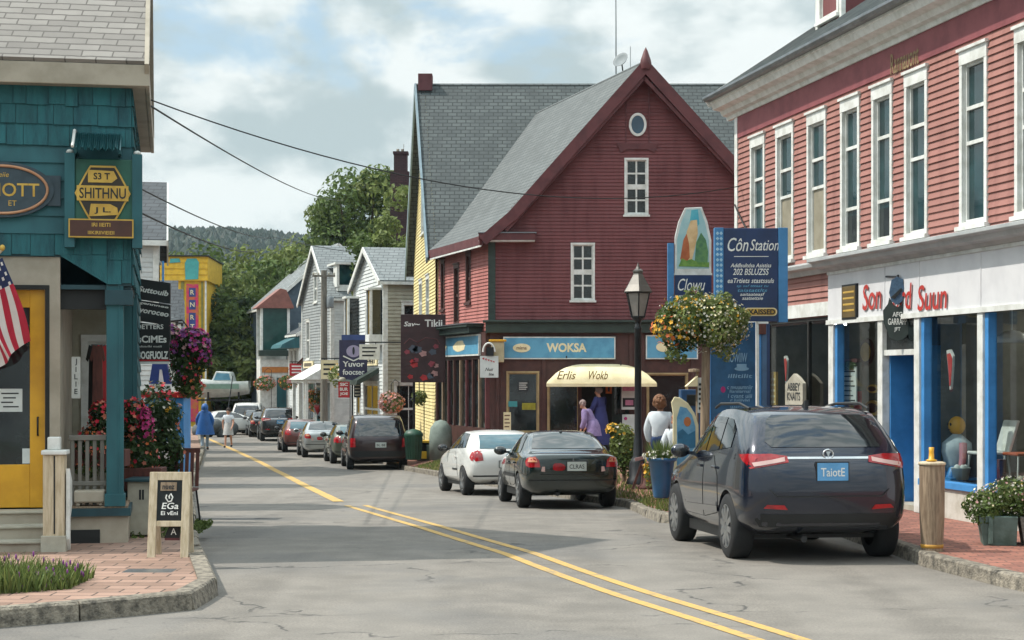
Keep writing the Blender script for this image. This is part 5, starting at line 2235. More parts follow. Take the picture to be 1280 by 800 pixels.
for k, (px, py, Y, w_, h_, m_, lb2) in enumerate(((462, 440, 69, .8, .6, M_white, 'small white hanging sign on the tan house beside the purple sign'), (372, 462, 98, .9, .7, M_red, 'small red hanging sign before the white cottage'), (412, 462, 84, .8, .9, M_cream, 'small cream hanging sign beside the utility pole'))):
    c = P(px, py, Y)
    o = MB(m_)
    o.box(c.x - w_ / 2, c.x + w_ / 2, Y - .04, Y + .04, c.z - h_ / 2, c.z + h_ / 2)
    o.use(M_ink if m_ is not M_red else M_wlet)
    for q in range(3):
        o.box(c.x - w_ * .36, c.x + w_ * (.36 - .08 * q), Y - .046, Y - .04, c.z + h_ * (.22 - q * .25), c.z + h_ * (.32 - q * .25))
    o.use(M_iron)
    o.bar((c.x - w_ / 2, Y, c.z + h_ / 2 + .08), (c.x + w_ / 2 + 1.1, Y, c.z + h_ / 2 + .08), .05)
    o.bar((c.x - w_ * .3, Y, c.z + h_ / 2), (c.x - w_ * .3, Y, c.z + h_ / 2 + .08), .03)
    o.bar((c.x + w_ * .3, Y, c.z + h_ / 2), (c.x + w_ * .3, Y, c.z + h_ / 2 + .08), .03)
    tag(o.build('hanging_sign'), lb2, 'sign')

# white house on the left beyond the teal shop: ridge across, gable to the street
lx, ly = XP(197, 50), 50
fl = Fr((lx, ly, 0), 11)
flg = Fr((lx, ly, 0), ux=(fl.uy.x, fl.uy.y))
LH = thing('street_house', 'white clapboard house with a slate roof beyond the teal shop, gable in shade', 'house', (lx, ly, 0))
LD = 8.5
zle, zlr = ZP(297, 50), ZP(229, 54)
w = MB(M_white_cl, fl.M)
clap(w, -8, 0, -1, zle, [hole(-1.9, -1.1, 3.0, 4.7), hole(-4, -3.2, 3.0, 4.7)], step=.14)
w.box(-8, -.05, .07, LD - .05, -1, zle - .02)
w.use(M_bluegrey_cl)  # shade of the white house's gable put into the board colour
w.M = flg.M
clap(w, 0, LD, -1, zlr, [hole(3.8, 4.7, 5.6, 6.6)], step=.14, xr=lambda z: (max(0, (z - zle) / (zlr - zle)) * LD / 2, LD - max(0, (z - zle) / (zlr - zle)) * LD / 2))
w.prism([(.1, zle - .03), (LD - .1, zle - .03), (LD / 2, zlr - .1)], 'y', .07, 5)
w.build('wall', LH)
window(LH, fl, -1.9, -1.1, 3.0, 4.7, cols=2, rows=2, pm=M_pane_dk)
window(LH, fl, -4, -3.2, 3.0, 4.7, cols=2, rows=2, pm=M_pane_dk)
window(LH, flg, 3.8, 4.7, 5.6, 6.6, cols=2, rows=2, pm=M_pane_dk)
r = MB(M_rf_dk, fl.M)
rpl = (zlr - zle) / (LD / 2)
slope(r, (-8.2, -.25, zle - .25 * rpl + .05), (.25, -.25, zle - .25 * rpl + .05), (.25, LD / 2, zlr + .05), (-8.2, LD / 2, zlr + .05), .1)
slope(r, (.25, LD + .25, zle - .25 * rpl + .05), (-8.2, LD + .25, zle - .25 * rpl + .05), (-8.2, LD / 2, zlr + .05), (.25, LD / 2, zlr + .05), .1)
r.use(M_white)
r.bar((.27, -.25, zle - .25 * rpl - .06), (.27, LD / 2, zlr - .06), .05, .18)
r.bar((.27, LD + .25, zle - .25 * rpl - .06), (.27, LD / 2, zlr - .06), .05, .18)
r.box(-8, .25, -.3, -.22, zle - .25 * rpl - .13, zle - .25 * rpl + .02)
r.build('roof', LH)
c = MB(M_white, fl.M)
c.box(-.13, .03, -.04, .0, -1, zle)
c.box(.0, .035, -.03, .14, -1, zle)
c.box(-.85, -.72, -.045, .0, -1, zle)
c.build('corner_board', LH)
o = MB(M_blue, flg.M)
o.box(.1, 1.2, -.18, -.12, ZP(351, 50), ZP(326, 50))
o.use(M_cream)
o.box(.3, 1.0, -.186, -.18, ZP(346, 50), ZP(334, 50))
tag(o.build('wall_sign'), 'small blue sign on the shaded gable of the left white house', 'sign')

# the rest of the left row, mostly hidden, throws its shadows over the street
for k, (yy, dd, hh, gp, wm, lb2) in enumerate(((31.0, 2.4, 4.7, 1.1, M_white_cl, 'narrow white shop just beyond the teal shop'), (41.5, 2.6, 4.5, 1.2, M_tan_cl, 'narrow tan shop between the teal shop and the white house'), (64.0, 4.0, 4.2, 1.4, M_white_cl, 'low white building on the left beyond the white house'), (73.0, 3.0, 4.4, 1.3, M_bluegrey_cl, 'low blue-grey building on the left before the yellow tower'), (83.0, 4.5, 4.4, 1.3, M_tan_cl, 'low tan building on the left beside the yellow tower'))):
    xx = interp([(b, a) for a, b in KL], yy) - (1.5 if k < 2 else 1.0)
    f = Fr((xx, yy, 0), 11)
    fg_ = Fr((xx, yy, 0), ux=(f.uy.x, f.uy.y))
    rt = thing('street_house', lb2, 'house', (xx, yy, -1))
    w = MB(wm, f.M)
    clap(w, -6, 0, -1, hh, step=.14)
    w.box(-6, -.03, .07, dd - .02, -1, hh)
    w.M = fg_.M
    clap(w, 0, dd, -1, hh + gp, step=.14, xr=lambda z: (max(0, (z - hh) / gp) * dd / 2, dd - max(0, (z - hh) / gp) * dd / 2))
    w.prism([(.05, hh - .03), (dd - .05, hh - .03), (dd / 2, hh + gp - .08)], 'y', .05, 5.9)
    w.build('wall', rt)
    r = MB(M_rf_dk, f.M)
    slope(r, (-6.1, -.15, hh - .12), (.15, -.15, hh - .12), (.15, dd / 2, hh + gp + .04), (-6.1, dd / 2, hh + gp + .04), .08)
    slope(r, (.15, dd + .15, hh - .12), (-6.1, dd + .15, hh - .12), (-6.1, dd / 2, hh + gp + .04), (.15, dd / 2, hh + gp + .04), .08)
    r.build('roof', rt)
    c = MB(M_white, f.M)
    c.box(-.12, .035, -.04, .0, -1, hh - .15)
    c.build('corner_board', rt)
    window(rt, fg_, dd * .5 - .4, dd * .5 + .4, 2.4, 3.8, pm=M_pane_dk, y=-.035)
    window(rt, fg_, dd * .5 - .7, dd * .5 + .5, .2, 1.6, pm=M_pane_dk, y=-.035, sill=False)

# yellow building closing the street on the left
yx0, yy0 = XP(260, 112), 112
YB = thing('painted_building', 'bright yellow boarded building with a flat top and a teal patch closing the street', 'building', (yx0, yy0, 0))
fy = Fr((yx0, yy0, 0), 3)
yz1, yz2 = ZP(351, 112), ZP(321, 112)
w = MB(M_ypaint, fy.M)
plain(w, -9, -.17, -1.3, yz1, [], t=.3)
for k in range(25):
    x = -8.9 + k * .35
    w.box(x - .02, x + .02, -.03, .0, -1.2, yz1)
clap(w, -9, 0, yz1, yz2, step=.36, lap=.05, y=-.12)
w.box(-9, 0, -.11, 8, yz1, yz2)
w.box(-9, -.15, .3, 8, -1.3, yz1)
w.build('wall', YB)
w = MB(M_black, fy.M)
w.box(-9.1, .08, -.3, 8.1, yz2, yz2 + .08)
w.build('roof', YB)
w = MB(mat('teal_patch', '#4aa3a0', '#3b8d8c', scale=2), fy.M)
w.prism([(-1.4, yz1 + .06), (-.6, yz1 + .1), (-.55, yz2 - .36), (-.72, yz2 - .12), (-1.3, yz2 - .14), (-1.44, yz2 - .42)], 'y', -.2, -.17)
w.prism([(-2.4, yz2 - .42), (-1.7, yz2 - .36), (-1.8, yz2 - .12), (-2.35, yz2 - .14)], 'y', -.2, -.17)
w.build('painted_patch', YB)
w = MB(mat('orange_panel', '#c11261f', '#b1751a'), fy.M)
w.box(-1.36, -.6, -.06, .0, -.8, yz1 - .2)
pan = w.build('sign_panel', YB)
for (a, c) in ((360, 371), (375, 387), (391, 414), (421, 432)):
    z0, z1 = ZP(c, 112), ZP(a, 112)
    w = MB(mat('cobalt_panel', '#2a3f7d', '#22356b', rough=.5), fy.M)
    w.box(-1.19, -.77, -.075, -.06, z0, z1)
    w.use(M_cream)
    n = max(1, round((z1 - z0) / .5))
    for q in range(n):
        w.text('RNAT'[(a // 10 + q) % 4], -.98, z0 + (z1 - z0) * (q + .5) / n, -.076, size=.42, bold=.01)
    w.build('letter_panel', pan)
w = MB(mat('olive_boards', '#7f7a3c', '#6d6932'), fy.M)
for x, ww in ((-2.5, .42), (-1.7, .2), (-.43, .14)):
    w.box(x, x + ww, -.045, .0, -1.2, yz1 - .05)
w.use(M_white)
w.box(-.2, -.09, -.05, .02, -1.2, yz1)
w.build('trim', YB)

# ================================================================ street signs, lamps, poles
# big navy sign and its striped post
SY = 26.0
SGN = thing('sign_post', 'large navy sign with white script on a blue and white striped post', 'sign', (XP(953, SY), SY, .12))
s0 = Fr((XP(938, SY), SY, 0), 0)
kx = SY / F
q = lambda px: (px - 938) * kx
z = lambda py: ZP(py, SY)
b = MB(M_navy, s0.M)
b.box(q(904), q(972), -.05, .05, z(402), z(285.5))
b.build('board', SGN, bevel=.006)
for a, c in ((892.5, 903.8), (972.3, 984)):
    t = MB(mat('sign_edge_blue', '#3f7fb0', '#356f9c', rough=.5), s0.M)
    t.box(q(a), q(c), -.065, .06, z(403), z(285))
    if a < 900:
        t.use(mat('sign_edge_pale', '#9fc0d2', '#8cb0c4'))
        for k in range(17):
            for e in (0, 1):
                zz = z(402) + .05 + k * .078
                t.prism([(q(894 + e * 4.5), zz), (q(896.3 + e * 4.5), zz + .03), (q(898.5 + e * 4.5), zz), (q(896.3 + e * 4.5), zz - .03)], 'y', -.068, -.06)
    t.build('edge_board', SGN, bevel=.005)
t = MB(M_wlet, s0.M)
t.text('Côn', q(922), z(306), -.05, width=26 * kx, height=17 * kx, shear=.3, bold=.006)
t.text('Station', q(955), z(306.5), -.05, width=36 * kx, height=14 * kx, shear=.3, bold=.004)
t.box(q(917), q(960), -.054, -.05, z(321.3), z(320.5))
for py, s, ww, hh, m_ in ((332, 'Addlsultdsa Asistiss', 51, 5, M_wlet), (340, '202 BSLUZSS', 45, 8, M_wlet), (351, 'eaTrtiets stastssuls', 58, 6, M_wlet), (358, 'sp saf tttaat tu', 40, 4, M_blue_sign), (363, 'taiatattlts', 37, 4, M_blue_sign), (368, 'aaitaateasf', 31, 4, M_wlet), (373, 'aaatsettsie', 26, 4, M_wlet)):
    t.use(m_)
    t.text(s, q(938 if hh > 4 else 940), z(py), -.051, width=ww * kx, height=hh * kx, shear=.25, bold=.01)
t.build('lettering', SGN)
t = MB(M_cream, s0.M)
pts = []
for k in range(9):
    a = -math.pi / 2 + math.pi * k / 8
    pts.append((q(966) + .055 * math.cos(a), z(390) + .06 * math.sin(a)))
for k in range(9):
    a = math.pi / 2 + math.pi * k / 8
    pts.append((q(934) + .055 * math.cos(a), z(390) + .06 * math.sin(a)))
t.prism(pts, 'y', -.065, -.05)
t.use(M_gold)
t.prism([((x_ - q(950)) * .93 + q(950), (z_ - z(390)) * .8 + z(390)) for x_, z_ in pts], 'y', -.07, -.06)
t.use(M_ink)
t.text('XAISSED', q(951), z(390), -.071, width=34 * kx, height=6.5 * kx, bold=.03)
t.build('plaque', SGN)
p = MB(M_blue, s0.M)
p.box(q(948.5), q(951.5), -.02, .1, .12, z(404))
p.use(mat('post_steel_blue', '#3d5f80', '#344f6c', rough=.4))
p.box(q(952), q(958), -.03, .1, .12, z(404))
p.use(M_white)
p.box(q(945.6), q(948.4), -.04, .1, .12, z(401))
p.use(M_navy)
p.box(q(958.1), q(962), -.02, .1, .12, z(404))
p.build('post', SGN)
p = MB(M_wood_rd, s0.M)
p.box(q(948), q(957), -.06, -.04, z(418), z(405))
p.use(M_white)
p.box(q(946), q(960), -.055, .11, z(405), z(402.2))
p.build('cap', SGN, bevel=.006)

# painted picture sign behind it
SY2 = 28.0
PSG = thing('picture_sign', 'tall white picture sign with painted trees above a navy name board', 'sign', (XP(862, SY2), SY2, .12))
s1 = Fr((XP(862, SY2), SY2, 0), 0)
k2 = SY2 / F
q = lambda px: (px - 862) * k2
z = lambda py: ZP(py, SY2)
b = MB(M_white, s1.M)
out = [(843, 342), (843.5, 296), (848, 277), (856, 260), (877, 259), (884, 277), (889, 300), (889, 342)]
b.prism([(q(a), z(c)) for a, c in out], 'y', -.03, .03)
b.build('panel', PSG, bevel=.006)


def blob(mb, m_, pts, y):
    mb.use(m_)
    mb.prism([(q(a), z(c)) for a, c in pts], 'y', y, -.03)


b = MB(mat('picture_sky', '#8fb4b8', '#a9c4c2', scale=3), s1.M)
blob(b, b.mats[0], [(846, 336), (846, 300), (851, 279), (858, 262), (875, 261), (881, 278), (886, 301), (886, 336)], -.032)
blob(b, mat('picture_teal', '#3f9db0', '#5fb0bc'), [(861, 283), (864, 263), (872, 262), (874, 280), (868, 288)], -.034)
blob(b, mat('picture_sand', '#d8b98c', '#c4a070', scale=6), [(857, 322), (858, 290), (863, 276), (871, 275), (872, 292), (868, 312), (864, 328)], -.036)
blob(b, mat('picture_rust', '#b3643a', '#99502c', scale=6), [(850, 324), (854, 300), (858, 292), (861, 305), (862, 322), (856, 330)], -.038)
blob(b, mat('picture_green', '#3f6b4c', '#5f8a52', scale=9), [(868, 328), (870, 303), (876, 291), (882, 300), (885, 315), (884, 330), (876, 333)], -.040)
blob(b, mat('picture_moss', '#6f9440', '#4f7a35', scale=14), [(848, 333), (852, 323), (858, 326), (864, 324), (872, 328), (886, 328), (886, 334)], -.042)
b.build('picture', PSG)
b = MB(M_navy, s1.M)
b.box(q(843.5), q(889), -.04, .04, z(369), z(344))
b.use(M_white)
b.box(q(842), q(890), -.035, .035, z(344), z(341.5))
b.box(q(843.5), q(889), -.038, .038, z(384), z(369.3))
b.use(M_wlet)
b.text('Clowu', q(864), z(356), -.041, width=34 * k2, height=15 * k2, shear=.35)
b.use(M_navy)
b.text('POCO', q(856), z(377), -.039, width=20 * k2, height=11 * k2, bold=.02)
b.use(B_pink)
b.disc((q(868), z(365)), .06, .03, -.046, -.04, 12)
b.build('name_board', PSG)
b = MB(MATS['sign_edge_blue'], s1.M)
b.box(q(834.5), q(842), -.05, .05, z(384), z(304))
b.build('edge_board', PSG)
b = MB(M_navy, s1.M)
b.box(q(879), q(884), .045, .1, .12, z(330))
b.build('post', PSG)

# blue notice wall behind the planter
NB = thing('notice_wall', 'tall blue board with white menu writing behind the striped sign post', 'board', (XP(915, 27.2), 27.2, .12))
s2 = Fr((XP(917, 27.2), 27.2, 0), -6)
k3 = 27.2 / F
q = lambda px: (px - 917) * k3
z = lambda py: ZP(py, 27.2)
b = MB(mat('notice_blue', '#25587f', '#1c4768', rough=.5, scale=5), s2.M)
b.box(q(889), q(945), 0, .06, .35, z(403))
b.build('board', NB, bevel=.006)
b = MB(M_blue, s2.M)
b.box(q(887), q(889), -.02, .08, .12, z(401))
b.box(q(945), q(947.2), -.02, .08, .12, z(401))
b.build('frame', NB)
b = MB(mat('notice_pale_blue', '#86aac2', '#7199b4'), s2.M)
for py, s, ww, hh in ((447, 'HOWIIW', 26, 12), (470, 'illitilit', 30, 5), (484, 'c nvuuumniir', 32, 5), (489, 'lianiiarnal', 26, 4), (495, 'i cvant uiii', 30, 5), (500, 'r luiiivivi', 24, 4), (511, 'WWW', 16, 7)):
    b.text(s, q(921 if hh > 6 else 925), z(py), -.002, width=ww * k3, height=hh * k3, bold=.01, shear=.1)
b.disc((q(927), z(461)), 9 * k3, 2.5 * k3, -.006, 0)
b.box(q(921), q(933), -.006, 0, z(461), z(455))
b.use(M_gold)
b.disc((q(910), z(446)), 3 * k3, 4 * k3, -.006, 0, 12)
b.use(B_pink)
b.disc((q(904), z(487)), 3 * k3, 4 * k3, -.006, 0, 12)
b.build('lettering', NB)

# street lamp
LY = 31.0
lx = XP(797.5, LY)
LP = thing('street_lamp', 'black cast-iron street lamp with a glass lantern in front of the maroon building', 'street lamp', (lx, LY, .125))
lz = lambda py: ZP(py, LY)
p = MB(M_iron)
p.lathe([(.2, .125), (.2, .2), (.16, .24), (.15, .5), (.12, .56), (.085, .62), (.075, .9), (.062, .95), (.06, lz(404) - .12), (.075, lz(404) - .1), (.05, lz(404) - .05), (.045, lz(404))], (lx, LY, 0), 16)
p.build('pole', LP)
M_lglass = mat('lantern_glass', '#8f8b84', '#7d7a74', rough=.15, spec=.6)
la = MB(M_lglass)
z0, z1 = lz(396), lz(366)
n = 6
ri, ro = .125, .225
vs = [(lx + r_ * math.cos(math.pi / 6 + 2 * math.pi * k / n), LY + r_ * math.sin(math.pi / 6 + 2 * math.pi * k / n), zz) for r_, zz in ((ri, z0), (ro, z1)) for k in range(n)]
la.add(vs, [(k, (k + 1) % n, n + (k + 1) % n, n + k) for k in range(n)])
lan = la.build('lantern', LP)
fr_ = MB(M_iron)
for k in range(n):
    fr_.bar(vs[k], vs[n + k], .022)
    fr_.bar(vs[n + k], vs[n + (k + 1) % n], .028)
    fr_.bar(vs[k], vs[(k + 1) % n], .022)
fr_.lathe([(.05, lz(404)), (.06, lz(401)), (.125, z0 - .01), (.125, z0)], (lx, LY, 0), 12)
fr_.build('frame', lan)
cp = MB(mat('lantern_cap', '#5d5a55', '#4b4945', rough=.4, metal=.4))
cp.lathe([(.27, z1), (.275, z1 + .02), (.2, z1 + .14), (.1, z1 + .31), (.085, z1 + .34), (.1, z1 + .36), (.1, z1 + .39), (.05, z1 + .42), (.03, z1 + .46), (.015, z1 + .5), (.0, z1 + .54)], (lx, LY, 0), 6, smooth=False)
cp.build('cap', lan)

# flower ball on a timber post
FY = 25.0
fx = XP(882, FY)
FP = thing('flower_post', 'timber post crowned with a big ball of white and yellow flowers', 'flower stand', (fx, FY, .125))
p = MB(M_wood)
p.tube([(fx, FY, .125), (fx - .01, FY, 1.4), (fx + .01, FY, ZP(430, FY))], [.075, .068, .06], 10)
p.lathe([(.12, .125), (.12, .2), (.08, .22)], (fx, FY, 0), 10)
p.build('post', FP)
cx, cz = XP(877, FY), ZP(405, FY)
fo = MB(M_lf_md)
foliage(fo, (cx, FY, cz), (.50, .4, .34), 1500, .075)
fo.use(M_lf_lt)
foliage(fo, (cx + .1, FY, cz + .06), (.56, .42, .36), 1700, .07)
fo.use(M_lf_dk)
foliage(fo, (cx - .3, FY, cz - .2), (.26, .24, .22), 350, .07)
fo.use(M_lf_lt)
for dx, dz, rr, n in ((-.42, -.42, .12, 130), (-.5, -.12, .16, 160), (.48, .0, .18, 200), (.3, .3, .16, 170), (-.12, .36, .17, 180), (.58, .12, .1, 90), (-.28, -.5, .08, 60)):
    foliage(fo, (cx + dx, FY - .1, cz + dz), (rr, rr, rr), n, .065)
fo.build('foliage', FP)
bl, fo_x = MB(B_white), MB(M_lf_md)
for k in range(26):
    d_ = rand_unit()
    c_ = (cx + d_.x * .55, FY + d_.y * .42, cz + d_.z * .34 - .05 * (k % 3))
    rr_ = rnd.uniform(.09, .17)
    blossoms(bl, c_, (rr_, rr_, rr_), 16, .04, [B_white, B_white, M_cream] if d_.x > -.3 else [B_yellow, B_yellow, B_white])
    fo_x.use([M_lf_md, M_lf_lt, M_lf_lt][k % 3])
    foliage(fo_x, c_, (rr_ * 1.1, rr_ * 1.1, rr_ * 1.25), 90, .07)
fo_x.build('trailing_foliage', FP)
blossoms(bl, (cx + .1, FY, cz), (.58, .44, .39), 760, .044, [B_white, B_white, M_cream, M_cream, B_yellow])
blossoms(bl, (cx - .35, FY, cz - .08), (.34, .34, .26), 170, .07, [B_yellow, B_yellow, B_yellow, B_orange])
blossoms(bl, (cx - .15, FY, cz + .2), (.3, .3, .2), 60, .055, [B_yellow])
blossoms(bl, (cx - .1, FY, cz + .24), (.45, .35, .25), 120, .04, [B_white, B_yellow])
bl.build('blossoms', FP)

# brown hanging sign beyond the maroon building
HY = 56.0
hx = XP(517.5, HY)
HS = thing('hanging_sign', 'dark brown sign with pale scrawl and pink flowers on a black post', 'sign', (hx, HY, walk_z(HY)))
s3 = Fr((XP(529, HY), HY, 0), 0)
k4 = HY / F
q = lambda px: (px - 529) * k4
z = lambda py: ZP(py, HY)
b = MB(mat('sign_brown', '#3a2022', '#2f1a1c', rough=.6, scale=4), s3.M)
b.box(q(501), q(557), -.04, .04, z(478), z(393))
b.build('board', HS, bevel=.008)
b = MB(M_wlet, s3.M)
b.text('Sav~', q(515), z(405), -.041, width=20 * k4, height=6 * k4, shear=.2, bold=.02)
b.text('Tikii', q(542), z(404), -.041, width=22 * k4, height=9 * k4, bold=.02)
b.build('lettering', HS)
b = MB(mat('sign_rust', '#6a3436', '#5a2b2e'), s3.M)
b.tube([(q(505), -.042, z(430)), (q(512), -.042, z(423)), (q(522), -.042, z(428)), (q(532), -.042, z(422)), (q(546), -.042, z(424)), (q(550), -.042, z(430))], .012, 5)
b.build('vine_motif', HS)
b = MB(M_red, s3.M)
pc = [M_red, mat('sign_slateblue', '#4c5460', '#434a56'), bloom('sign_pink', '#a34a56'), B_mauve]
for k, (px, py, r_) in enumerate(((509, 440, 3), (517, 436, 5), (522, 437, 5), (529, 442, 4), (541, 440, 4), (545, 433, 3), (516, 452, 3), (520, 450, 3), (518, 456, 4), (540, 455, 4), (545, 457, 3), (513, 471, 3), (530, 472, 4), (543, 467, 4), (538, 470, 4))):
    b.use(pc[[2, 1, 1, 3, 1, 2, 0, 2, 0, 2, 3, 0, 0, 3, 1][k]])
    n = 10
    b.prism([(q(px) + r_ * k4 * (1 + .35 * (j % 2)) * math.cos(2 * math.pi * j / n), z(py) + r_ * k4 * .8 * (1 + .35 * (j % 2)) * math.sin(2 * math.pi * j / n)) for j in range(n)], 'y', -.046, -.04)
b.build('flower_motif', HS)
b = MB(M_iron, s3.M)
b.tube([(q(517.5), .0, walk_z(HY)), (q(517.5), .0, z(478))], .04, 8)
b.tube([(q(514), -.03, z(500)), (q(517), 0, z(497)), (q(521), .03, z(494))], .02, 6)
b.build('post', HS)

# green bin, yellow crate and a covered grey bin near it
o = MB(mat('bin_green', '#1f4a37', '#183b2c', rough=.5))
c = P(517, 577, 54.5)
zb = walk_z(54.5)
o.lathe([(.02, .0), (.22, .0), (.27, .7), (.3, .74), (.3, .8), (.22, .9), (.05, .95), (0, .95)], (c.x, 54.5, zb), 18)
for k in range(18):
    a = 2 * math.pi * k / 18
    o.bar((c.x + .225 * math.cos(a), 54.5 + .225 * math.sin(a), zb + .03), (c.x + .275 * math.cos(a), 54.5 + .275 * math.sin(a), zb + .69), .022)
tag(o.build('litter_bin'), 'dark green slatted litter bin under the brown hanging sign', 'bin')
o = MB(M_ypaint)
c = P(534, 572, 56.5)
zb = walk_z(56.5)
for (a, b2) in ((-.34, -.26), (.26, .34)):
    o.box(c.x + a, c.x + b2, 56.3, 56.8, zb, zb + .55)
o.box(c.x - .4, c.x + .4, 56.25, 56.85, zb + .55, zb + .62)
o.box(c.x - .26, c.x + .26, 56.3, 56.34, zb + .04, zb + .28)
o.use(M_dark)
o.box(c.x - .25, c.x + .25, 56.4, 56.7, zb + .3, zb + .54)
tag(o.build('street_stand', bevel=.01), 'small yellow street stand beside the green litter bin', 'stand')
o = MB(mat('cover_grey', '#7f8c84', '#6b7770', rough=.8, bump=.3, bscale=10))
c = P(551, 560, 55)
o.lathe([(.02, .0), (.36, .0), (.37, .7), (.33, 1.0), (.18, 1.2), (.0, 1.25)], (c.x, 55, walk_z(55)), 14)
tag(o.build('covered_bin'), 'rounded grey-green covered bin by the maroon building corner', 'bin')

# white banner on the corner of the maroon building
BN = thing('banner', 'white printed banner hanging from a bracket at the maroon building corner', 'banner', P(612, 450, 51.5))
yb_ = 51.3
b = MB(M_paper)
c0, c1 = P(600, 472, yb_), P(623, 445, yb_)
b.box(c0.x, c1.x, yb_ - .02, yb_ + .02, c0.z, c1.z)
b.use(M_red)
for k in range(5):
    xx = c0.x + .06 + k * .075
    b.prism([(xx, c1.z - .06 - .02 * k), (xx + .07, c1.z - .04 - .03 * k), (xx + .05, c1.z - .12 - .02 * k)], 'y', yb_ - .026, yb_ - .02)
b.use(M_ink)
b.text('lite', (c0.x + c1.x) / 2 + .06, c0.z + .1, yb_ - .021, size=.12, bold=.015, shear=.2)
b.text('Nuii', (c0.x + c1.x) / 2, c0.z + .24, yb_ - .021, size=.13, bold=.012, shear=.3)
b.build('cloth', BN)
b = MB(M_white)
n = 14
pts = [(P(611, 436, yb_).x + .17 * math.cos(math.pi * k / n), P(611, 440, yb_).z + .26 * math.sin(math.pi * k / n)) for k in range(n + 1)]
b.tube([(a, yb_, c) for a, c in pts], .03, 6)
b.use(M_iron)
b.box(P(608, 440, yb_).x, P(617, 440, yb_).x, yb_ - .05, yb_ + .1, P(0, 445, yb_).z, P(0, 434, yb_).z)
b.build('bracket', BN)
WL = thing('wall_lantern', 'beige box lantern with a yellow cap on the maroon building corner', 'lantern', P(622, 440, 51.5))
b = MB(mat('beige_box', '#b3a887', '#9f9474', rough=.6))
c0, c1 = P(614, 453, 51.5), P(630, 427, 51.5)
b.box(c0.x, c1.x, 51.4, 51.75, c0.z, c1.z)
b.build('body', WL, bevel=.02)
b = MB(M_yellow)
b.box(c0.x - .07, c1.x + .07, 51.35, 51.76, c1.z, c1.z + .06)
b.build('cap', WL, bevel=.01)

# purple hanging sign with an eye, on a pole with small boards
EY = 72.0
ex = XP(440, EY)
ES = thing('hanging_sign', 'purple sign with a pale oval emblem hung from an iron bracket over the pavement', 'sign', (ex, EY, walk_z(EY)))
s4 = Fr((ex, EY, 0), 0)
k5 = EY / F
q = lambda px: (px - 440) * k5
z = lambda py: ZP(py, EY)
b = MB(mat('sign_purple', '#2f2d4d', '#28263f', rough=.55), s4.M)
b.prism([(q(424), z(470)), (q(430), z(474)), (q(442), z(475.5)), (q(454), z(474)), (q(459), z(470)), (q(459), z(425)), (q(424), z(425))], 'y', -.03, .03)
b.use(mat('sign_blue_top', '#33467a', '#2a3b69'))
b.box(q(427), q(458), -.035, .035, z(425), z(418.5))
b.build('board', ES)
b = MB(mat('emblem_lilac', '#9c93ad', '#8a819c'), s4.M)
b.disc((q(442), z(439)), 9 * k5, 7.5 * k5, -.036, -.03)
b.use(M_ink)
b.disc((q(442), z(438.5)), 1.5 * k5, 5 * k5, -.04, -.034, 12)
b.use(M_wlet)
b.text('Yuvor', q(442), z(455), -.031, width=27 * k5, height=7 * k5, bold=.02)
b.text('foocsec', q(442), z(465), -.031, width=27 * k5, height=7 * k5, bold=.02)
b.bar((q(429), -.03, z(445)), (q(442), -.03, z(451)), .02, .05)
b.bar((q(455), -.03, z(445)), (q(442), -.03, z(451)), .02, .05)
b.build('emblem', ES)
b = MB(M_iron, s4.M)
b.tube([(q(440.5), .05, walk_z(EY)), (q(440.5), .05, z(418))], .035, 8)
b.tube([(q(440.5), .05, z(443)), (q(472), .05, z(443))], .015, 6)
b.tube([(q(440.5), .05, z(452)), (q(472), .05, z(452))], .015, 6)
for px in (462, 468, 472):
    b.tube([(q(px), .05, z(443)), (q(px), .05, z(452))], .012, 5)
b.build('pole', ES)
b = MB(M_red, s4.M)
b.box(q(423), q(437), -.04, .0, z(497), z(477))
b.use(M_wlet)
for k in range(3):
    b.text(['SIC', 'BUR', 'JOE'][k], q(430), z(480.5 + k * 6), -.041, width=10 * k5, height=4 * k5, bold=.03)
b.use(M_stone)
b.lathe([(.12, 0), (.16, .06), (.1, .13), (.0, .16)], (q(428), -.02, z(476)), 10)
b.use(M_iron)
b.box(q(442.5), q(451), -.03, .03, z(497), z(474))
b.use(M_stone)
for k in range(5):
    b.box(q(443.5), q(450), -.034, -.03, z(494.5 - k * 4), z(493 - k * 4))
b.build('small_board', ES)

# birdhouse-roofed double lamp
BY = 94.0
bx = XP(386, BY)
BL = thing('double_lamp', 'wooden post with two white lanterns under a small brown gabled roof', 'street lamp', (bx, BY, walk_z(BY)))
k6 = BY / F
q = lambda px: (px - 386) * k6
z = lambda py: ZP(py, BY)
s5 = Fr((bx, BY, 0), 0)
b = MB(M_wood_rd, s5.M)
b.box(-.1, .1, -.1, .1, walk_z(BY), z(455))
b.build('post', BL)
b = MB(mat('brown_gable', '#6b5346', '#594438', rough=.8), s5.M)
b.prism([(q(374), z(455)), (q(399), z(455)), (q(399), z(453)), (q(387), z(441)), (q(374), z(453))], 'y', -.45, .45)
b.use(M_wood_rd)
b.bar((q(372.5), -.46, z(455)), (q(387), -.46, z(440.5)), .06, .06)
b.bar((q(400.5), -.46, z(455)), (q(387), -.46, z(440.5)), .06, .06)
b.build('roof', BL)
for px in (382, 391.5):
    b = MB(M_white, s5.M)
    b.lathe([(.03, z(465)), (.12, z(464.5)), (.17, z(456)), (.1, z(454.5))], (q(px), -.2, 0), 10)
    b.build('lantern', BL)

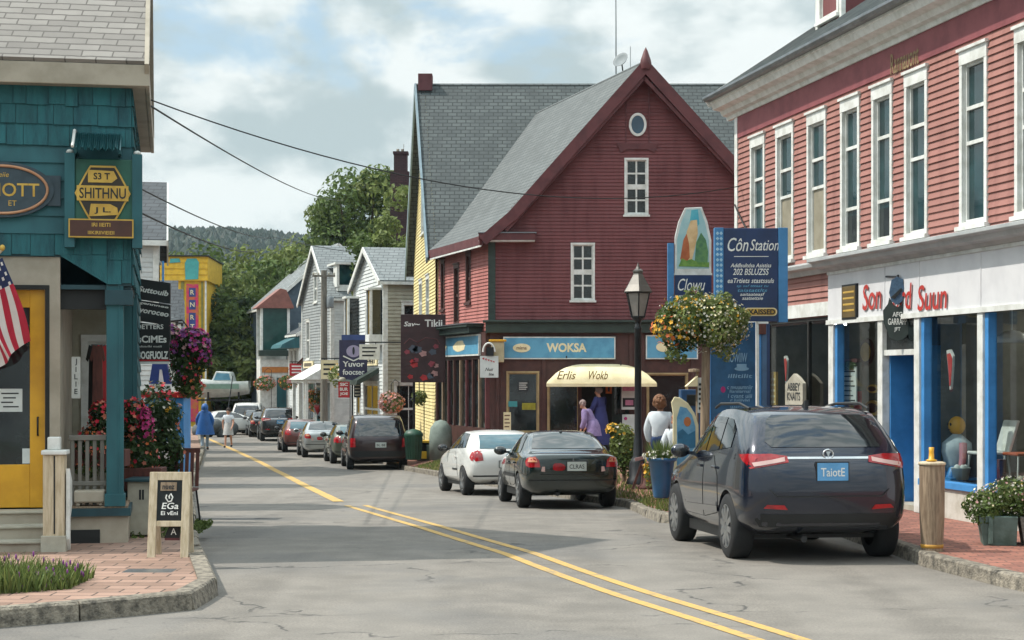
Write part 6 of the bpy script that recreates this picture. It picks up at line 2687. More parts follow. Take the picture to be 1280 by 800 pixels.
# utility pole in front of the grey gable
UY = 85.0
ux_ = XP(405, UY)
UP = thing('utility_pole', 'grey wooden utility pole with a transformer in front of the grey gabled house', 'pole', (ux_, UY, walk_z(UY)))
b = MB(mat('pole_grey', '#77736a', '#5f5b53', rough=.9, scale=5, stretch=(6, 6, .5)))
b.tube([(ux_, UY, walk_z(UY)), (ux_, UY, ZP(338, UY))], [.19, .14], 10)
b.build('shaft', UP)
b = MB(mat('pole_grey'))
b.bar((ux_ - .55, UY - .1, ZP(345, UY)), (ux_ + .55, UY - .1, ZP(345, UY)), .08, .1)
b.use(M_stone)
for d_ in (-.5, -.25, .25, .5):
    b.lathe([(.03, .05), (.045, .1), (.03, .16), (.0, .17)], (ux_ + d_, UY - .1, ZP(345, UY)), 8)
b.build('crossarm', UP)
b = MB(mat('transformer_grey', '#7c8285', '#6c7275', rough=.5))
b.lathe([(0, 0), (.17, 0), (.18, .05), (.18, .5), (.14, .56), (0, .58)], (ux_ + .3, UY - .05, ZP(385, UY)), 14)
b.build('transformer', UP)

# overhead wires
def wire(name, a, c, sag, r_, label):
    a, c = Vector(a), Vector(c)
    o = MB(M_black)
    n = 28
    o.tube([a.lerp(c, i / n) - Vector((0, 0, sag * 4 * (i / n) * (1 - i / n))) for i in range(n + 1)], r_, 5)
    return tag(o.build(name), label, 'wire', 'overhead wires')


eave = tf.w(.16, 1.2, TEZ + .06)
end1 = pf.w(.3, -.04, ZP(233, 32.6))
wire('overhead_wire', eave, end1, .62, .009, 'upper wire from the teal shop eave across the maroon gable to the pink building')
wire('overhead_wire', eave + Vector((0, .15, -.06)), P(430, 250, 90), .35, .013, 'wire falling from the teal shop eave to the big tree')
wire('overhead_wire', P(176, 236, 26), P(345, 297, 82), .25, .013, 'thin wire falling from the teal shop side towards the hill')
wire('overhead_wire', P(345, 297, 82), P(512, 322, 80), .15, .016, 'dark wire over the grey roofs of the far houses')
wire('overhead_wire', P(176, 266, 26), P(330, 312, 90), .3, .016, 'lowest wire from the teal shop side to the wood')
wire('service_cable', pf.w(.05, -.05, ZP(256, 32.8)), pf.w(2.55, -.16, 4.25), .25, .016, 'looped black cable hanging on the far end of the pink building front')
# ================================================================ foreground and pavement furniture
# chalk board on the left pavement
AY = 18.5
AB = thing('chalk_board', 'pale wooden A-frame chalkboard on the brick pavement', 'board', P(213, 696, AY))
s6 = Fr((XP(214, AY), AY, .125), 0)
k = AY / F
q = lambda px: (px - 214) * k
z = lambda py: ZP(py, AY) - .125
lean = .16


def ab(mb, x0, x1, z0, z1, y0, y1, side=1):
    """piece of the leaning frame"""
    v = []
    for zz in (z0, z1):
        o = side * (lean - lean * zz / .92)
        for xx, yy in ((x0, y0), (x1, y0), (x1, y1), (x0, y1)):
            v.append((xx, -o + yy, zz))
    mb.add(v, [(0, 3, 2, 1), (4, 5, 6, 7), (0, 1, 5, 4), (1, 2, 6, 5), (2, 3, 7, 6), (3, 0, 4, 7)])


for side in (1, -1):
    b = MB(M_wood_lt, s6.M)
    for a, c in ((188, 198), (229, 239)):
        ab(b, q(a), q(c), 0, z(590), -.02, .02, side)
    ab(b, q(198), q(229), z(600), z(590), -.018, .018, side)
    ab(b, q(198), q(229), z(657), z(650), -.018, .018, side)
    fr_ = b.build('frame', AB, bevel=.004)
    if side == 1:
        b = MB(mat('chalk_black', '#161a1b', '#202526', rough=.9), s6.M)
        ab(b, q(198), q(229), z(650), z(600), -.012, .008, side)
        b.use(M_wood)
        ab(b, q(202), q(222), z(613), z(602.5), -.02, -.012, side)
        M0 = b.M
        b.M = s6.M @ Matrix.Translation((0, -lean, 0)) @ Matrix.Rotation(-math.atan(lean / .92), 4, 'X')
        b.use(M_ink)
        b.text('nuez', q(212), z(608), -.022, width=15 * k, height=5 * k, bold=.02)
        b.use(M_wlet)
        b.text('EGa', q(214.5), z(631), -.014, width=21 * k, height=8 * k, bold=.012, shear=.15)
        b.text('Ei vEni', q(214), z(640), -.014, width=21 * k, height=5 * k, bold=.012)
        pts = [(q(210), z(617)), (q(209), z(621)), (q(212), z(626)), (q(216), z(625)), (q(217.5), z(620)), (q(215), z(616)), (q(213), z(619)), (q(213.5), z(622))]
        b.tube([(a, -.014, c) for a, c in pts], .008, 5)
        b.M = M0
        b.build('chalk_panel', AB)
    if side == 1:
        b = MB(M_black, s6.M)
        b.prism([(q(206), z(672)), (q(213), z(655)), (q(226), z(657)), (q(225), z(672))], 'y', -.04, -.01)
        b.use(M_maroon_tr)
        b.box(q(207), q(225), -.045, -.005, z(675), z(672))
        b.use(M_wlet)
        b.text('A', q(218), z(664), -.041, width=7 * k, height=8 * k)
        b.build('lower_plate', AB)

# steel cover let into the pavement
o = MB(M_steel)
c0, c1 = P(157, 723.5, 15.55 + 1.0), P(217, 714, 17.2)
c = (XP(188, 17.05), 17.05)
o.box(c[0] - .25, c[0] + .23, 16.9, 17.22, .1, .129)
o.use(M_dark)
o.box(c[0] - .27, c[0] + .25, 16.87, 17.25, .09, .127)
tag(o.build('utility_cover'), 'rectangular steel cover let into the brick pavement', 'cover')

# lavender and grass at the kerb corner
o = MB(M_lf_lt)
for i in range(2600):
    t = rnd.random()
    x = XP(-60 + 148 * t, 15.6)
    y = 15.0 + .75 * (t + .2) + rnd.uniform(-.35, .6)
    if y < 14.25 + (x + 4.1) * .62 + .25:
        continue
    h = rnd.uniform(.10, .46) * (1.05 - .55 * t)
    p = Vector((x, y, .1))
    d = Vector((rnd.uniform(-.35, .35), rnd.uniform(-.35, .35), 1)).normalized()
    sd = d.cross(rand_unit()).normalized() * rnd.uniform(.006, .012)
    o.use(rnd.choice((M_lf_lt, M_lf_md, M_lf_lt)))
    m_ = p + d * h * .6
    o.add([p - sd, p + sd, m_ + sd * .8, p + d * h + Vector((d.x, d.y, -.2)) * h * .25, m_ - sd * .8], [(0, 1, 2, 4), (4, 2, 3)])
    if rnd.random() < .05 * t:
        o.use(B_purple)
        o.ell(p + d * h + Vector((d.x, d.y, -.2)) * h * .25, (.010, .010, .028), 5, 4)
gr = o.build('grass', kind='stuff')
tag(gr, 'clump of bright grass and lavender at the left kerb corner', 'grass')

# tufts on the verge and by the kerb stones
o = MB(M_lf_lt)
for i in range(9000):
    y = rnd.uniform(27.0, 54)
    f_ = rnd.random()
    x = kerb_x(y) + .12 + f_ * 1.0
    p = Vector((x, y, road_z(y) + .12 + max(0, walk_z(y) - road_z(y) - .13) * min(1, f_ * 1.1)))
    d = Vector((rnd.uniform(-.5, .5), rnd.uniform(-.5, .5), 1)).normalized()
    h = rnd.uniform(.05, .13)
    sd = d.cross(rand_unit()).normalized() * .012
    o.use(rnd.choice((M_lf_lt, M_lf_lt, M_lf_md)))
    o.add([p - sd, p + sd, p + d * h], [(0, 1, 2)])
for i in range(500):
    a = rnd.uniform(0, 1)
    if a < .5:
        p = Vector((XP(178, 21.5) + rnd.uniform(-.35, .5), 21.3 + rnd.uniform(-.6, .9), .12))
    else:
        p = Vector((XP(240, 21.8) + rnd.uniform(-.12, .08), 22.2 + rnd.uniform(-.6, .6), .12))
    foliage(o, p, (.02, .02, .05), 2, .07)
tag(o.build('grass', kind='stuff'), 'thin grass verge along the kerbs', 'grass')


def flower_box(name, label, loc, box_fn, blobs, group=None, cat='planter'):
    root = thing(name, label, cat, loc, group)
    if box_fn:
        for nm, mb in box_fn:
            mb.build(nm, root, bevel=.008)
    fo, bl = MB(M_lf_dk), MB(B_red)
    for c, r_, n, size, lf, nb, bs, bm in blobs:
        fo.use(lf)
        foliage(fo, c, r_, n, size)
        if nb:
            blossoms(bl, c, r_, nb, bs, bm, up=-.5)
    fo.build('foliage', root)
    if bl.v:
        bl.build('blossoms', root)
    return root


def pc(px, py, Y):
    return P(px, py, Y)


def bx(m_, x0, x1, y0, y1, z0, z1):
    b = MB(m_)
    b.box(x0, x1, y0, y1, z0, z1)
    return b


# flowers along the left porch
c = pc(128, 560, 20.9)
flower_box('porch_planter', 'porch planter spilling red and peach flowers left of the teal post', c, [('box', bx(M_wood_rd, c.x - .32, c.x + .3, 20.75, 21.05, .95, 1.15))],
           [(pc(118, 560, 20.9), (.24, .22, .26), 620, .08, M_lf_dk, 120, .06, [B_peach, B_peach, B_orange, B_red]), (pc(128, 522, 20.95), (.16, .16, .2), 260, .08, M_lf_dk, 90, .075, [B_red, B_red, B_peach]), (pc(112, 586, 20.85), (.2, .16, .1), 180, .07, M_lf_md, 50, .05, [B_peach, B_orange])])
c = pc(180, 550, 21.6)
flower_box('porch_planter', 'tall planter of magenta and coral flowers right of the teal post', c, [('box', bx(M_wood_rd, c.x - .35, c.x + .25, 21.4, 21.75, .62, .9)), ('stand', bx(M_teal_dk, c.x - .25, c.x + .15, 21.45, 21.7, .13, .62))],
           [(pc(172, 570, 21.6), (.26, .22, .34), 800, .08, M_lf_dk, 130, .055, [B_peach, B_orange, B_peach, B_red]), (pc(166, 526, 21.6), (.2, .2, .26), 420, .08, M_lf_dk, 130, .075, [B_pink, B_red, B_red, B_peach]), (pc(182, 535, 21.5), (.1, .1, .24), 160, .07, M_lf_dk, 70, .07, [B_pink])])
c = pc(208, 560, 22.6)
flower_box('porch_planter', 'dark leafy planter with white and orange flowers beside the chalkboard', c, [('pot', bx(mat('clay_pot', '#7c4635', '#6a3a2c', rough=.8), c.x - .22, c.x + .22, 22.4, 22.8, .125, .62))],
           [(pc(205, 560, 22.6), (.26, .26, .42), 900, .085, M_lf_dk, 26, .06, [B_white, B_peach]), (pc(206, 518, 22.6), (.24, .22, .18), 300, .08, M_lf_dk, 46, .06, [B_white, B_orange, B_yellow, B_white]), (pc(190, 590, 22.6), (.22, .2, .18), 260, .08, M_lf_md, 24, .055, [B_peach])])
c = pc(193, 500, 26.5)
flower_box('shrub', 'dark shrub with rusty leaves between the planters and the street', Vector((c.x, 26.5, -.03)), [('trunk', (lambda b: b)(MB(M_wood).tube([(c.x, 26.5, -.05), (c.x, 26.5, 1.3)], [.05, .03], 8)))],
           [(Vector((c.x, 26.5, 1.45)), (.36, .34, .5), 700, .09, M_lf_dk, 40, .07, [B_red, B_orange])], cat='shrub')
# hanging basket of purple flowers over the left kerb
c = pc(232, 448, 25.5)
HB = flower_box('hanging_basket', 'large hanging basket of purple and magenta flowers above the left kerb', c, None,
                [(pc(240, 432, 25.5), (.26, .25, .26), 800, .08, M_lf_dk, 260, .07, [B_purple, B_purple, B_pink, B_mauve]), (pc(232, 462, 25.5), (.24, .24, .36), 900, .08, M_lf_dk, 60, .06, [B_orange, B_red, B_purple]), (pc(238, 485, 25.5), (.2, .18, .16), 260, .075, M_lf_md, 60, .06, [B_peach, B_red]), (pc(216, 430, 25.5), (.16, .18, .26), 420, .075, M_lf_dk, 120, .07, [B_purple, B_pink, B_mauve]), (pc(252, 445, 25.5), (.14, .16, .24), 300, .075, M_lf_dk, 110, .065, [B_pink, B_purple])])
b = MB(M_iron)
b.tube([pc(205, 402, 25.6), pc(228, 400, 25.5), pc(234, 408, 25.5), pc(234, 430, 25.5)], .013, 6)
for a in (-.2, .2):
    b.tube([pc(234, 408, 25.5), pc(234, 408, 25.5) + Vector((a, 0, -.35))], .006, 5)
b.build('hook', HB)

# stack of black name boards on a white post
KY = 24.8
KB = thing('sign_stack', 'stack of tilted black name boards with white lettering behind the teal shop', 'sign', (XP(190, KY), KY, .12))
s7 = Fr((XP(190, KY), KY, 0), 0)
k = KY / F
q = lambda px: (px - 190) * k
z = lambda py: ZP(py, KY)
M_kb = mat('board_black', '#17191a', '#222526', rough=.6)
specs = [(351, 377, -10, [('Suttouib', 364, 7)]), (378, 404, -10, [('gennnee', 382, 3), ('yoroceo', 392, 7)]), (405, 424, -9, [('soeneeosn', 411, 7)]), (424, 452, 0, [])]
for (ya, yb2, tl, tx) in specs[:3]:
    b = MB(M_kb, s7.M)
    dz = 34 * math.tan(R(-tl)) * k / 2 * 1.0
    x0, x1 = q(172 if ya < 400 else 168), q(213)
    b.add([(x0, -.03, z(yb2) + dz), (x1, -.03, z(yb2) - dz), (x1, -.03, z(ya) - dz), (x0, -.03, z(ya) + dz), (x0, .03, z(yb2) + dz), (x1, .03, z(yb2) - dz), (x1, .03, z(ya) - dz), (x0, .03, z(ya) + dz)],
          [(0, 1, 2, 3), (7, 6, 5, 4), (0, 4, 5, 1), (1, 5, 6, 2), (2, 6, 7, 3), (3, 7, 4, 0)])
    b.use(M_wlet)
    for s, py, hh in tx:
        b.M = s7.M @ Matrix.Translation(((x0 + x1) / 2, 0, z(py))) @ Matrix.Rotation(R(-tl) * -1 * -1, 4, 'Y')
        b.text(s, 0, 0, -.031, width=38 * k, height=hh * k, bold=.03, shear=.15)
    b.build('name_board', KB)
b = MB(M_kb, s7.M)
b.box(q(170), q(212), -.04, .0, z(452), z(405))
b.use(M_wlet)
b.text('OETTERS', q(188), z(408.5), -.041, width=34 * k, height=6 * k, bold=.02)
b.text('sCiMEs', q(191), z(424), -.041, width=36 * k, height=9 * k, bold=.03)
b.text('sobserlbi mutili', q(188), z(433), -.041, width=30 * k, height=2.5 * k)
b.text('BOGFUOLZ', q(192), z(444), -.041, width=38 * k, height=10 * k, bold=.04)
b.use(M_red)
b.box(q(170), q(212), -.046, -.002, z(451.5), z(449.5))
b.use(M_white)
b.box(q(170), q(212), -.05, .004, z(455), z(452))
b.build('name_board', KB)
b = MB(M_white, s7.M)
b.box(q(166), q(170), -.03, .05, z(512), z(404))
b.box(q(173), q(176), -.035, .03, z(404), z(318))
b.use(M_ink)
b.text('v', q(168), z(438), -.031, size=.07)
b.use(M_teal_dk)
b.box(q(166), q(171), .0, .05, 0, z(512))
b.build('post', KB)

# red and blue collection box, pale trailer-like crate
o = MB(M_blue)
c = P(207, 520, 27.5)
o.box(c.x - .28, c.x + .32, 27.3, 27.9, -.12, ZP(497, 27.5))
o.use(M_red)
o.box(c.x - .36, c.x + .36, 27.25, 27.95, ZP(497, 27.5) + .002, ZP(490, 27.5))
o.use(M_white)
o.box(c.x - .16, c.x + .2, 27.28, 27.3, .6, 1.0)
tag(o.build('collection_box', bevel=.02), 'blue box with a red lid standing behind the porch flowers', 'box')
o = MB(MATS['cobalt_panel'])
c = P(200, 450, 28.6)
o.prism([(c.x - .16, ZP(480, 28.6)), (c.x + .2, ZP(480, 28.6)), (c.x + .12, ZP(452, 28.6)), (c.x - .1, ZP(452, 28.6))], 'y', 28.5, 28.6)
o.use(M_white)
o.prism([(c.x + .0, ZP(482, 28.6)), (c.x + .09, ZP(482, 28.6)), (c.x + .05, ZP(462, 28.6)), (c.x + .02, ZP(462, 28.6))], 'y', 28.47, 28.5)
o.use(M_white)
o.box(c.x - .16, c.x + .2, 28.49, 28.61, -.15, ZP(480, 28.6))
tag(o.build('banner_stand'), 'blue and white pennon stand beneath the black name boards', 'stand')

# slatted chair on the pavement edge
CHY = 22.4
CH = thing('slatted_chair', 'red-brown slatted chair with thin black legs on the pavement edge', 'chair', (XP(226, CHY), CHY, .08))
cx = XP(225, CHY)
b = MB(M_wood_rd)
for i in range(5):
    b.box(cx - .2, cx + .2, CHY - .2 + i * .085, CHY - .13 + i * .085, .56, .59)
b.build('seat', CH, bevel=.004)
b = MB(M_wood_rd)
for i in range(6):
    b.bar((cx - .17 + i * .068, CHY + .24, .6), (cx - .17 + i * .068, CHY + .32, 1.05), .045, .02)
b.bar((cx - .2, CHY + .325, 1.06), (cx + .2, CHY + .325, 1.06), .03, .06)
b.build('backrest', CH, bevel=.004)
for a in (-.17, .17):
    for y in (-.17, .2):
        b = MB(M_iron)
        b.tube([(cx + a, CHY + y, .56), (cx + a * 1.25, CHY + y * 1.3, .13)], .013, 6)
        b.build('leg', CH)
# grey crate sign behind the chalkboard
o = MB(M_stone)
c = P(176, 640, 21.0)
o.box(c.x - .15, c.x + .17, 20.95, 21.35, .125, ZP(602, 21))
o.use(M_teal_dk)
o.box(c.x - .18, c.x + .2, 20.9, 21.4, ZP(602, 21) + .001, ZP(598, 21))
o.use(M_ink)
o.text('ll', c.x + .02, ZP(618, 21), 20.949, size=.16, bold=.03)
tag(o.build('pale_crate', bevel=.008), 'pale crate with dark marks half hidden behind the chalkboard', 'crate')

# timber bollard with its yellow collar
BX = thing('timber_bollard', 'weathered timber bollard with yellow foot and a yellow cup on top', 'bollard', P(1165, 690, 18.97))
k = 18.97 / F
x, y = XP(1165, 18.97), 18.97
b = MB(M_wood)
n = 24
prof = [(.115, .10), (.118, .22), (.132, .5), (.136, 1.05), (.134, 1.06)]
b.lathe(prof, (x, y, 0), n)
b.build('shaft', BX)
b = MB(M_wood_lt)
b.lathe([(.134, 1.06), (.145, 1.06), (.145, 1.085), (.12, 1.095), (.0, 1.095)], (x, y, 0), n)
b.build('top', BX)
b = MB(mat('worn_yellow_metal', '#c08f35', '#9a6f2a', rough=.6))
b.lathe([(.08, .125), (.1, .13), (.1, .16), (.12, .17), (.122, .205), (.112, .21)], (x, y, 0), n)
b.build('foot', BX)
o = MB(M_yellow)
x2 = XP(1163.5, 18.97)
o.lathe([(.0, 1.098), (.055, 1.1), (.06, 1.115), (.03, 1.125), (.026, 1.2), (.028, 1.25), (.02, 1.25), (.018, 1.13), (.0, 1.13)], (x2, y - .03, 0), 14)
tag(o.build('yellow_cup'), 'small yellow cup standing on the timber bollard', 'cup')

# planter boxes at the right edge
M_troughg = mat('trough_green_grey', '#5c716b', '#46584f', rough=.75, scale=5, bump=.25, bscale=25)
M_trought = mat('trough_timber', '#73736c', '#5c5c55', rough=.85, scale=5, stretch=(.8, 6, 6), bump=.3, bscale=20)
ff = Fr((XP(1224, 19.6), 19.6, .125), -79 + 68)
for k_, (x0, x1, m_, lb) in enumerate(((0.0, .42, M_troughg, 'green-grey planter trough of daisies and greenery by the pink building'), (.44, 1.5, M_trought, 'grey timber planter trough with yellow flowers at the right edge'))):
    rt = thing('planter_trough', lb, 'planter', ff.w(x0, 0, 0), 'planter troughs on the right pavement')
    b = MB(m_, ff.M)
    ins = .05
    b.add([(x0 + ins, ins, 0), (x1 - ins * .3, ins, 0), (x1 - ins * .3, .5, 0), (x0 + ins, .5, 0), (x0, 0, .33), (x1, 0, .33), (x1, .55, .33), (x0, .55, .33)],
          [(0, 3, 2, 1), (4, 5, 6, 7), (0, 1, 5, 4), (1, 2, 6, 5), (2, 3, 7, 6), (3, 0, 4, 7)])
    for q_ in range(3 if k_ else 1):
        xx = x0 + .1 + q_ * .45
        b.box(xx, xx + .05, -.012 + .0, .02, .02, .32)
    b.build('box', rt, bevel=.008)
    fo, bl = MB(M_lf_md), MB(B_white)
    for i in range(6 if k_ else 3):
        cxx = x0 + (x1 - x0) * (i + .5) / (6 if k_ else 3)
        c = ff.w(cxx, .22 + .1 * (i % 2), .42 + .07 * (i % 3) + .1 * k_)
        fo.use([M_lf_md, M_lf_lt, M_lf_md][i % 3])
        foliage(fo, c, (.24, .28, .2), 520, .06)
        foliage(fo, c + Vector((0, -.12, -.1)), (.2, .12, .12), 160, .055)
        blossoms(bl, c, (.24, .28, .21), 46, .035, [B_white, B_white, B_mauve, M_cream], up=0)
        if k_ and i >= 1:
            blossoms(bl, c, (.26, .28, .22), 70, .06, [B_yellow], up=0)
        if k_ and i == 0:
            blossoms(bl, c + Vector((0, -.2, -.12)), (.06, .05, .05), 10, .05, [B_red])
    fo.build('foliage', rt)
    bl.build('blossoms', rt)

# blue pot with grass and white flowers, between SUV and lamp
PY = 27.4
c = Vector((XP(827, PY), PY, .125))
PT = thing('tall_pot', 'tall blue tapered pot with grass and small white flowers near the navy sign', 'planter', c)
b = MB(mat('glazed_blue', '#1f5a86', '#174567', rough=.3, coat=.3))
zt_ = ZP(572, PY)
b.lathe([(.0, .13), (.12, .13), (.13, .16), (.2, zt_ - .06), (.235, zt_ - .05), (.24, zt_), (.2, zt_), (.19, zt_ - .04), (0, zt_ - .05)], (c.x, c.y, 0), 20)
b.build('pot', PT)
fo = MB(M_lf_md)
for i in range(420):
    a = rnd.uniform(0, 6.283)
    r_ = rnd.uniform(0, .2)
    p = Vector((c.x + r_ * math.cos(a), c.y + r_ * math.sin(a), zt_ - .02))
    d = Vector((math.cos(a) * .5 * r_ / .2, math.sin(a) * .5 * r_ / .2, 1)).normalized()
    h = rnd.uniform(.15, .34)
    sd = d.cross(rand_unit()).normalized() * .009
    fo.use(rnd.choice((M_lf_md, M_lf_lt)))
    fo.add([p - sd, p + sd, p + d * h], [(0, 1, 2)])
foliage(fo, (c.x, c.y, zt_ + .02), (.27, .27, .08), 260, .06)
fo.build('foliage', PT)
bl = MB(B_white)
blossoms(bl, (c.x, c.y, zt_ + .03), (.28, .28, .09), 120, .045, [B_white], up=-.4)
bl.build('blossoms', PT)

# leafy bush with yellow lilies and its stand beside the lamp
c = Vector((XP(780, 33.0), 33.0, .125))
flower_box('flowering_shrub', 'leafy shrub with yellow flowers at the foot of the street lamp', c, [('trunk', MB(M_wood).tube([(c.x, 33, .05), (c.x, 33, .5)], .04, 6))],
           [(Vector((c.x - .02, 33.0, .72)), (.26, .26, .42), 1100, .085, M_lf_lt, 24, .07, [B_yellow, B_white]), (Vector((c.x + .1, 32.9, .45)), (.26, .22, .3), 500, .08, M_lf_md, 8, .06, [B_yellow]), (Vector((c.x - .2, 33.0, 1.02)), (.14, .14, .12), 120, .08, M_lf_md, 20, .1, [B_yellow])], cat='shrub')
o = MB(M_wood_rd)
c = P(801, 612, 29.6)
o.lathe([(.0, .13), (.17, .13), (.18, .16), (.12, .22), (.1, .45), (.14, .52), (.14, .55), (.0, .56)], (c.x + .12, 29.6, 0), 14)
o.use(B_mauve)
o.bar((c.x - .1, 29.55, .62), (c.x + .3, 29.55, .72), .06, .05)
o.use(M_wood_rd)
o.bar((c.x - .14, 29.55, .13), (c.x + .02, 29.55, .6), .04, .04)
tag(o.build('stone_pedestal'), 'dark brown pedestal with a slanting pale bar beside the blue pot', 'pedestal')
for k_, dx in enumerate((.30, .52)):
    o = MB(M_stone)
    o.ell((c.x + dx, 29.75, .12), (.11 + .03 * k_, .12, .15), 10, 7)
    tag(o.build('pale_stone'), ['smaller pale rounded stone right beside the brown pedestal', 'larger pale rounded stone farther from the brown pedestal'][k_], 'stone')
flower_box('yellow_flower_clump', 'low clump of yellow flowers between pedestal and blue pot', Vector((XP(812, 28.6), 28.6, .125)), None,
           [(Vector((XP(812, 28.6), 28.6, .48)), (.1, .1, .3), 160, .07, M_lf_lt, 26, .09, [B_yellow])], cat='plant')

# painted cut-out board with sun hat, leaning by the pot
o = MB(M_cream)
SYY = 27.9
s8 = Fr((XP(856, SYY), SYY, 0), 0)
k = SYY / F
q = lambda px: (px - 856) * k
z = lambda py: ZP(py, SYY)
CB = thing('cutout_board', 'arched painted board with a blue beach scene and cream edge beside the flower post', 'board', (XP(856, SYY), SYY, .125))
arc = [(841, 622), (841, 516), (839, 503), (843, 496), (850, 497), (860, 504), (868, 516), (873, 531), (874, 622)]
o = MB(M_cream, s8.M)
o.prism([(q(a), z(c)) for a, c in arc], 'y', -.02, .03)
o.build('board', CB, bevel=.01)
o = MB(mat('scene_blue', '#6fa3bf', '#4f87ab', rough=.6, scale=6), s8.M)
o.prism([(q(a), z(c)) for a, c in [(846, 618), (846, 522), (850, 508), (858, 510), (865, 519), (869, 533), (870, 618)]], 'y', -.026, -.02)
o.use(mat('scene_orange', '#c4753f', '#b0642f'))
o.disc((q(859), z(527)), 4.5 * k, 6 * k, -.032, -.02, 14)
o.use(mat('scene_teal', '#2f6f8f', '#285f7b', scale=8))
o.prism([(q(a), z(c)) for a, c in [(847, 560), (847, 540), (853, 536), (860, 543), (869, 538), (869, 560)]], 'y', -.030, -.02)
o.build('picture', CB)
# newspaper box and ice-cream parasol sign behind
o = MB(mat('box_blue', '#23507c', '#1c4268', rough=.5))
c = P(864, 500, 31.0)
o.box(c.x - .2, c.x + .22, 30.8, 31.2, .125, ZP(487, 31))
o.use(M_dark)
o.box(c.x - .1, c.x + .12, 30.78, 30.8, ZP(507, 31), ZP(493, 31))
tag(o.build('newspaper_box', bevel=.015), 'blue newspaper box in the dark between the flower post and maroon shop', 'box')
o = MB(M_cream)
c = P(868, 472, 30.2)
o.prism([(XP(857, 30.2), ZP(483, 30.2)), (XP(871.5, 30.2), ZP(483, 30.2)), (XP(871.5, 30.2), ZP(470, 30.2))], 'y', 30.1, 30.4)
o.use(M_paper)
o.box(XP(872.5, 30.2), XP(878, 30.2), 30.2, 30.24, ZP(516, 30.2), ZP(472, 30.2))
o.use(M_ink)
for k_ in range(6):
    o.box(XP(873.5, 30.2), XP(877, 30.2), 30.19, 30.2, ZP(512 - k_ * 6, 30.2), ZP(509 - k_ * 6, 30.2))
o.use(M_wood)
o.tube([(XP(872, 30.2), 30.26, .12), (XP(872, 30.2), 30.26, ZP(462, 30.2))], .025, 8)
o.lathe([(.1, 0), (.1, .05), (0, .06)], (XP(868, 30.2), 30.26, ZP(465, 30.2)), 10)
tag(o.build('banner_post'), 'wooden post with a slim white banner and cream flap behind the flower post', 'post')

# baskets along the far pavement
def basket(px, py, Y, rx, rz, label, mats, pot=None, leafm=None, n=380, nb=170, post=True, bs=.075):
    c = P(px, py, Y)
    rt = thing('flower_basket', label, 'flower basket', (c.x, Y, c.z), 'flower baskets along the far pavement')
    fo, bl = MB(leafm or M_lf_md), MB(mats[0])
    foliage(fo, c, (rx, rx, rz), n, .1 + rx * .12)
    blossoms(bl, c, (rx, rx, rz), nb, bs + rx * .12, mats)
    fo.build('foliage', rt)
    bl.build('blossoms', rt)
    b = MB(M_iron)
    b.tube([(c.x + rx * .6, Y + .1, walk_z(Y)), (c.x + rx * .6, Y + .1, c.z + rz + .35), (c.x + rx * .3, Y, c.z + rz + .45), (c.x, Y, c.z + rz + .3), (c.x, Y, c.z)], .018, 6)
    b.build('post', rt)
    if pot:
        p = MB(pot)
        d = pot_c = Vector((c.x + rx * .25, Y - rx * .7, c.z - rz * .6))
        p.lathe([(.02, -.4), (.28, -.35), (.4, -.05), (.44, .1), (.36, .12), (.0, .1)], d, 14)
        p.build('pot', rt)
        blossoms_ = MB(B_white)
        blossoms(blossoms_, d + Vector((0, 0, .15)), (.38, .34, .14), 60, .12, [B_white, B_mauve])
        blossoms_.build('blossoms', rt)
    return rt


basket(400, 500, 90, .74, .62, 'round basket of orange flowers with a red pot of white flowers in front', [B_orange, B_peach, B_yellow, B_orange], pot=M_red)
basket(489, 503, 64, .46, .38, 'ball of dusty pink flowers on a thin post behind the maroon minivan', [B_mauve, B_mauve, B_peach], leafm=M_lf_md, n=260, nb=240)
basket(331, 479, 106, .64, .45, 'pale orange flower basket by the bay with the red roof', [B_peach, B_orange, B_mauve], nb=130)
basket(427, 470, 79, .62, .55, 'basket of green trailing plants before the grey gabled house', [B_white, B_yellow], nb=25, leafm=M_lf_lt)
basket(524, 497, 58, .26, .26, 'small green plant hanging behind the brown sign post', [M_lf_lt], nb=10, leafm=M_lf_lt, n=260)
basket(360, 478, 99, .55, .4, 'basket of mixed yellow and orange flowers before the white cottage', [B_yellow, B_orange, B_peach], nb=60)
# ================================================================ cars
def paint(name, c, metal=.35, rough=.28):
    m, N, b = new_mat(name)
    tc = N.n('ShaderNodeTexCoord')
    nz = N.n('ShaderNodeTexNoise', i_Scale=2.2, i_Detail=5.0)
    N.l(tc.outputs['Object'], nz.inputs['Vector'])
    sp = N.n('ShaderNodeSeparateXYZ')
    N.l(tc.outputs['Object'], sp.inputs[0])
    low = N.math('MULTIPLY', N.math('SUBTRACT', 1.0, N.ramp(sp.outputs[2], .25, .75)), N.math('ADD', N.math('MULTIPLY', nz.outputs[0], .3), .0))
    N.l(N.mix(low, lin(c), lin('#77706a')), b.inputs['Base Color'])     # road dust low on the body
    b.inputs['Metallic'].default_value = metal
    N.l(N.math('ADD', N.math('MULTIPLY', nz.outputs[0], .12), rough - .06), b.inputs['Roughness'])
    b.inputs['Coat Weight'].default_value = 1.0
    b.inputs['Coat Roughness'].default_value = .05
    return m


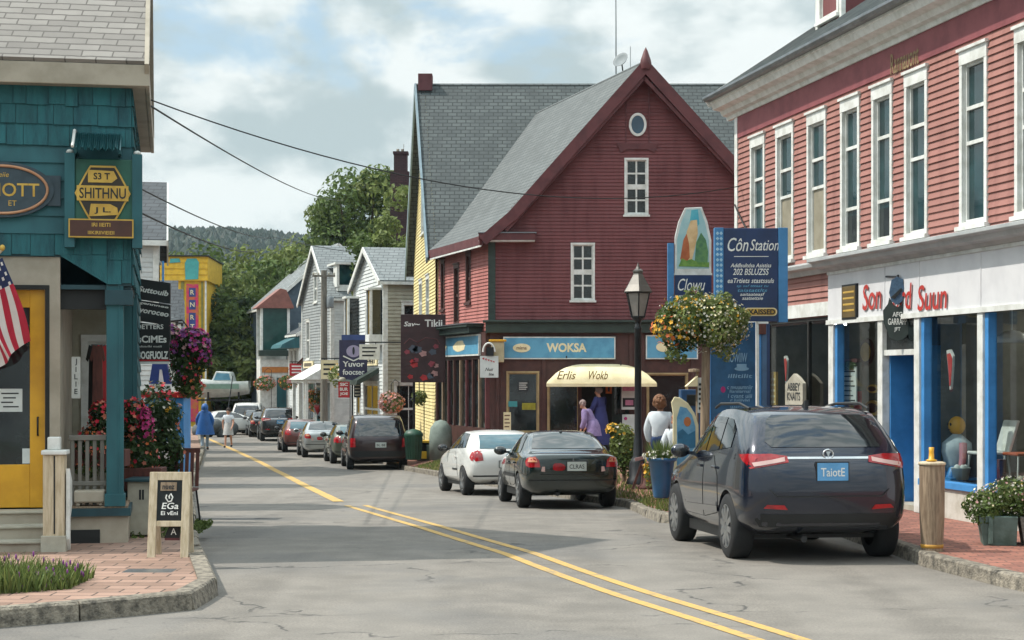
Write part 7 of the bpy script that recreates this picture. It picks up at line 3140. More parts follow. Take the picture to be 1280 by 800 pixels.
M_tyre = mat('tyre_rubber', '#17181a', '#222324', rough=.85, scale=12)
M_rim = mat('alloy_rim', '#a9abac', '#8c8e90', rough=.3, metal=.85)
M_cglass = mat('car_glass', '#0d1316', '#161d21', rough=.04, spec=1.0, scale=.8)
M_trim = mat('black_trim', '#141617', '#1d1f20', rough=.55)
M_lred = mat('tail_lamp_red', '#a3121a', '#7d0e15', rough=.12, coat=.6, scale=9)
M_lwhite = mat('tail_lamp_clear', '#c9a9a2', '#b98d86', rough=.15, coat=.5)
M_chrome = mat('chrome', '#c9cccd', '#b5b8ba', rough=.12, metal=.95)
M_plate = mat('plate_blue', '#5d9bc9', '#4f8ab6', rough=.4)
M_platew = mat('plate_pale', '#b9bfb9', '#a5aba5', rough=.4)


def row(s, w, zb, zm, zbelt, wr, zr, ds=None, wb=.80, crown=.04, zs_=.14, wbelt=.955):
    ds = ds or [0] * 7
    return [(0, s + ds[0], zb), (w * wb, s + ds[1], zb), (w * .975, s + ds[2], zb + zs_), (w, s + ds[3], zm), (w * wbelt, s + ds[4], zbelt), (wr, s + ds[5], zr - crown), (0, s + ds[6], zr)]


def car_body(rows, axles, ra, halfw, creases=(.0, .35, .5), bulge=(.06, .05), level=2):
    vs, fs, cr = [], [], {}
    n = len(rows)

    def ring(r):
        return [(0, r[0][1], r[0][2])] + [(r[i][0], r[i][1], r[i][2]) for i in range(1, 6)] + [(0, r[6][1], r[6][2])] + [(-r[i][0], r[i][1], r[i][2]) for i in range(5, 0, -1)]
    for r in rows:
        vs += ring(r)
    for a in range(n - 1):
        for k in range(12):
            j = (k + 1) % 12
            fs.append((a * 12 + k, a * 12 + j, a * 12 + 12 + j, a * 12 + 12 + k))
        for k in (4, 8):
            cr[(a * 12 + k, a * 12 + 12 + k)] = creases[1]
        for k in (5, 7):
            cr[(a * 12 + k, a * 12 + 12 + k)] = creases[2]
        for k in (1, 11, 2, 10):
            cr[(a * 12 + k, a * 12 + 12 + k)] = .4
    for end, sgn, bg_ in ((0, -1, bulge[0]), (n - 1, 1, bulge[1])):
        b = end * 12
        c0 = len(vs)
        for i in (2, 3, 4):
            p = rows[end][i]
            vs.append((0, p[1] + sgn * bg_, p[2] + (.0)))
        C = {1: b, 2: c0, 3: c0 + 1, 4: c0 + 2, 5: b + 6}
        for i in range(1, 5):
            q = [b + i, b + i + 1, C[i + 1], C[i]]
            p = [b + 12 - i, C[i], C[i + 1], b + 12 - i - 1]
            if end == 0:
                fs += [q[::-1], p[::-1]]
            else:
                fs += [q, p]
        for k in range(12):
            e = (b + k, b + (k + 1) % 12)
            cr[e] = .3
    me = bpy.data.meshes.new('cage')
    me.from_pydata(vs, [], fs)
    bm = bmesh.new()
    bm.from_mesh(me)
    bmesh.ops.recalc_face_normals(bm, faces=bm.faces)
    lay = bm.edges.layers.float.get('crease_edge') or bm.edges.layers.float.new('crease_edge')
    bm.verts.ensure_lookup_table()
    for e in bm.edges:
        k = (e.verts[0].index, e.verts[1].index)
        e[lay] = cr.get(k, cr.get((k[1], k[0]), 0))
    bm.to_mesh(me)
    bm.free()
    ob = bpy.data.objects.new('cage', me)
    col.objects.link(ob)
    md = ob.modifiers.new('s', 'SUBSURF')
    md.levels = md.render_levels = level
    cut = MB(M_trim)
    for s in axles:
        for q in (-1, 1):
            cut.lathe([(0, -.32), (ra, -.32), (ra, .32), (0, .32)], (q * (halfw - .02), s, ra - .05), 28, axis=(1, 0, 0), smooth=False)
    co = cut.build('cutter')
    bmc = bmesh.new()
    bmc.from_mesh(co.data)
    bmesh.ops.remove_doubles(bmc, verts=bmc.verts, dist=1e-3)
    bmesh.ops.recalc_face_normals(bmc, faces=bmc.faces)
    bmc.to_mesh(co.data)
    bmc.free()
    mb = ob.modifiers.new('b', 'BOOLEAN')
    mb.object = co
    mb.operation = 'DIFFERENCE'
    mb.solver = 'EXACT'
    bpy.context.view_layer.update()
    dg = bpy.context.evaluated_depsgraph_get()
    ev = ob.evaluated_get(dg)
    me2 = bpy.data.meshes.new_from_object(ev)
    bpy.data.objects.remove(ob)
    bpy.data.objects.remove(co)
    bpy.data.meshes.remove(me)
    me2.materials.clear()
    V = [v.co.copy() for v in me2.vertices]
    bvh = BVHTree.FromPolygons(V, [list(p.vertices) for p in me2.polygons])
    F_ = [list(p.vertices) for p in me2.polygons]
    bpy.data.meshes.remove(me2)
    return V, F_, bvh


VIEWS = {'rear': ((1, 0, 0), (0, 0, 1), (0, 1, 0)), 'left': ((0, 1, 0), (0, 0, 1), (1, 0, 0)), 'right': ((0, 1, 0), (0, 0, 1), (-1, 0, 0)), 'front': ((1, 0, 0), (0, 0, 1), (0, -1, 0)), 'top': ((1, 0, 0), (0, 1, 0), (0, 0, -1))}


def panel(mb, bvh, view, pts, off=.006, step=.07, mirror=False):
    """a panel with the given outline laid on the body; pts are (across, up) seen along the view"""
    rx_, up, d = [Vector(q) for q in VIEWS[view]]
    if mirror:
        pts = [(-a, b) for a, b in pts]
    bm = bmesh.new()
    bm.faces.new([bm.verts.new((a, b, 0)) for a, b in pts])
    for ax in (0, 1):
        lo, hi = min(p[ax] for p in pts), max(p[ax] for p in pts)
        t = lo + step
        while t < hi - .01:
            no = (1, 0, 0) if ax == 0 else (0, 1, 0)
            bmesh.ops.bisect_plane(bm, geom=bm.verts[:] + bm.edges[:] + bm.faces[:], plane_co=(t, t, 0), plane_no=no)
            t += step
    bm.verts.index_update()
    vs = []
    for v in bm.verts:
        o = rx_ * v.co.x + up * v.co.y - d * 9
        h, nn, _, _ = bvh.ray_cast(o, d)
        if h is None:
            p = rx_ * v.co.x + up * v.co.y
            if view in ('left', 'right'):
                p = p - d * .8
            h, nn, _, _ = bvh.find_nearest(p)
        if nn.dot(d) > 0:
            nn = -nn
        vs.append(h + nn * off)
    fs = [[v.index for v in f.verts] for f in bm.faces]
    bm.free()
    return mb.add(vs, fs, True)


def rounded(x0, x1, z0, z1, r=.04, n=4):
    out = []
    for cx_, cz_, a0 in ((x1 - r, z1 - r, 0), (x0 + r, z1 - r, 90), (x0 + r, z0 + r, 180), (x1 - r, z0 + r, 270)):
        for k in range(n + 1):
            a = R(a0 + 90 * k / n)
            out.append((cx_ + r * math.cos(a), cz_ + r * math.sin(a)))
    return out


def grow(pts, d):
    """outline pushed outwards from its own middle"""
    cx_ = sum(p[0] for p in pts) / len(pts)
    cz_ = sum(p[1] for p in pts) / len(pts)
    out = []
    for a, b in pts:
        l = math.hypot(a - cx_, b - cz_)
        out.append((a + (a - cx_) / l * d, b + (b - cz_) / l * d))
    return out


def wheel(root, x, s, r, w=.22, spokes=7, rim=None):
    sg = 1 if x > 0 else -1
    t = MB(M_tyre)
    c = (x, s, r)
    t.lathe([(r * .62, -w / 2), (r * .9, -w / 2), (r * .97, -w * .42), (r, -w * .3), (r, w * .3), (r * .97, w * .42), (r * .9, w / 2), (r * .62, w / 2)], c, 32, axis=(1, 0, 0))
    wh = bpy.data.objects.new('wheel', None)
    col.objects.link(wh)
    wh.parent = root
    wh.empty_display_size = .1
    ORG[wh.name] = ORG[root.name]
    t.build('tyre', wh)
    m = MB(rim or M_rim)
    e = sg * w * .5
    m.lathe([(r * .66, e), (r * .64, e * 1.02), (r * .58, e * .85), (r * .56, e * .3)], c, 32, axis=(1, 0, 0))
    m.use(M_trim)
    m.lathe([(r * .6, e * .35), (0, e * .35)], c, 24, axis=(1, 0, 0))
    m.use(rim or M_rim)
    m.lathe([(0, e * 1.0), (r * .1, e * .98), (r * .15, e * .85), (r * .15, e * .4)], c, 16, axis=(1, 0, 0))
    for k in range(spokes):
        a = 2 * math.pi * k / spokes + .2
        ca, sa = math.cos(a), math.sin(a)
        p0 = Vector((x + e * .88, s + ca * r * .12, r + sa * r * .12))
        p1 = Vector((x + e * .92, s + ca * r * .62, r + sa * r * .62))
        m.bar(p0, p1, r * .17, .03, up=(1, 0, 0))
    m.build('rim', wh)
    return wh


def make_car(sp):
    """a parked car about its own rear centre, heading +y"""
    root = thing(sp['name'], sp['label'], sp.get('cat', 'car'), (0, 0, 0), sp.get('group', 'cars parked along the kerb'))
    V, F_, bvh = car_body(sp['rows'], sp['axles'], sp['r'] + .045, sp['hw'], bulge=sp.get('bulge', (.06, .05)))
    b = MB(sp['paint'])
    b.add(V, F_, True)
    bo = b.build('body', root)
    try:
        bo.data.set_sharp_from_angle(angle=R(38))
    except Exception:
        pass
    u = MB(M_trim)
    L, hw = sp['L'], sp['hw']
    u.box(-hw + .26, hw - .26, .7, L - .5, .24, .62)
    u.box(-hw + .1, hw - .1, sp['axles'][0] + sp['r'] + .1, sp['axles'][1] - sp['r'] - .1, .2, .5)
    u.tube([(-.28, .12, .27), (-.28, .9, .28)], .035, 8)
    u.build('chassis', root)
    for s in sp['axles']:
        for q in (-1, 1):
            wheel(root, q * (hw - .125), s, sp['r'], sp.get('tw', .22), sp.get('spokes', 7), sp.get('rim'))
    for nm, pts, m in sp['rear']:
        for mir in ((False, True) if nm.endswith('*') else (False,)):
            o = MB(m)
            panel(o, bvh, 'rear', pts, mirror=mir)
            o.build(nm.rstrip('*'), root)
    # tail lamps wrap from the tail round to the side
    for q in (0, 1):
        o = MB(M_lred)
        pts, m = sp['lamps_rear'][0]
        panel(o, bvh, 'rear', pts, mirror=bool(q), off=.010)
        tl = o.build('tail_light', root)
        for pts, m in sp['lamps_rear'][1:]:
            o = MB(m)
            panel(o, bvh, 'rear', pts, mirror=bool(q), off=.014)
            o.build('clear_lens', tl)
        for pts, m in sp['lamps_side']:
            o = MB(m)
            panel(o, bvh, 'right' if q else 'left', pts, off=.010)
            o.build('side_lens', tl)
    # seams, doors, side glass
    for view in ('left', 'right'):
        for pts in sp['doors']:
            g_ = MB(M_trim)
            panel(g_, bvh, view, grow(pts, .013), off=.0015)
            d = MB(sp['paint'])
            panel(d, bvh, view, pts, off=.005)
            dm = d.build('door', root)
            g_.build('seam', dm)
            xs_ = [p[0] for p in pts]
            zb = sp['handle_z']
            h = MB(sp.get('handle', sp['paint']))
            s0 = min(xs_) + .1
            hh, nn, _, _ = bvh.ray_cast(Vector((-9 if view == 'left' else 9, s0 + .08, zb)), Vector((1 if view == 'left' else -1, 0, 0)))
            if hh:
                k = -1 if view == 'left' else 1
                h.box(hh.x + k * .03, hh.x + k * .012, s0, s0 + .19, zb - .016, zb + .016)
                h.box(hh.x + k * .014, hh.x - k * .01, s0, s0 + .03, zb - .016, zb + .016)
                h.box(hh.x + k * .014, hh.x - k * .01, s0 + .16, s0 + .19, zb - .016, zb + .016)
                h.build('handle', dm, bevel=.005)
        for pts in sp['glass_side']:
            o = MB(M_cglass)
            panel(o, bvh, view, pts, off=.007)
            o.build('side_window', root)
        if sp.get('strip'):
            o = MB(sp['strip'][1])
            panel(o, bvh, view, sp['strip'][0], off=.014)
            o.build('side_strip', root)
        o = MB(sp.get('mirror_m', sp['paint']))
        k = -1 if view == 'left' else 1
        ms, mz_ = sp['mirror']
        o.ell((k * (hw + .08), ms, mz_), (.12, .07, .085), 12, 8)
        o.bar((k * (hw - .1), ms + .03, mz_ - .03), (k * (hw + .04), ms + .03, mz_ - .03), .05, .04)
        mo = o.build('wing_mirror', root)
        o = MB(M_cglass)
        o.ell((k * (hw + .08), ms - .058, mz_), (.085, .014, .055), 10, 6)
        o.build('mirror_glass', mo)
    for nm, view, pts, m, off in sp.get('extra', ()):
        o = MB(m)
        panel(o, bvh, view, pts, off=off)
        o.build(nm, root)
    # number plate
    px_, pz_, pw, ph, pm, ptxt = sp['plate']
    hh, nn, _, _ = bvh.ray_cast(Vector((px_, -9, pz_)), Vector((0, 1, 0)))
    y = (hh.y if hh else 0) - .012
    o = MB(M_trim)
    o.box(px_ - pw / 2 - .012, px_ + pw / 2 + .012, y - .002, y + .04, pz_ - ph / 2 - .012, pz_ + ph / 2 + .012)
    o.use(pm)
    o.box(px_ - pw / 2, px_ + pw / 2, y - .006, y, pz_ - ph / 2, pz_ + ph / 2)
    if ptxt:
        o.use(M_ink if pm is not M_plate else M_wlet)
        o.text(ptxt, px_, pz_ - .005, y - .0065, width=pw * .78, height=ph * .48, bold=.01, ext=.001)
    o.build('number_plate', root)
    for f in sp.get('more', ()):
        f(root, bvh)
    return root, bvh


def place(root, X, Y, rz, sx=1.0, syz=1.0):
    """nose-up or nose-down with the dip of the street"""
    L = 4.2
    dx = -math.sin(R(rz)) * L
    dy = math.cos(R(rz)) * L
    pitch = math.atan2(road_z(Y + dy) - road_z(Y), L)
    root.location = (X, Y, road_z(Y) + .003)
    root.rotation_euler = (pitch, 0, R(rz))
    root.rotation_mode = 'XYZ'
    m = Matrix.Rotation(R(rz), 4, 'Z') @ Matrix.Rotation(pitch, 4, 'X')
    root.rotation_euler = m.to_euler()


# ---- the dark crossover in front
P_navy = paint('dark_navy_paint', '#0e182a', metal=.3, rough=.2)
H = 1.70
suv_rows = [
    row(.10, .88, .38, .80, 1.19, .66, 1.60, ds=[.0, .05, .04, .0, .06, .46, .40]),
    row(.50, .95, .27, .80, 1.19, .72, 1.70, ds=[0, 0, 0, 0, 0, .30, .26], crown=.05),
    row(1.45, .945, .23, .78, 1.13, .735, 1.745, ds=[0, 0, 0, 0, 0, .1, .1], crown=.05),
    row(2.45, .94, .23, .76, 1.08, .72, 1.70, ds=[0, 0, 0, 0, 0, -.1, -.1], crown=.05),
    row(3.25, .93, .23, .74, 1.03, .78, 1.12, ds=[0, 0, 0, 0, 0, .05, .2], crown=.03),
    row(4.05, .91, .25, .70, .92, .66, 1.0, ds=[0, 0, 0, 0, 0, 0, 0]),
    row(4.55, .80, .30, .62, .78, .55, .84, ds=[.06, -.02, -.04, 0, 0, .02, .04]),
]


def suv_more(root, bvh):
    # script-free round badge, wiper, aerial fin, roof bars, chrome strip
    o = MB(M_chrome)
    hh, nn, _, _ = bvh.ray_cast(Vector((0, -9, 1.175)), Vector((0, 1, 0)))
    c = hh + Vector((0, -.012, .0))
    o.tube([(c.x + .055 * math.cos(t), c.y - .004, c.z + .05 * math.sin(t)) for t in [2 * math.pi * i / 20 for i in range(21)]], .011, 6, caps=False)
    o.prism([(c.x - .026, c.z + .03), (c.x + .026, c.z + .03), (c.x + .012, c.z - .0), (c.x, c.z - .04), (c.x - .012, c.z - .0)], 'y', c.y - .012, c.y + .002)
    o.build('badge', root)
    for k in (-1, 1):
        o = MB(M_trim)
        o.tube([(k * .68, .85, 1.665), (k * .70, 1.2, 1.725), (k * .70, 2.1, 1.725), (k * .66, 2.5, 1.68)], .017, 6)
        o.build('roof_rail', root)
    o = MB(M_trim)
    hh, nn, _, _ = bvh.ray_cast(Vector((0, 1.0, 9)), Vector((0, 0, -1)))
    o.prism([(hh.y - .06, hh.z - .01), (hh.y + .12, hh.z - .01), (hh.y - .02, hh.z + .06), (hh.y - .06, hh.z + .07)], 'x', -.02, .02)
    o.build('aerial_fin', root)


suv = dict(name='parked_crossover', label='large dark navy crossover parked nearest on the right with a pale blue plate', cat='car', L=4.6, hw=.945, r=.365, tw=.24, axles=(.92, 3.62), rows=suv_rows, paint=P_navy, spokes=10,
           rear=[('rear_window', [(-.60, 1.25), (.60, 1.25), (.66, 1.31), (.58, 1.54), (.50, 1.595), (-.50, 1.595), (-.58, 1.54), (-.66, 1.31)], M_cglass),
                 ('bumper_trim', [(-.74, .40), (.74, .40), (.80, .48), (.74, .54), (-.74, .54), (-.80, .48)], M_trim),
                 ('reflector*', [(.46, .585), (.72, .60), (.68, .64), (.50, .635)], M_lred),
                 ('chrome_strip', [(-.45, 1.125), (.45, 1.125), (.45, 1.148), (-.45, 1.148)], M_chrome),
                 ('tailgate_seam', [(-.66, .80), (-.58, .72), (.58, .72), (.66, .80), (.66, .812), (.575, .734), (-.575, .734), (-.66, .812)], M_trim)],
           lamps_rear=[([(.44, 1.09), (.84, 1.02), (.88, 1.10), (.87, 1.175), (.62, 1.18), (.45, 1.155)], M_lred), ([(.48, 1.10), (.80, 1.045), (.82, 1.085), (.62, 1.115), (.48, 1.145)], M_lwhite)],
           lamps_side=[([(.2, 1.05), (.42, 1.12), (.52, 1.17), (.3, 1.18), (.2, 1.175)], M_lred)],
           doors=[[(1.30, .50), (2.02, .42), (2.06, 1.10), (1.62, 1.12), (1.36, .9)], [(2.06, .42), (3.02, .42), (3.06, .70), (3.02, 1.03), (2.10, 1.10)]],
           handle_z=1.0,
           glass_side=[[(.92, 1.24), (1.42, 1.20), (1.42, 1.56), (1.20, 1.55), (.95, 1.44)], [(1.47, 1.20), (2.08, 1.16), (2.08, 1.58), (1.47, 1.57)], [(2.13, 1.16), (2.98, 1.10), (2.72, 1.38), (2.45, 1.55), (2.13, 1.58)]],
           strip=([(1.33, .50), (3.0, .46), (3.0, .53), (1.33, .57)], P_navy), mirror=(2.85, 1.16),
           extra=[('windshield', 'front', [(-.66, 1.14), (.66, 1.14), (.58, 1.60), (-.58, 1.60)], M_cglass, .006)],
           plate=(.03, .99, .34, .19, M_plate, 'TaiotE'), more=[suv_more])
c1, _ = make_car(suv)

place(c1, 3.42, 18.75, 7)

# ---- the dark green saloon
P_green = paint('dark_green_paint', '#12211f', metal=.3, rough=.2)
sed_rows = [
    row(.10, .80, .32, .66, .90, .62, .965, ds=[.03, .05, .05, .02, .03, .05, .02], crown=.01),
    row(.42, .865, .24, .66, .93, .66, 1.01, ds=[0] * 7, crown=.015),
    row(.80, .88, .22, .66, .94, .68, 1.035, ds=[0] * 7, crown=.02),
    row(1.40, .885, .22, .66, .94, .60, 1.40, ds=[0, 0, 0, 0, 0, .05, .02], crown=.05),
    row(2.15, .885, .22, .66, .93, .60, 1.43, ds=[0, 0, 0, 0, 0, -.05, -.05], crown=.05),
    row(3.05, .88, .22, .64, .92, .70, .99, ds=[0, 0, 0, 0, 0, .05, .2], crown=.02),
    row(3.9, .85, .25, .60, .80, .6, .86, ds=[0] * 7),
    row(4.4, .74, .30, .55, .70, .5, .74, ds=[.06, -.02, -.04, 0, 0, .02, .04]),
]


def sed_more(root, bvh):
    o = MB(M_chrome)
    hh, nn, _, _ = bvh.ray_cast(Vector((0, -9, .86)), Vector((0, 1, 0)))
    o.prism([(-.018, .83), (.018, .83), (.012, .88), (0, .90), (-.012, .88)], 'y', hh.y - .012, hh.y)
    o.build('badge', root)
    o = MB(M_trim)
    hh, nn, _, _ = bvh.ray_cast(Vector((0, 1.5, 9)), Vector((0, 0, -1)))
    o.ell(hh + Vector((0, 0, .01)), (.03, .05, .025), 8, 6)
    o.build('aerial', root)


sed = dict(name='parked_saloon', label='dark green saloon with a red oval lamp left of its plate, second on the right', L=4.5, hw=.885, r=.315, axles=(.98, 3.55), rows=sed_rows, paint=P_green, bulge=(.05, .05),
           rear=[('rear_window', [(-.64, 1.055), (.64, 1.055), (.5, 1.335), (-.5, 1.335)], M_cglass),
                 ('bumper_trim', [(-.78, .50), (.78, .50), (.78, .525), (-.78, .525)], MATS['black_trim']),
                 ('reverse_light*', [(.50, .66), (.57, .67), (.55, .75), (.50, .75)], M_lwhite),
                 ('fog_light', [(-.36, .70), (-.31, .68), (-.2, .68), (-.15, .70), (-.14, .75), (-.17, .79), (-.22, .81), (-.32, .81), (-.36, .78)], M_lred),
                 ('boot_seam', [(-.58, .61), (.58, .61), (.58, .62), (-.58, .62)], M_trim)],
           lamps_rear=[([(.58, .74), (.78, .74), (.79, .85), (.76, .91), (.66, .92), (.60, .86)], M_lred), ([(.63, .83), (.78, .83), (.76, .90), (.66, .905)], mat('tail_lamp_amber', '#c58a6a', '#b67a5c', rough=.15, coat=.5))],
           lamps_side=[([(.19, .75), (.26, .76), (.32, .84), (.28, .90), (.19, .90)], M_lred)],
           doors=[[(1.32, .42), (2.02, .36), (2.06, .90), (1.42, .92), (1.36, .72)], [(2.05, .36), (2.98, .36), (3.02, .62), (2.98, .88), (2.09, .90)]],
           handle_z=.80,
           glass_side=[[(1.12, .985), (1.98, .97), (1.98, 1.32), (1.52, 1.31)], [(2.03, .97), (2.84, .96), (2.38, 1.25), (2.2, 1.33), (2.03, 1.33)]],
           strip=([(1.36, .54), (2.98, .54), (2.98, .60), (1.36, .60)], M_trim), mirror=(2.72, 1.0),
           extra=[('windshield', 'front', [(-.64, 1.02), (.64, 1.02), (.52, 1.35), (-.52, 1.35)], M_cglass, .006)],
           plate=(.06, .755, .34, .16, M_platew, 'CLRAS'), more=[sed_more], spokes=6)
c2, _ = make_car(sed)
place(c2, 1.09, 30.7, 7.5)

# ---- the white hatchback
P_white = paint('white_car_paint', '#d3d4d0', metal=0, rough=.3)
hat_rows = [
    row(.08, .74, .32, .62, .88, .55, 1.06, ds=[.03, .05, .05, .0, .03, .16, .10], crown=.02),
    row(.45, .83, .23, .64, .93, .58, 1.28, ds=[0, 0, 0, 0, 0, .12, .1], crown=.04),
    row(1.05, .85, .21, .64, .94, .60, 1.40, ds=[0] * 7, crown=.05),
    row(1.85, .85, .21, .64, .92, .59, 1.41, ds=[0, 0, 0, 0, 0, -.05, -.05], crown=.05),
    row(2.65, .845, .21, .62, .90, .68, .98, ds=[0, 0, 0, 0, 0, .05, .2], crown=.02),
    row(3.45, .82, .25, .58, .78, .58, .84, ds=[0] * 7),
    row(3.95, .70, .30, .52, .66, .46, .70, ds=[.06, -.02, -.04, 0, 0, .02, .04]),
]
hat = dict(name='parked_hatchback', label='small white hatchback with round red tail lamps in front of the green saloon', L=4.0, hw=.85, r=.30, axles=(.72, 3.12), rows=hat_rows, paint=P_white,
           rear=[('rear_window', [(-.56, .98), (.56, .98), (.48, 1.27), (-.48, 1.27)], mat('pale_car_glass', '#33505a', '#40606a', rough=.05, spec=.7)),
                 ('bumper_trim', [(-.7, .40), (.7, .40), (.7, .43), (-.7, .43)], M_trim)],
           lamps_rear=[([(.50, .74), (.66, .72), (.72, .80), (.70, .92), (.60, .95), (.52, .88)], M_lred)],
           lamps_side=[([(.16, .73), (.2, .74), (.27, .80), (.25, .92), (.16, .94)], M_lred)],
           doors=[[(1.2, .38), (2.55, .36), (2.6, .6), (2.54, .86), (1.5, .90), (1.26, .7)]], handle_z=.80,
           glass_side=[[(.70, 1.0), (1.45, .98), (1.45, 1.31), (.95, 1.29)], [(1.5, .98), (2.46, .95), (2.02, 1.24), (1.85, 1.32), (1.5, 1.32)]],
           strip=([(1.2, .52), (1.7, .52), (1.7, .56), (1.2, .56)], M_trim), mirror=(2.36, .98), mirror_m=M_trim,
           extra=[('windshield', 'front', [(-.62, 1.0), (.62, 1.0), (.5, 1.34), (-.5, 1.34)], M_cglass, .006)],
           plate=(.0, .66, .34, .13, M_platew, ''), spokes=5)
c3, _ = make_car(hat)
place(c3, -.08, 36.6, 13)

# ---- maroon minivan
P_maroon = paint('dark_maroon_paint', '#2c1a1e', metal=.4, rough=.3)
van_rows = [
    row(.10, .88, .34, .80, 1.06, .70, 1.58, ds=[.02, .06, .06, .0, .03, .26, .2]),
    row(.50, .955, .25, .80, 1.08, .76, 1.74, ds=[0, 0, 0, 0, 0, .12, .12], crown=.05),
    row(1.5, .965, .23, .78, 1.07, .77, 1.78, ds=[0] * 7, crown=.05),
    row(2.7, .965, .23, .76, 1.04, .75, 1.74, ds=[0, 0, 0, 0, 0, -.1, -.1], crown=.05),
    row(3.65, .95, .23, .74, 1.0, .80, 1.10, ds=[0, 0, 0, 0, 0, .05, .2], crown=.03),
    row(4.3, .92, .25, .68, .86, .66, .92, ds=[0] * 7),
    row(4.7, .80, .30, .6, .74, .55, .78, ds=[.06, -.02, -.04, 0, 0, .02, .04]),
]
van = dict(name='parked_minivan', label='dark maroon minivan with a wide black rear window parked before the brown hanging sign', L=4.75, hw=.965, r=.34, axles=(.95, 3.75), rows=van_rows, paint=P_maroon,
           rear=[('rear_window', [(-.78, 1.06), (.78, 1.06), (.64, 1.62), (-.64, 1.62)], M_cglass),
                 ('bumper', [(-.86, .42), (.86, .42), (.88, .60), (-.88, .60)], M_trim)],
           lamps_rear=[([(.72, .72), (.88, .72), (.88, 1.0), (.74, 1.0)], M_lred)],
           lamps_side=[([(.17, .73), (.24, .73), (.24, 1.0), (.17, 1.0)], M_lred)],
           doors=[[(1.35, .46), (2.35, .4), (2.38, 1.02), (1.6, 1.03), (1.4, .84)], [(2.4, .4), (3.4, .4), (3.44, .7), (3.4, .97), (2.43, 1.02)]], handle_z=.9,
           glass_side=[[(.55, 1.12), (1.55, 1.12), (1.55, 1.60), (.72, 1.58)], [(1.62, 1.12), (2.4, 1.11), (2.4, 1.62), (1.62, 1.62)], [(2.46, 1.1), (3.36, 1.06), (2.9, 1.45), (2.7, 1.6), (2.46, 1.61)]],
           strip=([(1.35, .55), (3.4, .55), (3.4, .63), (1.35, .63)], mat('tan_strip', '#6d4d44', '#5d4038', rough=.5)), mirror=(3.2, 1.12),
           extra=[('windshield', 'front', [(-.7, 1.14), (.7, 1.14), (.6, 1.64), (-.6, 1.64)], M_cglass, .006)],
           plate=(.06, .79, .34, .16, M_platew, 'BL 88'), spokes=5)
c4, _ = make_car(van)
place(c4, -4.15, 55.0, 9)


def again(src, label, paint_m, X, Y, rz, name=None, glass=None):
    o = copy_tree(src)
    o['label'] = label
    if name:
        o.name = name
    for ch in kids(o):
        stack = [ch] + kids(ch)
        for c in stack:
            if c.type == 'MESH' and any(m in PAINTS for m in c.data.materials):
                c.data = c.data.copy()
                for i, m in enumerate(c.data.materials):
                    if m in PAINTS:
                        c.data.materials[i] = paint_m
    place(o, X, Y, rz)
    return o


PAINTS = (P_navy, P_green, P_white, P_maroon)
P_silver = paint('silver_paint', '#9aa0a2', metal=.5, rough=.3)
P_black = paint('black_paint', '#15171b', metal=.3, rough=.25)
P_char = paint('charcoal_paint', '#2b2e33', metal=.5, rough=.28)
P_olive = paint('olive_paint', '#4b5446', metal=.3, rough=.35)
P_redd = paint('dull_red_paint', '#5e2a24', metal=.3, rough=.35)
# hidden in part behind one another down the street
e4 = again(c3, 'small olive green car half hidden beside the maroon minivan', P_olive, -5.35, 60.5, 11)
e1 = again(c2, 'silver white saloon parked beyond the maroon minivan', P_silver, -7.05, 67.0, 11)
e2 = again(c3, 'dull red hatchback wedged between the silver saloon and the charcoal crossover', P_redd, -8.7, 73.5, 12)
e3 = again(c1, 'charcoal crossover parked farther down the street before the birdhouse lamp', P_char, -11.75, 89.0, 11)
e5 = again(c2, 'black saloon parked beyond the charcoal crossover', P_black, -13.35, 95.5, 12)
e6 = again(c2, 'dark grey saloon nose-in near the white van at the end of the row', P_char, -14.6, 101.0, 12)
e7 = again(c4, 'white van at the far end of the row of parked cars', P_white, -15.55, 103.0, 4, name='parked_van')
# ================================================================ trees, wood, hill
def tree(label, X, Y, h, rad, trunk_h, lf, n=2600, size=.3, base=None, group='trees beyond the street', name='leafy_tree', clumps=26, flat=.8):
    z0 = base if base is not None else -1.6
    rt = thing(name, label, 'tree', (X, Y, z0), group)
    t = MB(mat('bark', '#4a4036', '#352d26', rough=.95, scale=5, stretch=(5, 5, .8), bump=.4, bscale=12))
    t.tube([(X, Y, z0), (X + .1, Y, z0 + trunk_h * .6), (X - .05, Y + .1, z0 + trunk_h * 1.15), (X, Y, z0 + h * .75)], [.035 * h, .026 * h, .018 * h, .004 * h], 8)
    cs = []
    for i in range(clumps):
        d = rand_unit()
        k = rnd.uniform(.45, .95)
        top = z0 + trunk_h * .8
        cz_ = (top + z0 + h) / 2
        rz_ = (z0 + h - top) / 2
        c = Vector((X + d.x * rad * k, Y + d.y * rad * k, cz_ + d.z * rz_ * k))
        cs.append((c, rnd.uniform(.26, .46) * rad))
        if i % 3 == 0:
            t.tube([(X, Y, z0 + trunk_h * rnd.uniform(.6, 1.1)), (X + (c.x - X) * .5, Y + (c.y - Y) * .5, (z0 + trunk_h + c.z) / 2), tuple(c)], [.012 * h, .008 * h, .003 * h], 5)
    t.build('trunk', rt)
    f = MB(lf[0])
    per = n // clumps
    for i, (c, r_) in enumerate(cs):
        f.use(lf[i % len(lf)])
        foliage(f, c, (r_, r_, r_ * flat), per, size, shell=.5)
    f.build('crown', rt)
    return rt


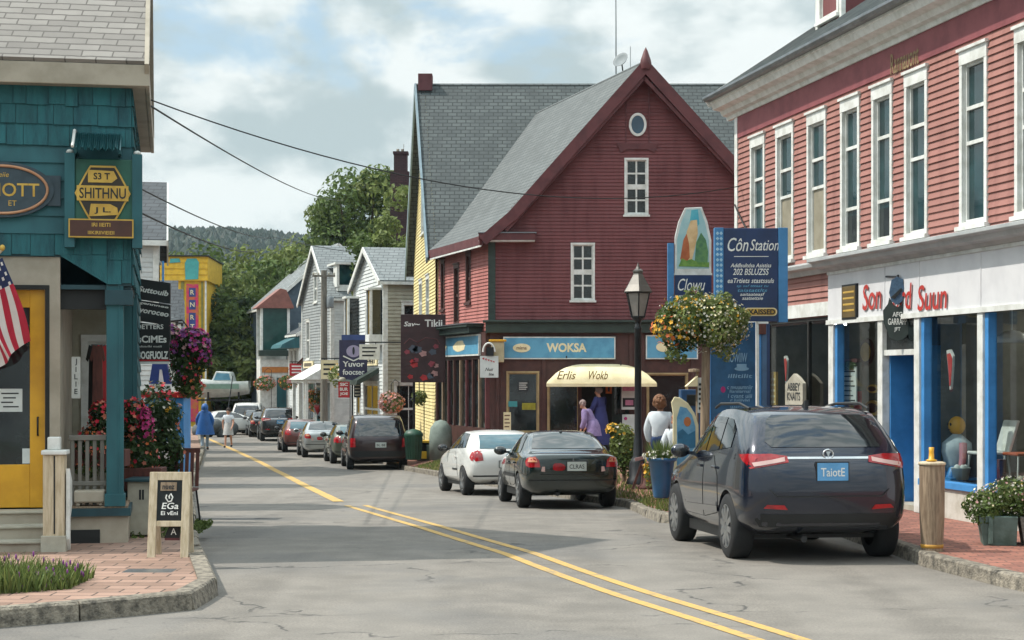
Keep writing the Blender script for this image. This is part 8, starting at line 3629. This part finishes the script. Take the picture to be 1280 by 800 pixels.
tree('big leafy tree rising behind the grey roofs left of the brick chimney', XP(452, 116), 116, ZP(210, 116) + 1.6, 4.3, 4.5, [M_lf_md, M_lf_lt, M_lf_md], n=16000, size=.42, clumps=60)
tree('lighter tree right of the big leafy tree, in front of the brick chimney', XP(496, 81), 81, ZP(240, 81) + 1.6, 2.0, 5, [M_lf_md, M_lf_lt], n=7000, size=.28, clumps=30)
spots = [(266, 122, 312, 4.0), (300, 126, 306, 4.4), (338, 128, 300, 4.6), (372, 130, 308, 4.2), (408, 130, 298, 4.2), (232, 128, 308, 4.0), (200, 126, 318, 4.2),
         (282, 117, 356, 3.4), (318, 118, 350, 3.4), (352, 119, 340, 3.4), (300, 115, 404, 2.4), (272, 115, 398, 2.4), (336, 116, 396, 2.6), (440, 132, 300, 4.2), (520, 130, 300, 4.5)]
lb = ['round green tree at the left end of the wood, behind the yellow building roof', 'tall green tree in the middle of the wood below the hill', 'tall pale-topped tree of the wood beside the falling wire', 'green tree of the wood left of the grey gabled roof', 'green tree of the wood just behind the grey gabled roof', 'tree of the wood showing left of the yellow building top', 'tree of the wood hidden behind the white house',
      'dense lower tree right of the yellow building', 'dense dark lower tree in the middle of the wood', 'dense dark lower tree beside the blue-grey roof', 'low bright bush-like tree above the boat', 'low bright tree beside the yellow wall', 'low tree above the white van', 'tree behind the wide roof window', 'tree behind the yellow gable end']
for i, (px, Y, py, r_) in enumerate(spots):
    lf = [[M_lf_md, M_lf_lt, M_lf_dk], [M_lf_md, M_lf_lt], [M_lf_lt, M_lf_md], [M_lf_md, M_lf_lt, M_lf_dk]][i % 4] if i < 7 or i > 12 else ([M_lf_dk, M_lf_md, M_lf_md] if i < 10 else [M_lf_lt, M_lf_md])
    tree(lb[i], XP(px, Y), Y, ZP(py, Y) + 1.6, r_, 2.2 if i > 6 else 3.5, lf, n=5200, size=.46 if i < 7 else .4, clumps=30)
# undergrowth closing the foot of the wood
o = MB(M_lf_dk)
for i in range(70):
    px = 210 + i * 2.3
    Y = 118 + rnd.uniform(-2, 6)
    o.use([M_lf_dk, M_lf_md, M_lf_dk][i % 3])
    foliage(o, (XP(px, Y), Y, -1.2 + rnd.uniform(0, 3.0)), (1.1, 1.1, 1.2), 170, .42)
tag(o.build('undergrowth', kind='stuff'), 'dense undergrowth along the foot of the wood', 'undergrowth')

# the wooded hill
def hill_z(x, y):
    ridge = 96 * math.exp(-((x + 330) / 620.0) ** 2) * (.90 + .05 * math.sin(x / 70.0) + .03 * math.sin(x / 23.0 + 1))
    t = max(0.0, min(1.0, (y - 350) / 650.0))
    return -2 + ridge * (t * t * (3 - 2 * t))


hm = MB(mat('hill_ground', (.035, .06, .03), (.05, .075, .04), rough=.95, scale=.02))
nx, ny = 60, 24
vs = [(-1000 + 1600 * i / nx, 330 + 900 * j / ny, hill_z(-1000 + 1600 * i / nx, 330 + 900 * j / ny)) for j in range(ny + 1) for i in range(nx + 1)]
hm.add(vs, [(j * (nx + 1) + i, j * (nx + 1) + i + 1, (j + 1) * (nx + 1) + i + 1, (j + 1) * (nx + 1) + i) for j in range(ny) for i in range(nx)], True)
hm.build('hill', kind='structure')
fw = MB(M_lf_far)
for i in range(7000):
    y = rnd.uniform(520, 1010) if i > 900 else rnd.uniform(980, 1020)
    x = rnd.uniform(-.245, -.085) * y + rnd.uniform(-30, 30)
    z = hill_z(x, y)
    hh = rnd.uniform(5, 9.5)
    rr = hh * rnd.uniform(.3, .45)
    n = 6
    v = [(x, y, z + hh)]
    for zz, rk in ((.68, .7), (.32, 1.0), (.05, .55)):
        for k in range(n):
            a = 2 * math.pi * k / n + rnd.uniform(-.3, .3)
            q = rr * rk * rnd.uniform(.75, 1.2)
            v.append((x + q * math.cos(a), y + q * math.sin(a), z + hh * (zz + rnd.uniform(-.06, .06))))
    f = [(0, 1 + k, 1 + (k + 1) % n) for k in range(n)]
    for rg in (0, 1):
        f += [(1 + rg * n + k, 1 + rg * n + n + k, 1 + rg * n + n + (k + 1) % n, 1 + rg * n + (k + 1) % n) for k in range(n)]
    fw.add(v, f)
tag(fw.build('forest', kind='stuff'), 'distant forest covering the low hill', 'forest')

# ---- boat on its trailer in the yard at the end, with a pale car and bits around it
BTY = 108.0
BT = thing('motor_boat', 'white motor boat with a blue-windowed cabin on a trailer at the end of the street', 'boat', (XP(282, BTY), BTY, road_z(BTY)))
k = BTY / F
bz = lambda py: ZP(py, BTY)
M_gel = mat('gel_coat', '#c3c9c6', '#a9b1ae', rough=.3)
b = MB(M_gel)
secs = []
x0, x1 = XP(248, BTY), XP(312, BTY)
for i in range(9):
    t = i / 8
    x = x0 + (x1 - x0) * t
    w_ = 1.0 * (1 - (abs(t - .45) / .75) ** 2.5) + .05
    zt2 = bz(478) + .15 * (1 - t) + (.35 * (t - .5) ** 2)
    zk = bz(492) + .25 * t ** 3
    secs.append([(x, BTY - w_, zt2), (x, BTY - w_ * .8, (zt2 + zk) / 2 - .1), (x, BTY, zk - .25), (x, BTY + w_ * .8, (zt2 + zk) / 2 - .1), (x, BTY + w_, zt2)])
vs = [p for s in secs for p in s]
b.add(vs, [(i * 5 + j, i * 5 + j + 1, i * 5 + 6 + j, i * 5 + 5 + j) for i in range(8) for j in range(4)] + [(i * 5, i * 5 + 5, i * 5 + 9, i * 5 + 4) for i in range(8)], True)
b.use(mat('boat_stripe', '#6f8a7c', '#5d776a', rough=.5))
b.box(x0 + .3, x1 - .5, BTY - 1.06, BTY - .98, bz(486), bz(480))
b.build('hull', BT)
b = MB(M_gel)
cx0, cx1 = XP(266, BTY), XP(290, BTY)
b.prism([(cx0, bz(478)), (cx1 + .2, bz(478)), (cx1, bz(465)), (cx0 + .3, bz(464))], 'y', BTY - .7, BTY + .7)
cb_ = b.build('cabin', BT, bevel=.06)
b = MB(mat('boat_glass', '#5f8ea3', '#4d7b90', rough=.06))
b.prism([(cx0 + .18, bz(475)), (cx1 + .02, bz(475)), (cx1 - .08, bz(467)), (cx0 + .36, bz(466.5))], 'y', BTY - .73, BTY + .73)
b.build('pane', cb_)
b = MB(M_iron)
b.bar((x0, BTY - .5, bz(500)), (x1, BTY - .5, bz(500)), .1)
b.bar((x0, BTY + .5, bz(500)), (x1, BTY + .5, bz(500)), .1)
for px in (262, 300):
    b.bar((XP(px, BTY), BTY - .5, bz(500)), (XP(px, BTY), BTY - .5, bz(490)), .1)
    b.lathe([(0, -.1), (.32, -.1), (.35, 0), (.32, .1), (0, .1)], (XP(px, BTY), BTY - .8, road_z(BTY) + .35), 18, axis=(0, 1, 0))
b.build('trailer', BT)
wt = again(c3, 'pale cream car standing side-on behind the blue raincoat', P_white, -17.6, 99, -68)
o = MB(mat('tarp_grey', '#53585a', '#3f4446', rough=.9, scale=3))
c = P(268, 512, 96)
for i in range(5):
    o.ell((c.x - .8 + i * .42, 96 + .2 * (i % 2), road_z(96) + .35 + .12 * (i % 3)), (.45, .5, .42 + .1 * (i % 2)), 10, 7)
tag(o.build('covered_heap'), 'grey covered heap between the cream car and the white van', 'heap')
o = MB(M_iron)
o.tube([P(291, 470, 97), P(284, 520, 96.5), P(281, 535, 96.3)], .03, 6)
tag(o.build('leaning_pole'), 'dark pole leaning by the white van', 'pole')
# ================================================================ people
M_skin = mat('skin', '#b98a72', '#a97a62', rough=.55)


def skin_mesh(name, joints, edges, m, parent, sub=2):
    """one continuous surface grown over a skeleton: joints = {name: ((x, y, z), radius)}"""
    names = list(joints)
    me = bpy.data.meshes.new(name)
    org = ORG[parent.name]
    me.from_pydata([tuple(Vector(joints[n][0]) - org) for n in names], [(names.index(a), names.index(b)) for a, b in edges], [])
    o = bpy.data.objects.new(name, me)
    col.objects.link(o)
    o.parent = parent
    ORG[o.name] = org
    md = o.modifiers.new('Skin', 'SKIN')
    md.use_smooth_shade = True
    if not me.skin_vertices:
        bm = bmesh.new()
        bm.from_mesh(me)
        bm.verts.layers.skin.verify()
        bm.to_mesh(me)
        bm.free()
    for i, n in enumerate(names):
        r_ = joints[n][1]
        r_ = r_ if isinstance(r_, tuple) else (r_, r_)
        me.skin_vertices[0].data[i].radius = r_
        me.skin_vertices[0].data[i].use_root = (i == 0)
    s2 = o.modifiers.new('Sub', 'SUBSURF')
    s2.levels = s2.render_levels = sub
    me.materials.append(m)
    return o


def person(label, X, Y, z0, h, face=0.0, bend=0.0, garments=(), hair=None, hair_r=(.1, .11, .12), stride=0.0, arms=((.1, 0, 0), (.1, 0, 0)), group=None, skin=None, hood=None, shoes=None):
    """h = standing height; face = heading in degrees (0 = away from the camera); bend = lean forwards in degrees; arms = (out, forward, elbow) each side"""
    rt = thing('person', label, 'person', (X, Y, z0), group)
    sk_ = skin or M_skin
    k = h / 1.7
    Rz = Matrix.Rotation(R(face), 4, 'Z')
    B = Matrix.Rotation(R(-bend), 4, 'X')
    hip = Vector((0, 0, .92))

    def W(p, upper=False):
        p = Vector(p)
        if upper:
            p = hip + B @ (p - hip)
        p = Rz @ (p * k)
        return (X + p.x, Y + p.y, z0 + p.z)
    j = {}
    j['pelvis'] = (W((0, 0, .93)), (.135 * k, .1 * k))
    j['waist'] = (W((0, 0, 1.08), 1), (.12 * k, .09 * k))
    j['chest'] = (W((0, 0, 1.28), 1), (.145 * k, .10 * k))
    j['neckb'] = (W((0, 0, 1.42), 1), .065 * k)
    j['neck'] = (W((0, .01, 1.48), 1), .05 * k)
    j['jaw'] = (W((0, .03, 1.545), 1), .066 * k)
    j['head'] = (W((0, .015, 1.61), 1), .088 * k)
    j['crown'] = (W((0, .005, 1.665), 1), .066 * k)
    E = [('pelvis', 'waist'), ('waist', 'chest'), ('chest', 'neckb'), ('neckb', 'neck'), ('neck', 'jaw'), ('jaw', 'head'), ('head', 'crown')]
    for s, nm, (out, fwd, elb) in ((-1, 'l', arms[0]), (1, 'r', arms[1])):
        sh = Vector((s * .18, 0, 1.38))
        el = sh + Vector((s * out, fwd, -math.sqrt(max(.01, .28 ** 2 - out * out - fwd * fwd))))
        wr = el + Vector((-s * out * .3, math.sin(R(elb)) * .25 + fwd * .3, -math.cos(R(elb)) * .25))
        j['sh' + nm] = (W(sh, 1), .062 * k)
        j['el' + nm] = (W(el, 1), .043 * k)
        j['wr' + nm] = (W(wr, 1), .03 * k)
        d = (wr - el).normalized()
        j['palm' + nm] = (W(wr + d * .06, 1), .034 * k)
        E += [('chest', 'sh' + nm), ('sh' + nm, 'el' + nm), ('el' + nm, 'wr' + nm), ('wr' + nm, 'palm' + nm)]
        for f_ in range(4):
            o_ = Vector((0, (f_ - 1.5) * .017, 0))
            l = (.062, .075, .07, .055)[f_]
            j['f%d%s' % (f_, nm)] = (W(wr + d * .085 + o_, 1), .0095 * k)
            j['g%d%s' % (f_, nm)] = (W(wr + d * (.085 + l) + o_ * 1.1 + Vector((-s * .018, 0, 0)), 1), .0075 * k)
            E += [('palm' + nm, 'f%d%s' % (f_, nm)), ('f%d%s' % (f_, nm), 'g%d%s' % (f_, nm))]
        j['th' + nm] = (W(wr + d * .06 + Vector((-s * .03, .035, 0)), 1), .009 * k)
        E += [('palm' + nm, 'th' + nm)]
        st = stride * s
        kn = Vector((s * .095, st * .16 + abs(stride) * .05, .5))
        an = Vector((s * .09, st * .30 - (abs(stride) * .06 if st < 0 else 0), .09 + (.05 * abs(stride) if st < 0 else 0)))
        j['hip' + nm] = (W((s * .09, 0, .88)), .088 * k)
        j['kn' + nm] = (W(kn), .056 * k)
        j['an' + nm] = (W(an), .04 * k)
        j['toe' + nm] = (W(an + Vector((s * .02, .15, -.05))), .033 * k)
        E += [('pelvis', 'hip' + nm), ('hip' + nm, 'kn' + nm), ('kn' + nm, 'an' + nm), ('an' + nm, 'toe' + nm)]
    body = skin_mesh('body', j, E, sk_, rt)
    # face
    f = MB(mat('eye_dark', '#1c1714', '#1c1714', rough=.3))
    for s in (-1, 1):
        f.ell(W((s * .032, .098, 1.615), 1), (.011 * k, .011 * k, .008 * k), 8, 6)
    f.use(mat('lip', '#8f4d47', '#844640'))
    f.ell(W((0, .098, 1.55), 1), (.024 * k, .012 * k, .007 * k), 8, 6)
    f.use(sk_)
    f.ell(W((0, .108, 1.585), 1), (.013 * k, .02 * k, .022 * k), 8, 6)
    for s in (-1, 1):
        f.ell(W((s * .088, .0, 1.59), 1), (.014 * k, .022 * k, .032 * k), 8, 6)
    f.build('face', body)
    sets = {'top': [('pelvis', 'waist'), ('waist', 'chest'), ('chest', 'neckb')] + [(a + s, b + s) if a != 'chest' else (a, b + s) for s in 'lr' for a, b in (('chest', 'sh'), ('sh', 'el'), ('el', 'wr'))],
            'tee': [('pelvis', 'waist'), ('waist', 'chest'), ('chest', 'neckb')] + [(a, b + s) if a == 'chest' else (a + s, b + s) for s in 'lr' for a, b in (('chest', 'sh'), ('sh', 'mid'))],
            'legs': [('pelvis', 'waist')] + [(a, b + s) if a == 'pelvis' else (a + s, b + s) for s in 'lr' for a, b in (('pelvis', 'hip'), ('hip', 'kn'), ('kn', 'an'))],
            'shorts': [('pelvis', 'waist')] + [(a, b + s) if a == 'pelvis' else (a + s, b + s) for s in 'lr' for a, b in (('pelvis', 'hip'), ('hip', 'kn'))]}
    for s in 'lr':
        a, b = Vector(j['sh' + s][0]), Vector(j['el' + s][0])
        j['mid' + s] = (tuple(a.lerp(b, .6)), .05 * k)
    for nm, kind, m, extra in garments:
        if kind == 'skirt':                      # flared cloth from waist (or shoulders) down: extra = (z_top, z_bottom, r_top, r_bottom)
            zt2, zb2, r1, r2 = extra
            g = MB(m)
            n = 20
            vs = []
            for i in range(7):
                t = i / 6
                zz = zt2 + (zb2 - zt2) * t
                rr = r1 + (r2 - r1) * t ** .8
                for q in range(n):
                    a = 2 * math.pi * q / n
                    wv = 1 + .06 * t * math.sin(5 * a + 1)
                    vs.append(W((rr * wv * math.cos(a), rr * .75 * wv * math.sin(a), zz), zz > .95))
            g.add(vs, [(i * n + q, i * n + (q + 1) % n, (i + 1) * n + (q + 1) % n, (i + 1) * n + q) for i in range(6) for q in range(n)], True)
            g.build(nm, rt)
            continue
        es = sets[kind]
        used = []
        for a, b in es:
            for q in (a, b):
                if q not in used:
                    used.append(q)
        jj = {}
        for q in (['pelvis'] + [u for u in used if u != 'pelvis']):
            p, r_ = j[q]
            r_ = r_ if isinstance(r_, tuple) else (r_, r_)
            jj[q] = (p, (r_[0] * 1.06 + extra * k, r_[1] * 1.06 + extra * k))
        skin_mesh(nm, jj, es, m, rt)
    if hair:
        g = MB(hair)
        c = W((0, -.012, 1.635), 1)
        n = 16
        for q in range(60):
            d = rand_unit()
            if d.z < -.35:
                d.z = -d.z
            dd = Rz @ (B @ Vector((d.x, d.y, d.z)))
            if d.y > .45 and d.z < .45:
                continue
            g.ell(Vector(c) + Vector((dd.x * hair_r[0], dd.y * hair_r[1], dd.z * hair_r[2])) * k * .8, (.035 * k, .035 * k, .04 * k), 7, 5)
        g.ell(c, (hair_r[0] * .92 * k, hair_r[1] * .88 * k, hair_r[2] * .85 * k), 14, 9)
        g.build('hair', rt)
    if hood:
        g = MB(hood)
        c = Vector(W((0, -.02, 1.60), 1))
        g.ell(c, (.135 * k, .14 * k, .17 * k), 14, 9)
        g.ell(c + Vector((0, 0, -.14 * k)), (.15 * k, .13 * k, .1 * k), 14, 9)
        g.build('hood', rt)
    if shoes:
        for s in 'lr':
            g = MB(shoes)
            a, b = Vector(j['an' + s][0]), Vector(j['toe' + s][0])
            g.ell((a + b) / 2 - Vector((0, 0, .02 * k)), (.05 * k, .11 * k, .055 * k), 10, 7)
            g.build('shoe', rt)
    return rt


M_rain = mat('raincoat_blue', '#1f5fa6', '#194f8c', rough=.5)
M_jean = mat('pale_jeans', '#8fa3b3', '#7f93a3', rough=.8)
M_lilac = mat('lilac_cardigan', '#84749c', '#74658a', rough=.9, scale=14)
M_bdress = mat('dark_blue_dress', '#2b2f63', '#232753', rough=.85)
M_blouse = mat('white_blouse', '#cdd3d8', '#bac1c7', rough=.8)
M_hgrey = mat('grey_hair', '#77706c', '#655f5b', rough=.8, scale=20)
M_hbrown = mat('auburn_hair', '#7a5236', '#67442c', rough=.7, scale=20)
M_hdk = mat('dark_hair', '#33261f', '#281d18', rough=.7)
Yp = 77.0
person('person in a blue hooded raincoat walking along the left side of the street', XP(256, Yp), Yp, road_z(Yp), 1.95, face=8, stride=.5, arms=((.12, .05, 20), (.12, -.02, 10)),
       garments=[('trousers', 'legs', M_jean, .012), ('sleeves', 'top', M_rain, .03), ('raincoat', 'skirt', M_rain, (1.46, .58, .17, .36))], hood=M_rain, shoes=M_black)
Yp = 80.0
person('person in a pale grey dress with bare legs walking right of the blue raincoat', XP(285.5, Yp), Yp, road_z(Yp), 1.74, face=170, stride=.5, arms=((.08, .06, 30), (.1, -.05, 10)),
       garments=[('blouse', 'tee', M_blouse, .02), ('dress', 'skirt', mat('pale_grey_dress', '#b5b6b4', '#9fa1a0', rough=.85), (1.2, .56, .13, .25))], hair=M_hdk, shoes=M_black)
person('person in a lilac cardigan bending forward at the dark doorway', gf.w(gf.x(742, -2.2), -2.2, 0).x, 49.8, -.22, 1.62, face=65, bend=30, arms=((.06, .1, 50), (.06, .1, 60)),
       garments=[('cardigan', 'top', M_lilac, .045), ('cardigan_skirt', 'skirt', M_lilac, (1.05, .6, .2, .3)), ('trousers', 'legs', M_bdress, .02)], hair=bloom('hair_pink_grey', '#a08c86'), shoes=M_black)
person('person in a long dark blue dress standing in the shop doorway', gf.w(gf.x(751, -.9), -.9, 0).x, 51.1, -.1, 1.80, face=60, bend=6, arms=((.06, .12, 55), (.08, .02, 20)),
       garments=[('top', 'top', M_bdress, .03), ('dress', 'skirt', M_bdress, (1.2, .15, .17, .34))], hair=M_hgrey, shoes=M_black)
person('person with curly auburn hair in a white blouse by the flower post', XP(825, 29.2), 29.2, .125, 1.52, face=-25, arms=((.09, .04, 20), (.09, .08, 40)),
       garments=[('blouse', 'top', M_blouse, .035), ('trousers', 'legs', M_navy, .02)], hair=M_hbrown, hair_r=(.135, .145, .155), shoes=M_black)
Yp = 28.6
p5 = person('person in sunglasses and a white top sitting low beside the cut-out board', XP(845, Yp), Yp, .0, 1.36, face=160, arms=((.08, .06, 30), (.08, .06, 30)),
            garments=[('shirt', 'top', M_blouse, .03), ('trousers', 'legs', M_navy, .02)], hair=mat('ginger_hair', '#8f4a2a', '#7b3f24', rough=.7), shoes=M_black, skin=mat('tanned_skin', '#b0714f', '#9f6344', rough=.55))
# ---------------------------------------------------------------- air
hz_ = MB()
m = bpy.data.materials.new('air')
m.use_nodes = True
nt = m.node_tree
nt.nodes.remove(nt.nodes['Principled BSDF'])
pv = nt.nodes.new('ShaderNodeVolumePrincipled')
pv.inputs['Color'].default_value = (.66, .86, .95, 1)
pv.inputs['Density'].default_value = .00012
pv.inputs['Anisotropy'].default_value = .2
nt.links.new(pv.outputs[0], nt.nodes['Material Output'].inputs['Volume'])
hz_.use(m)
hz_.box(-1300, 900, -50, 1300, -3, 125)
tag(hz_.build('haze', kind='stuff'), 'thin summer haze over the street and hill', 'haze')
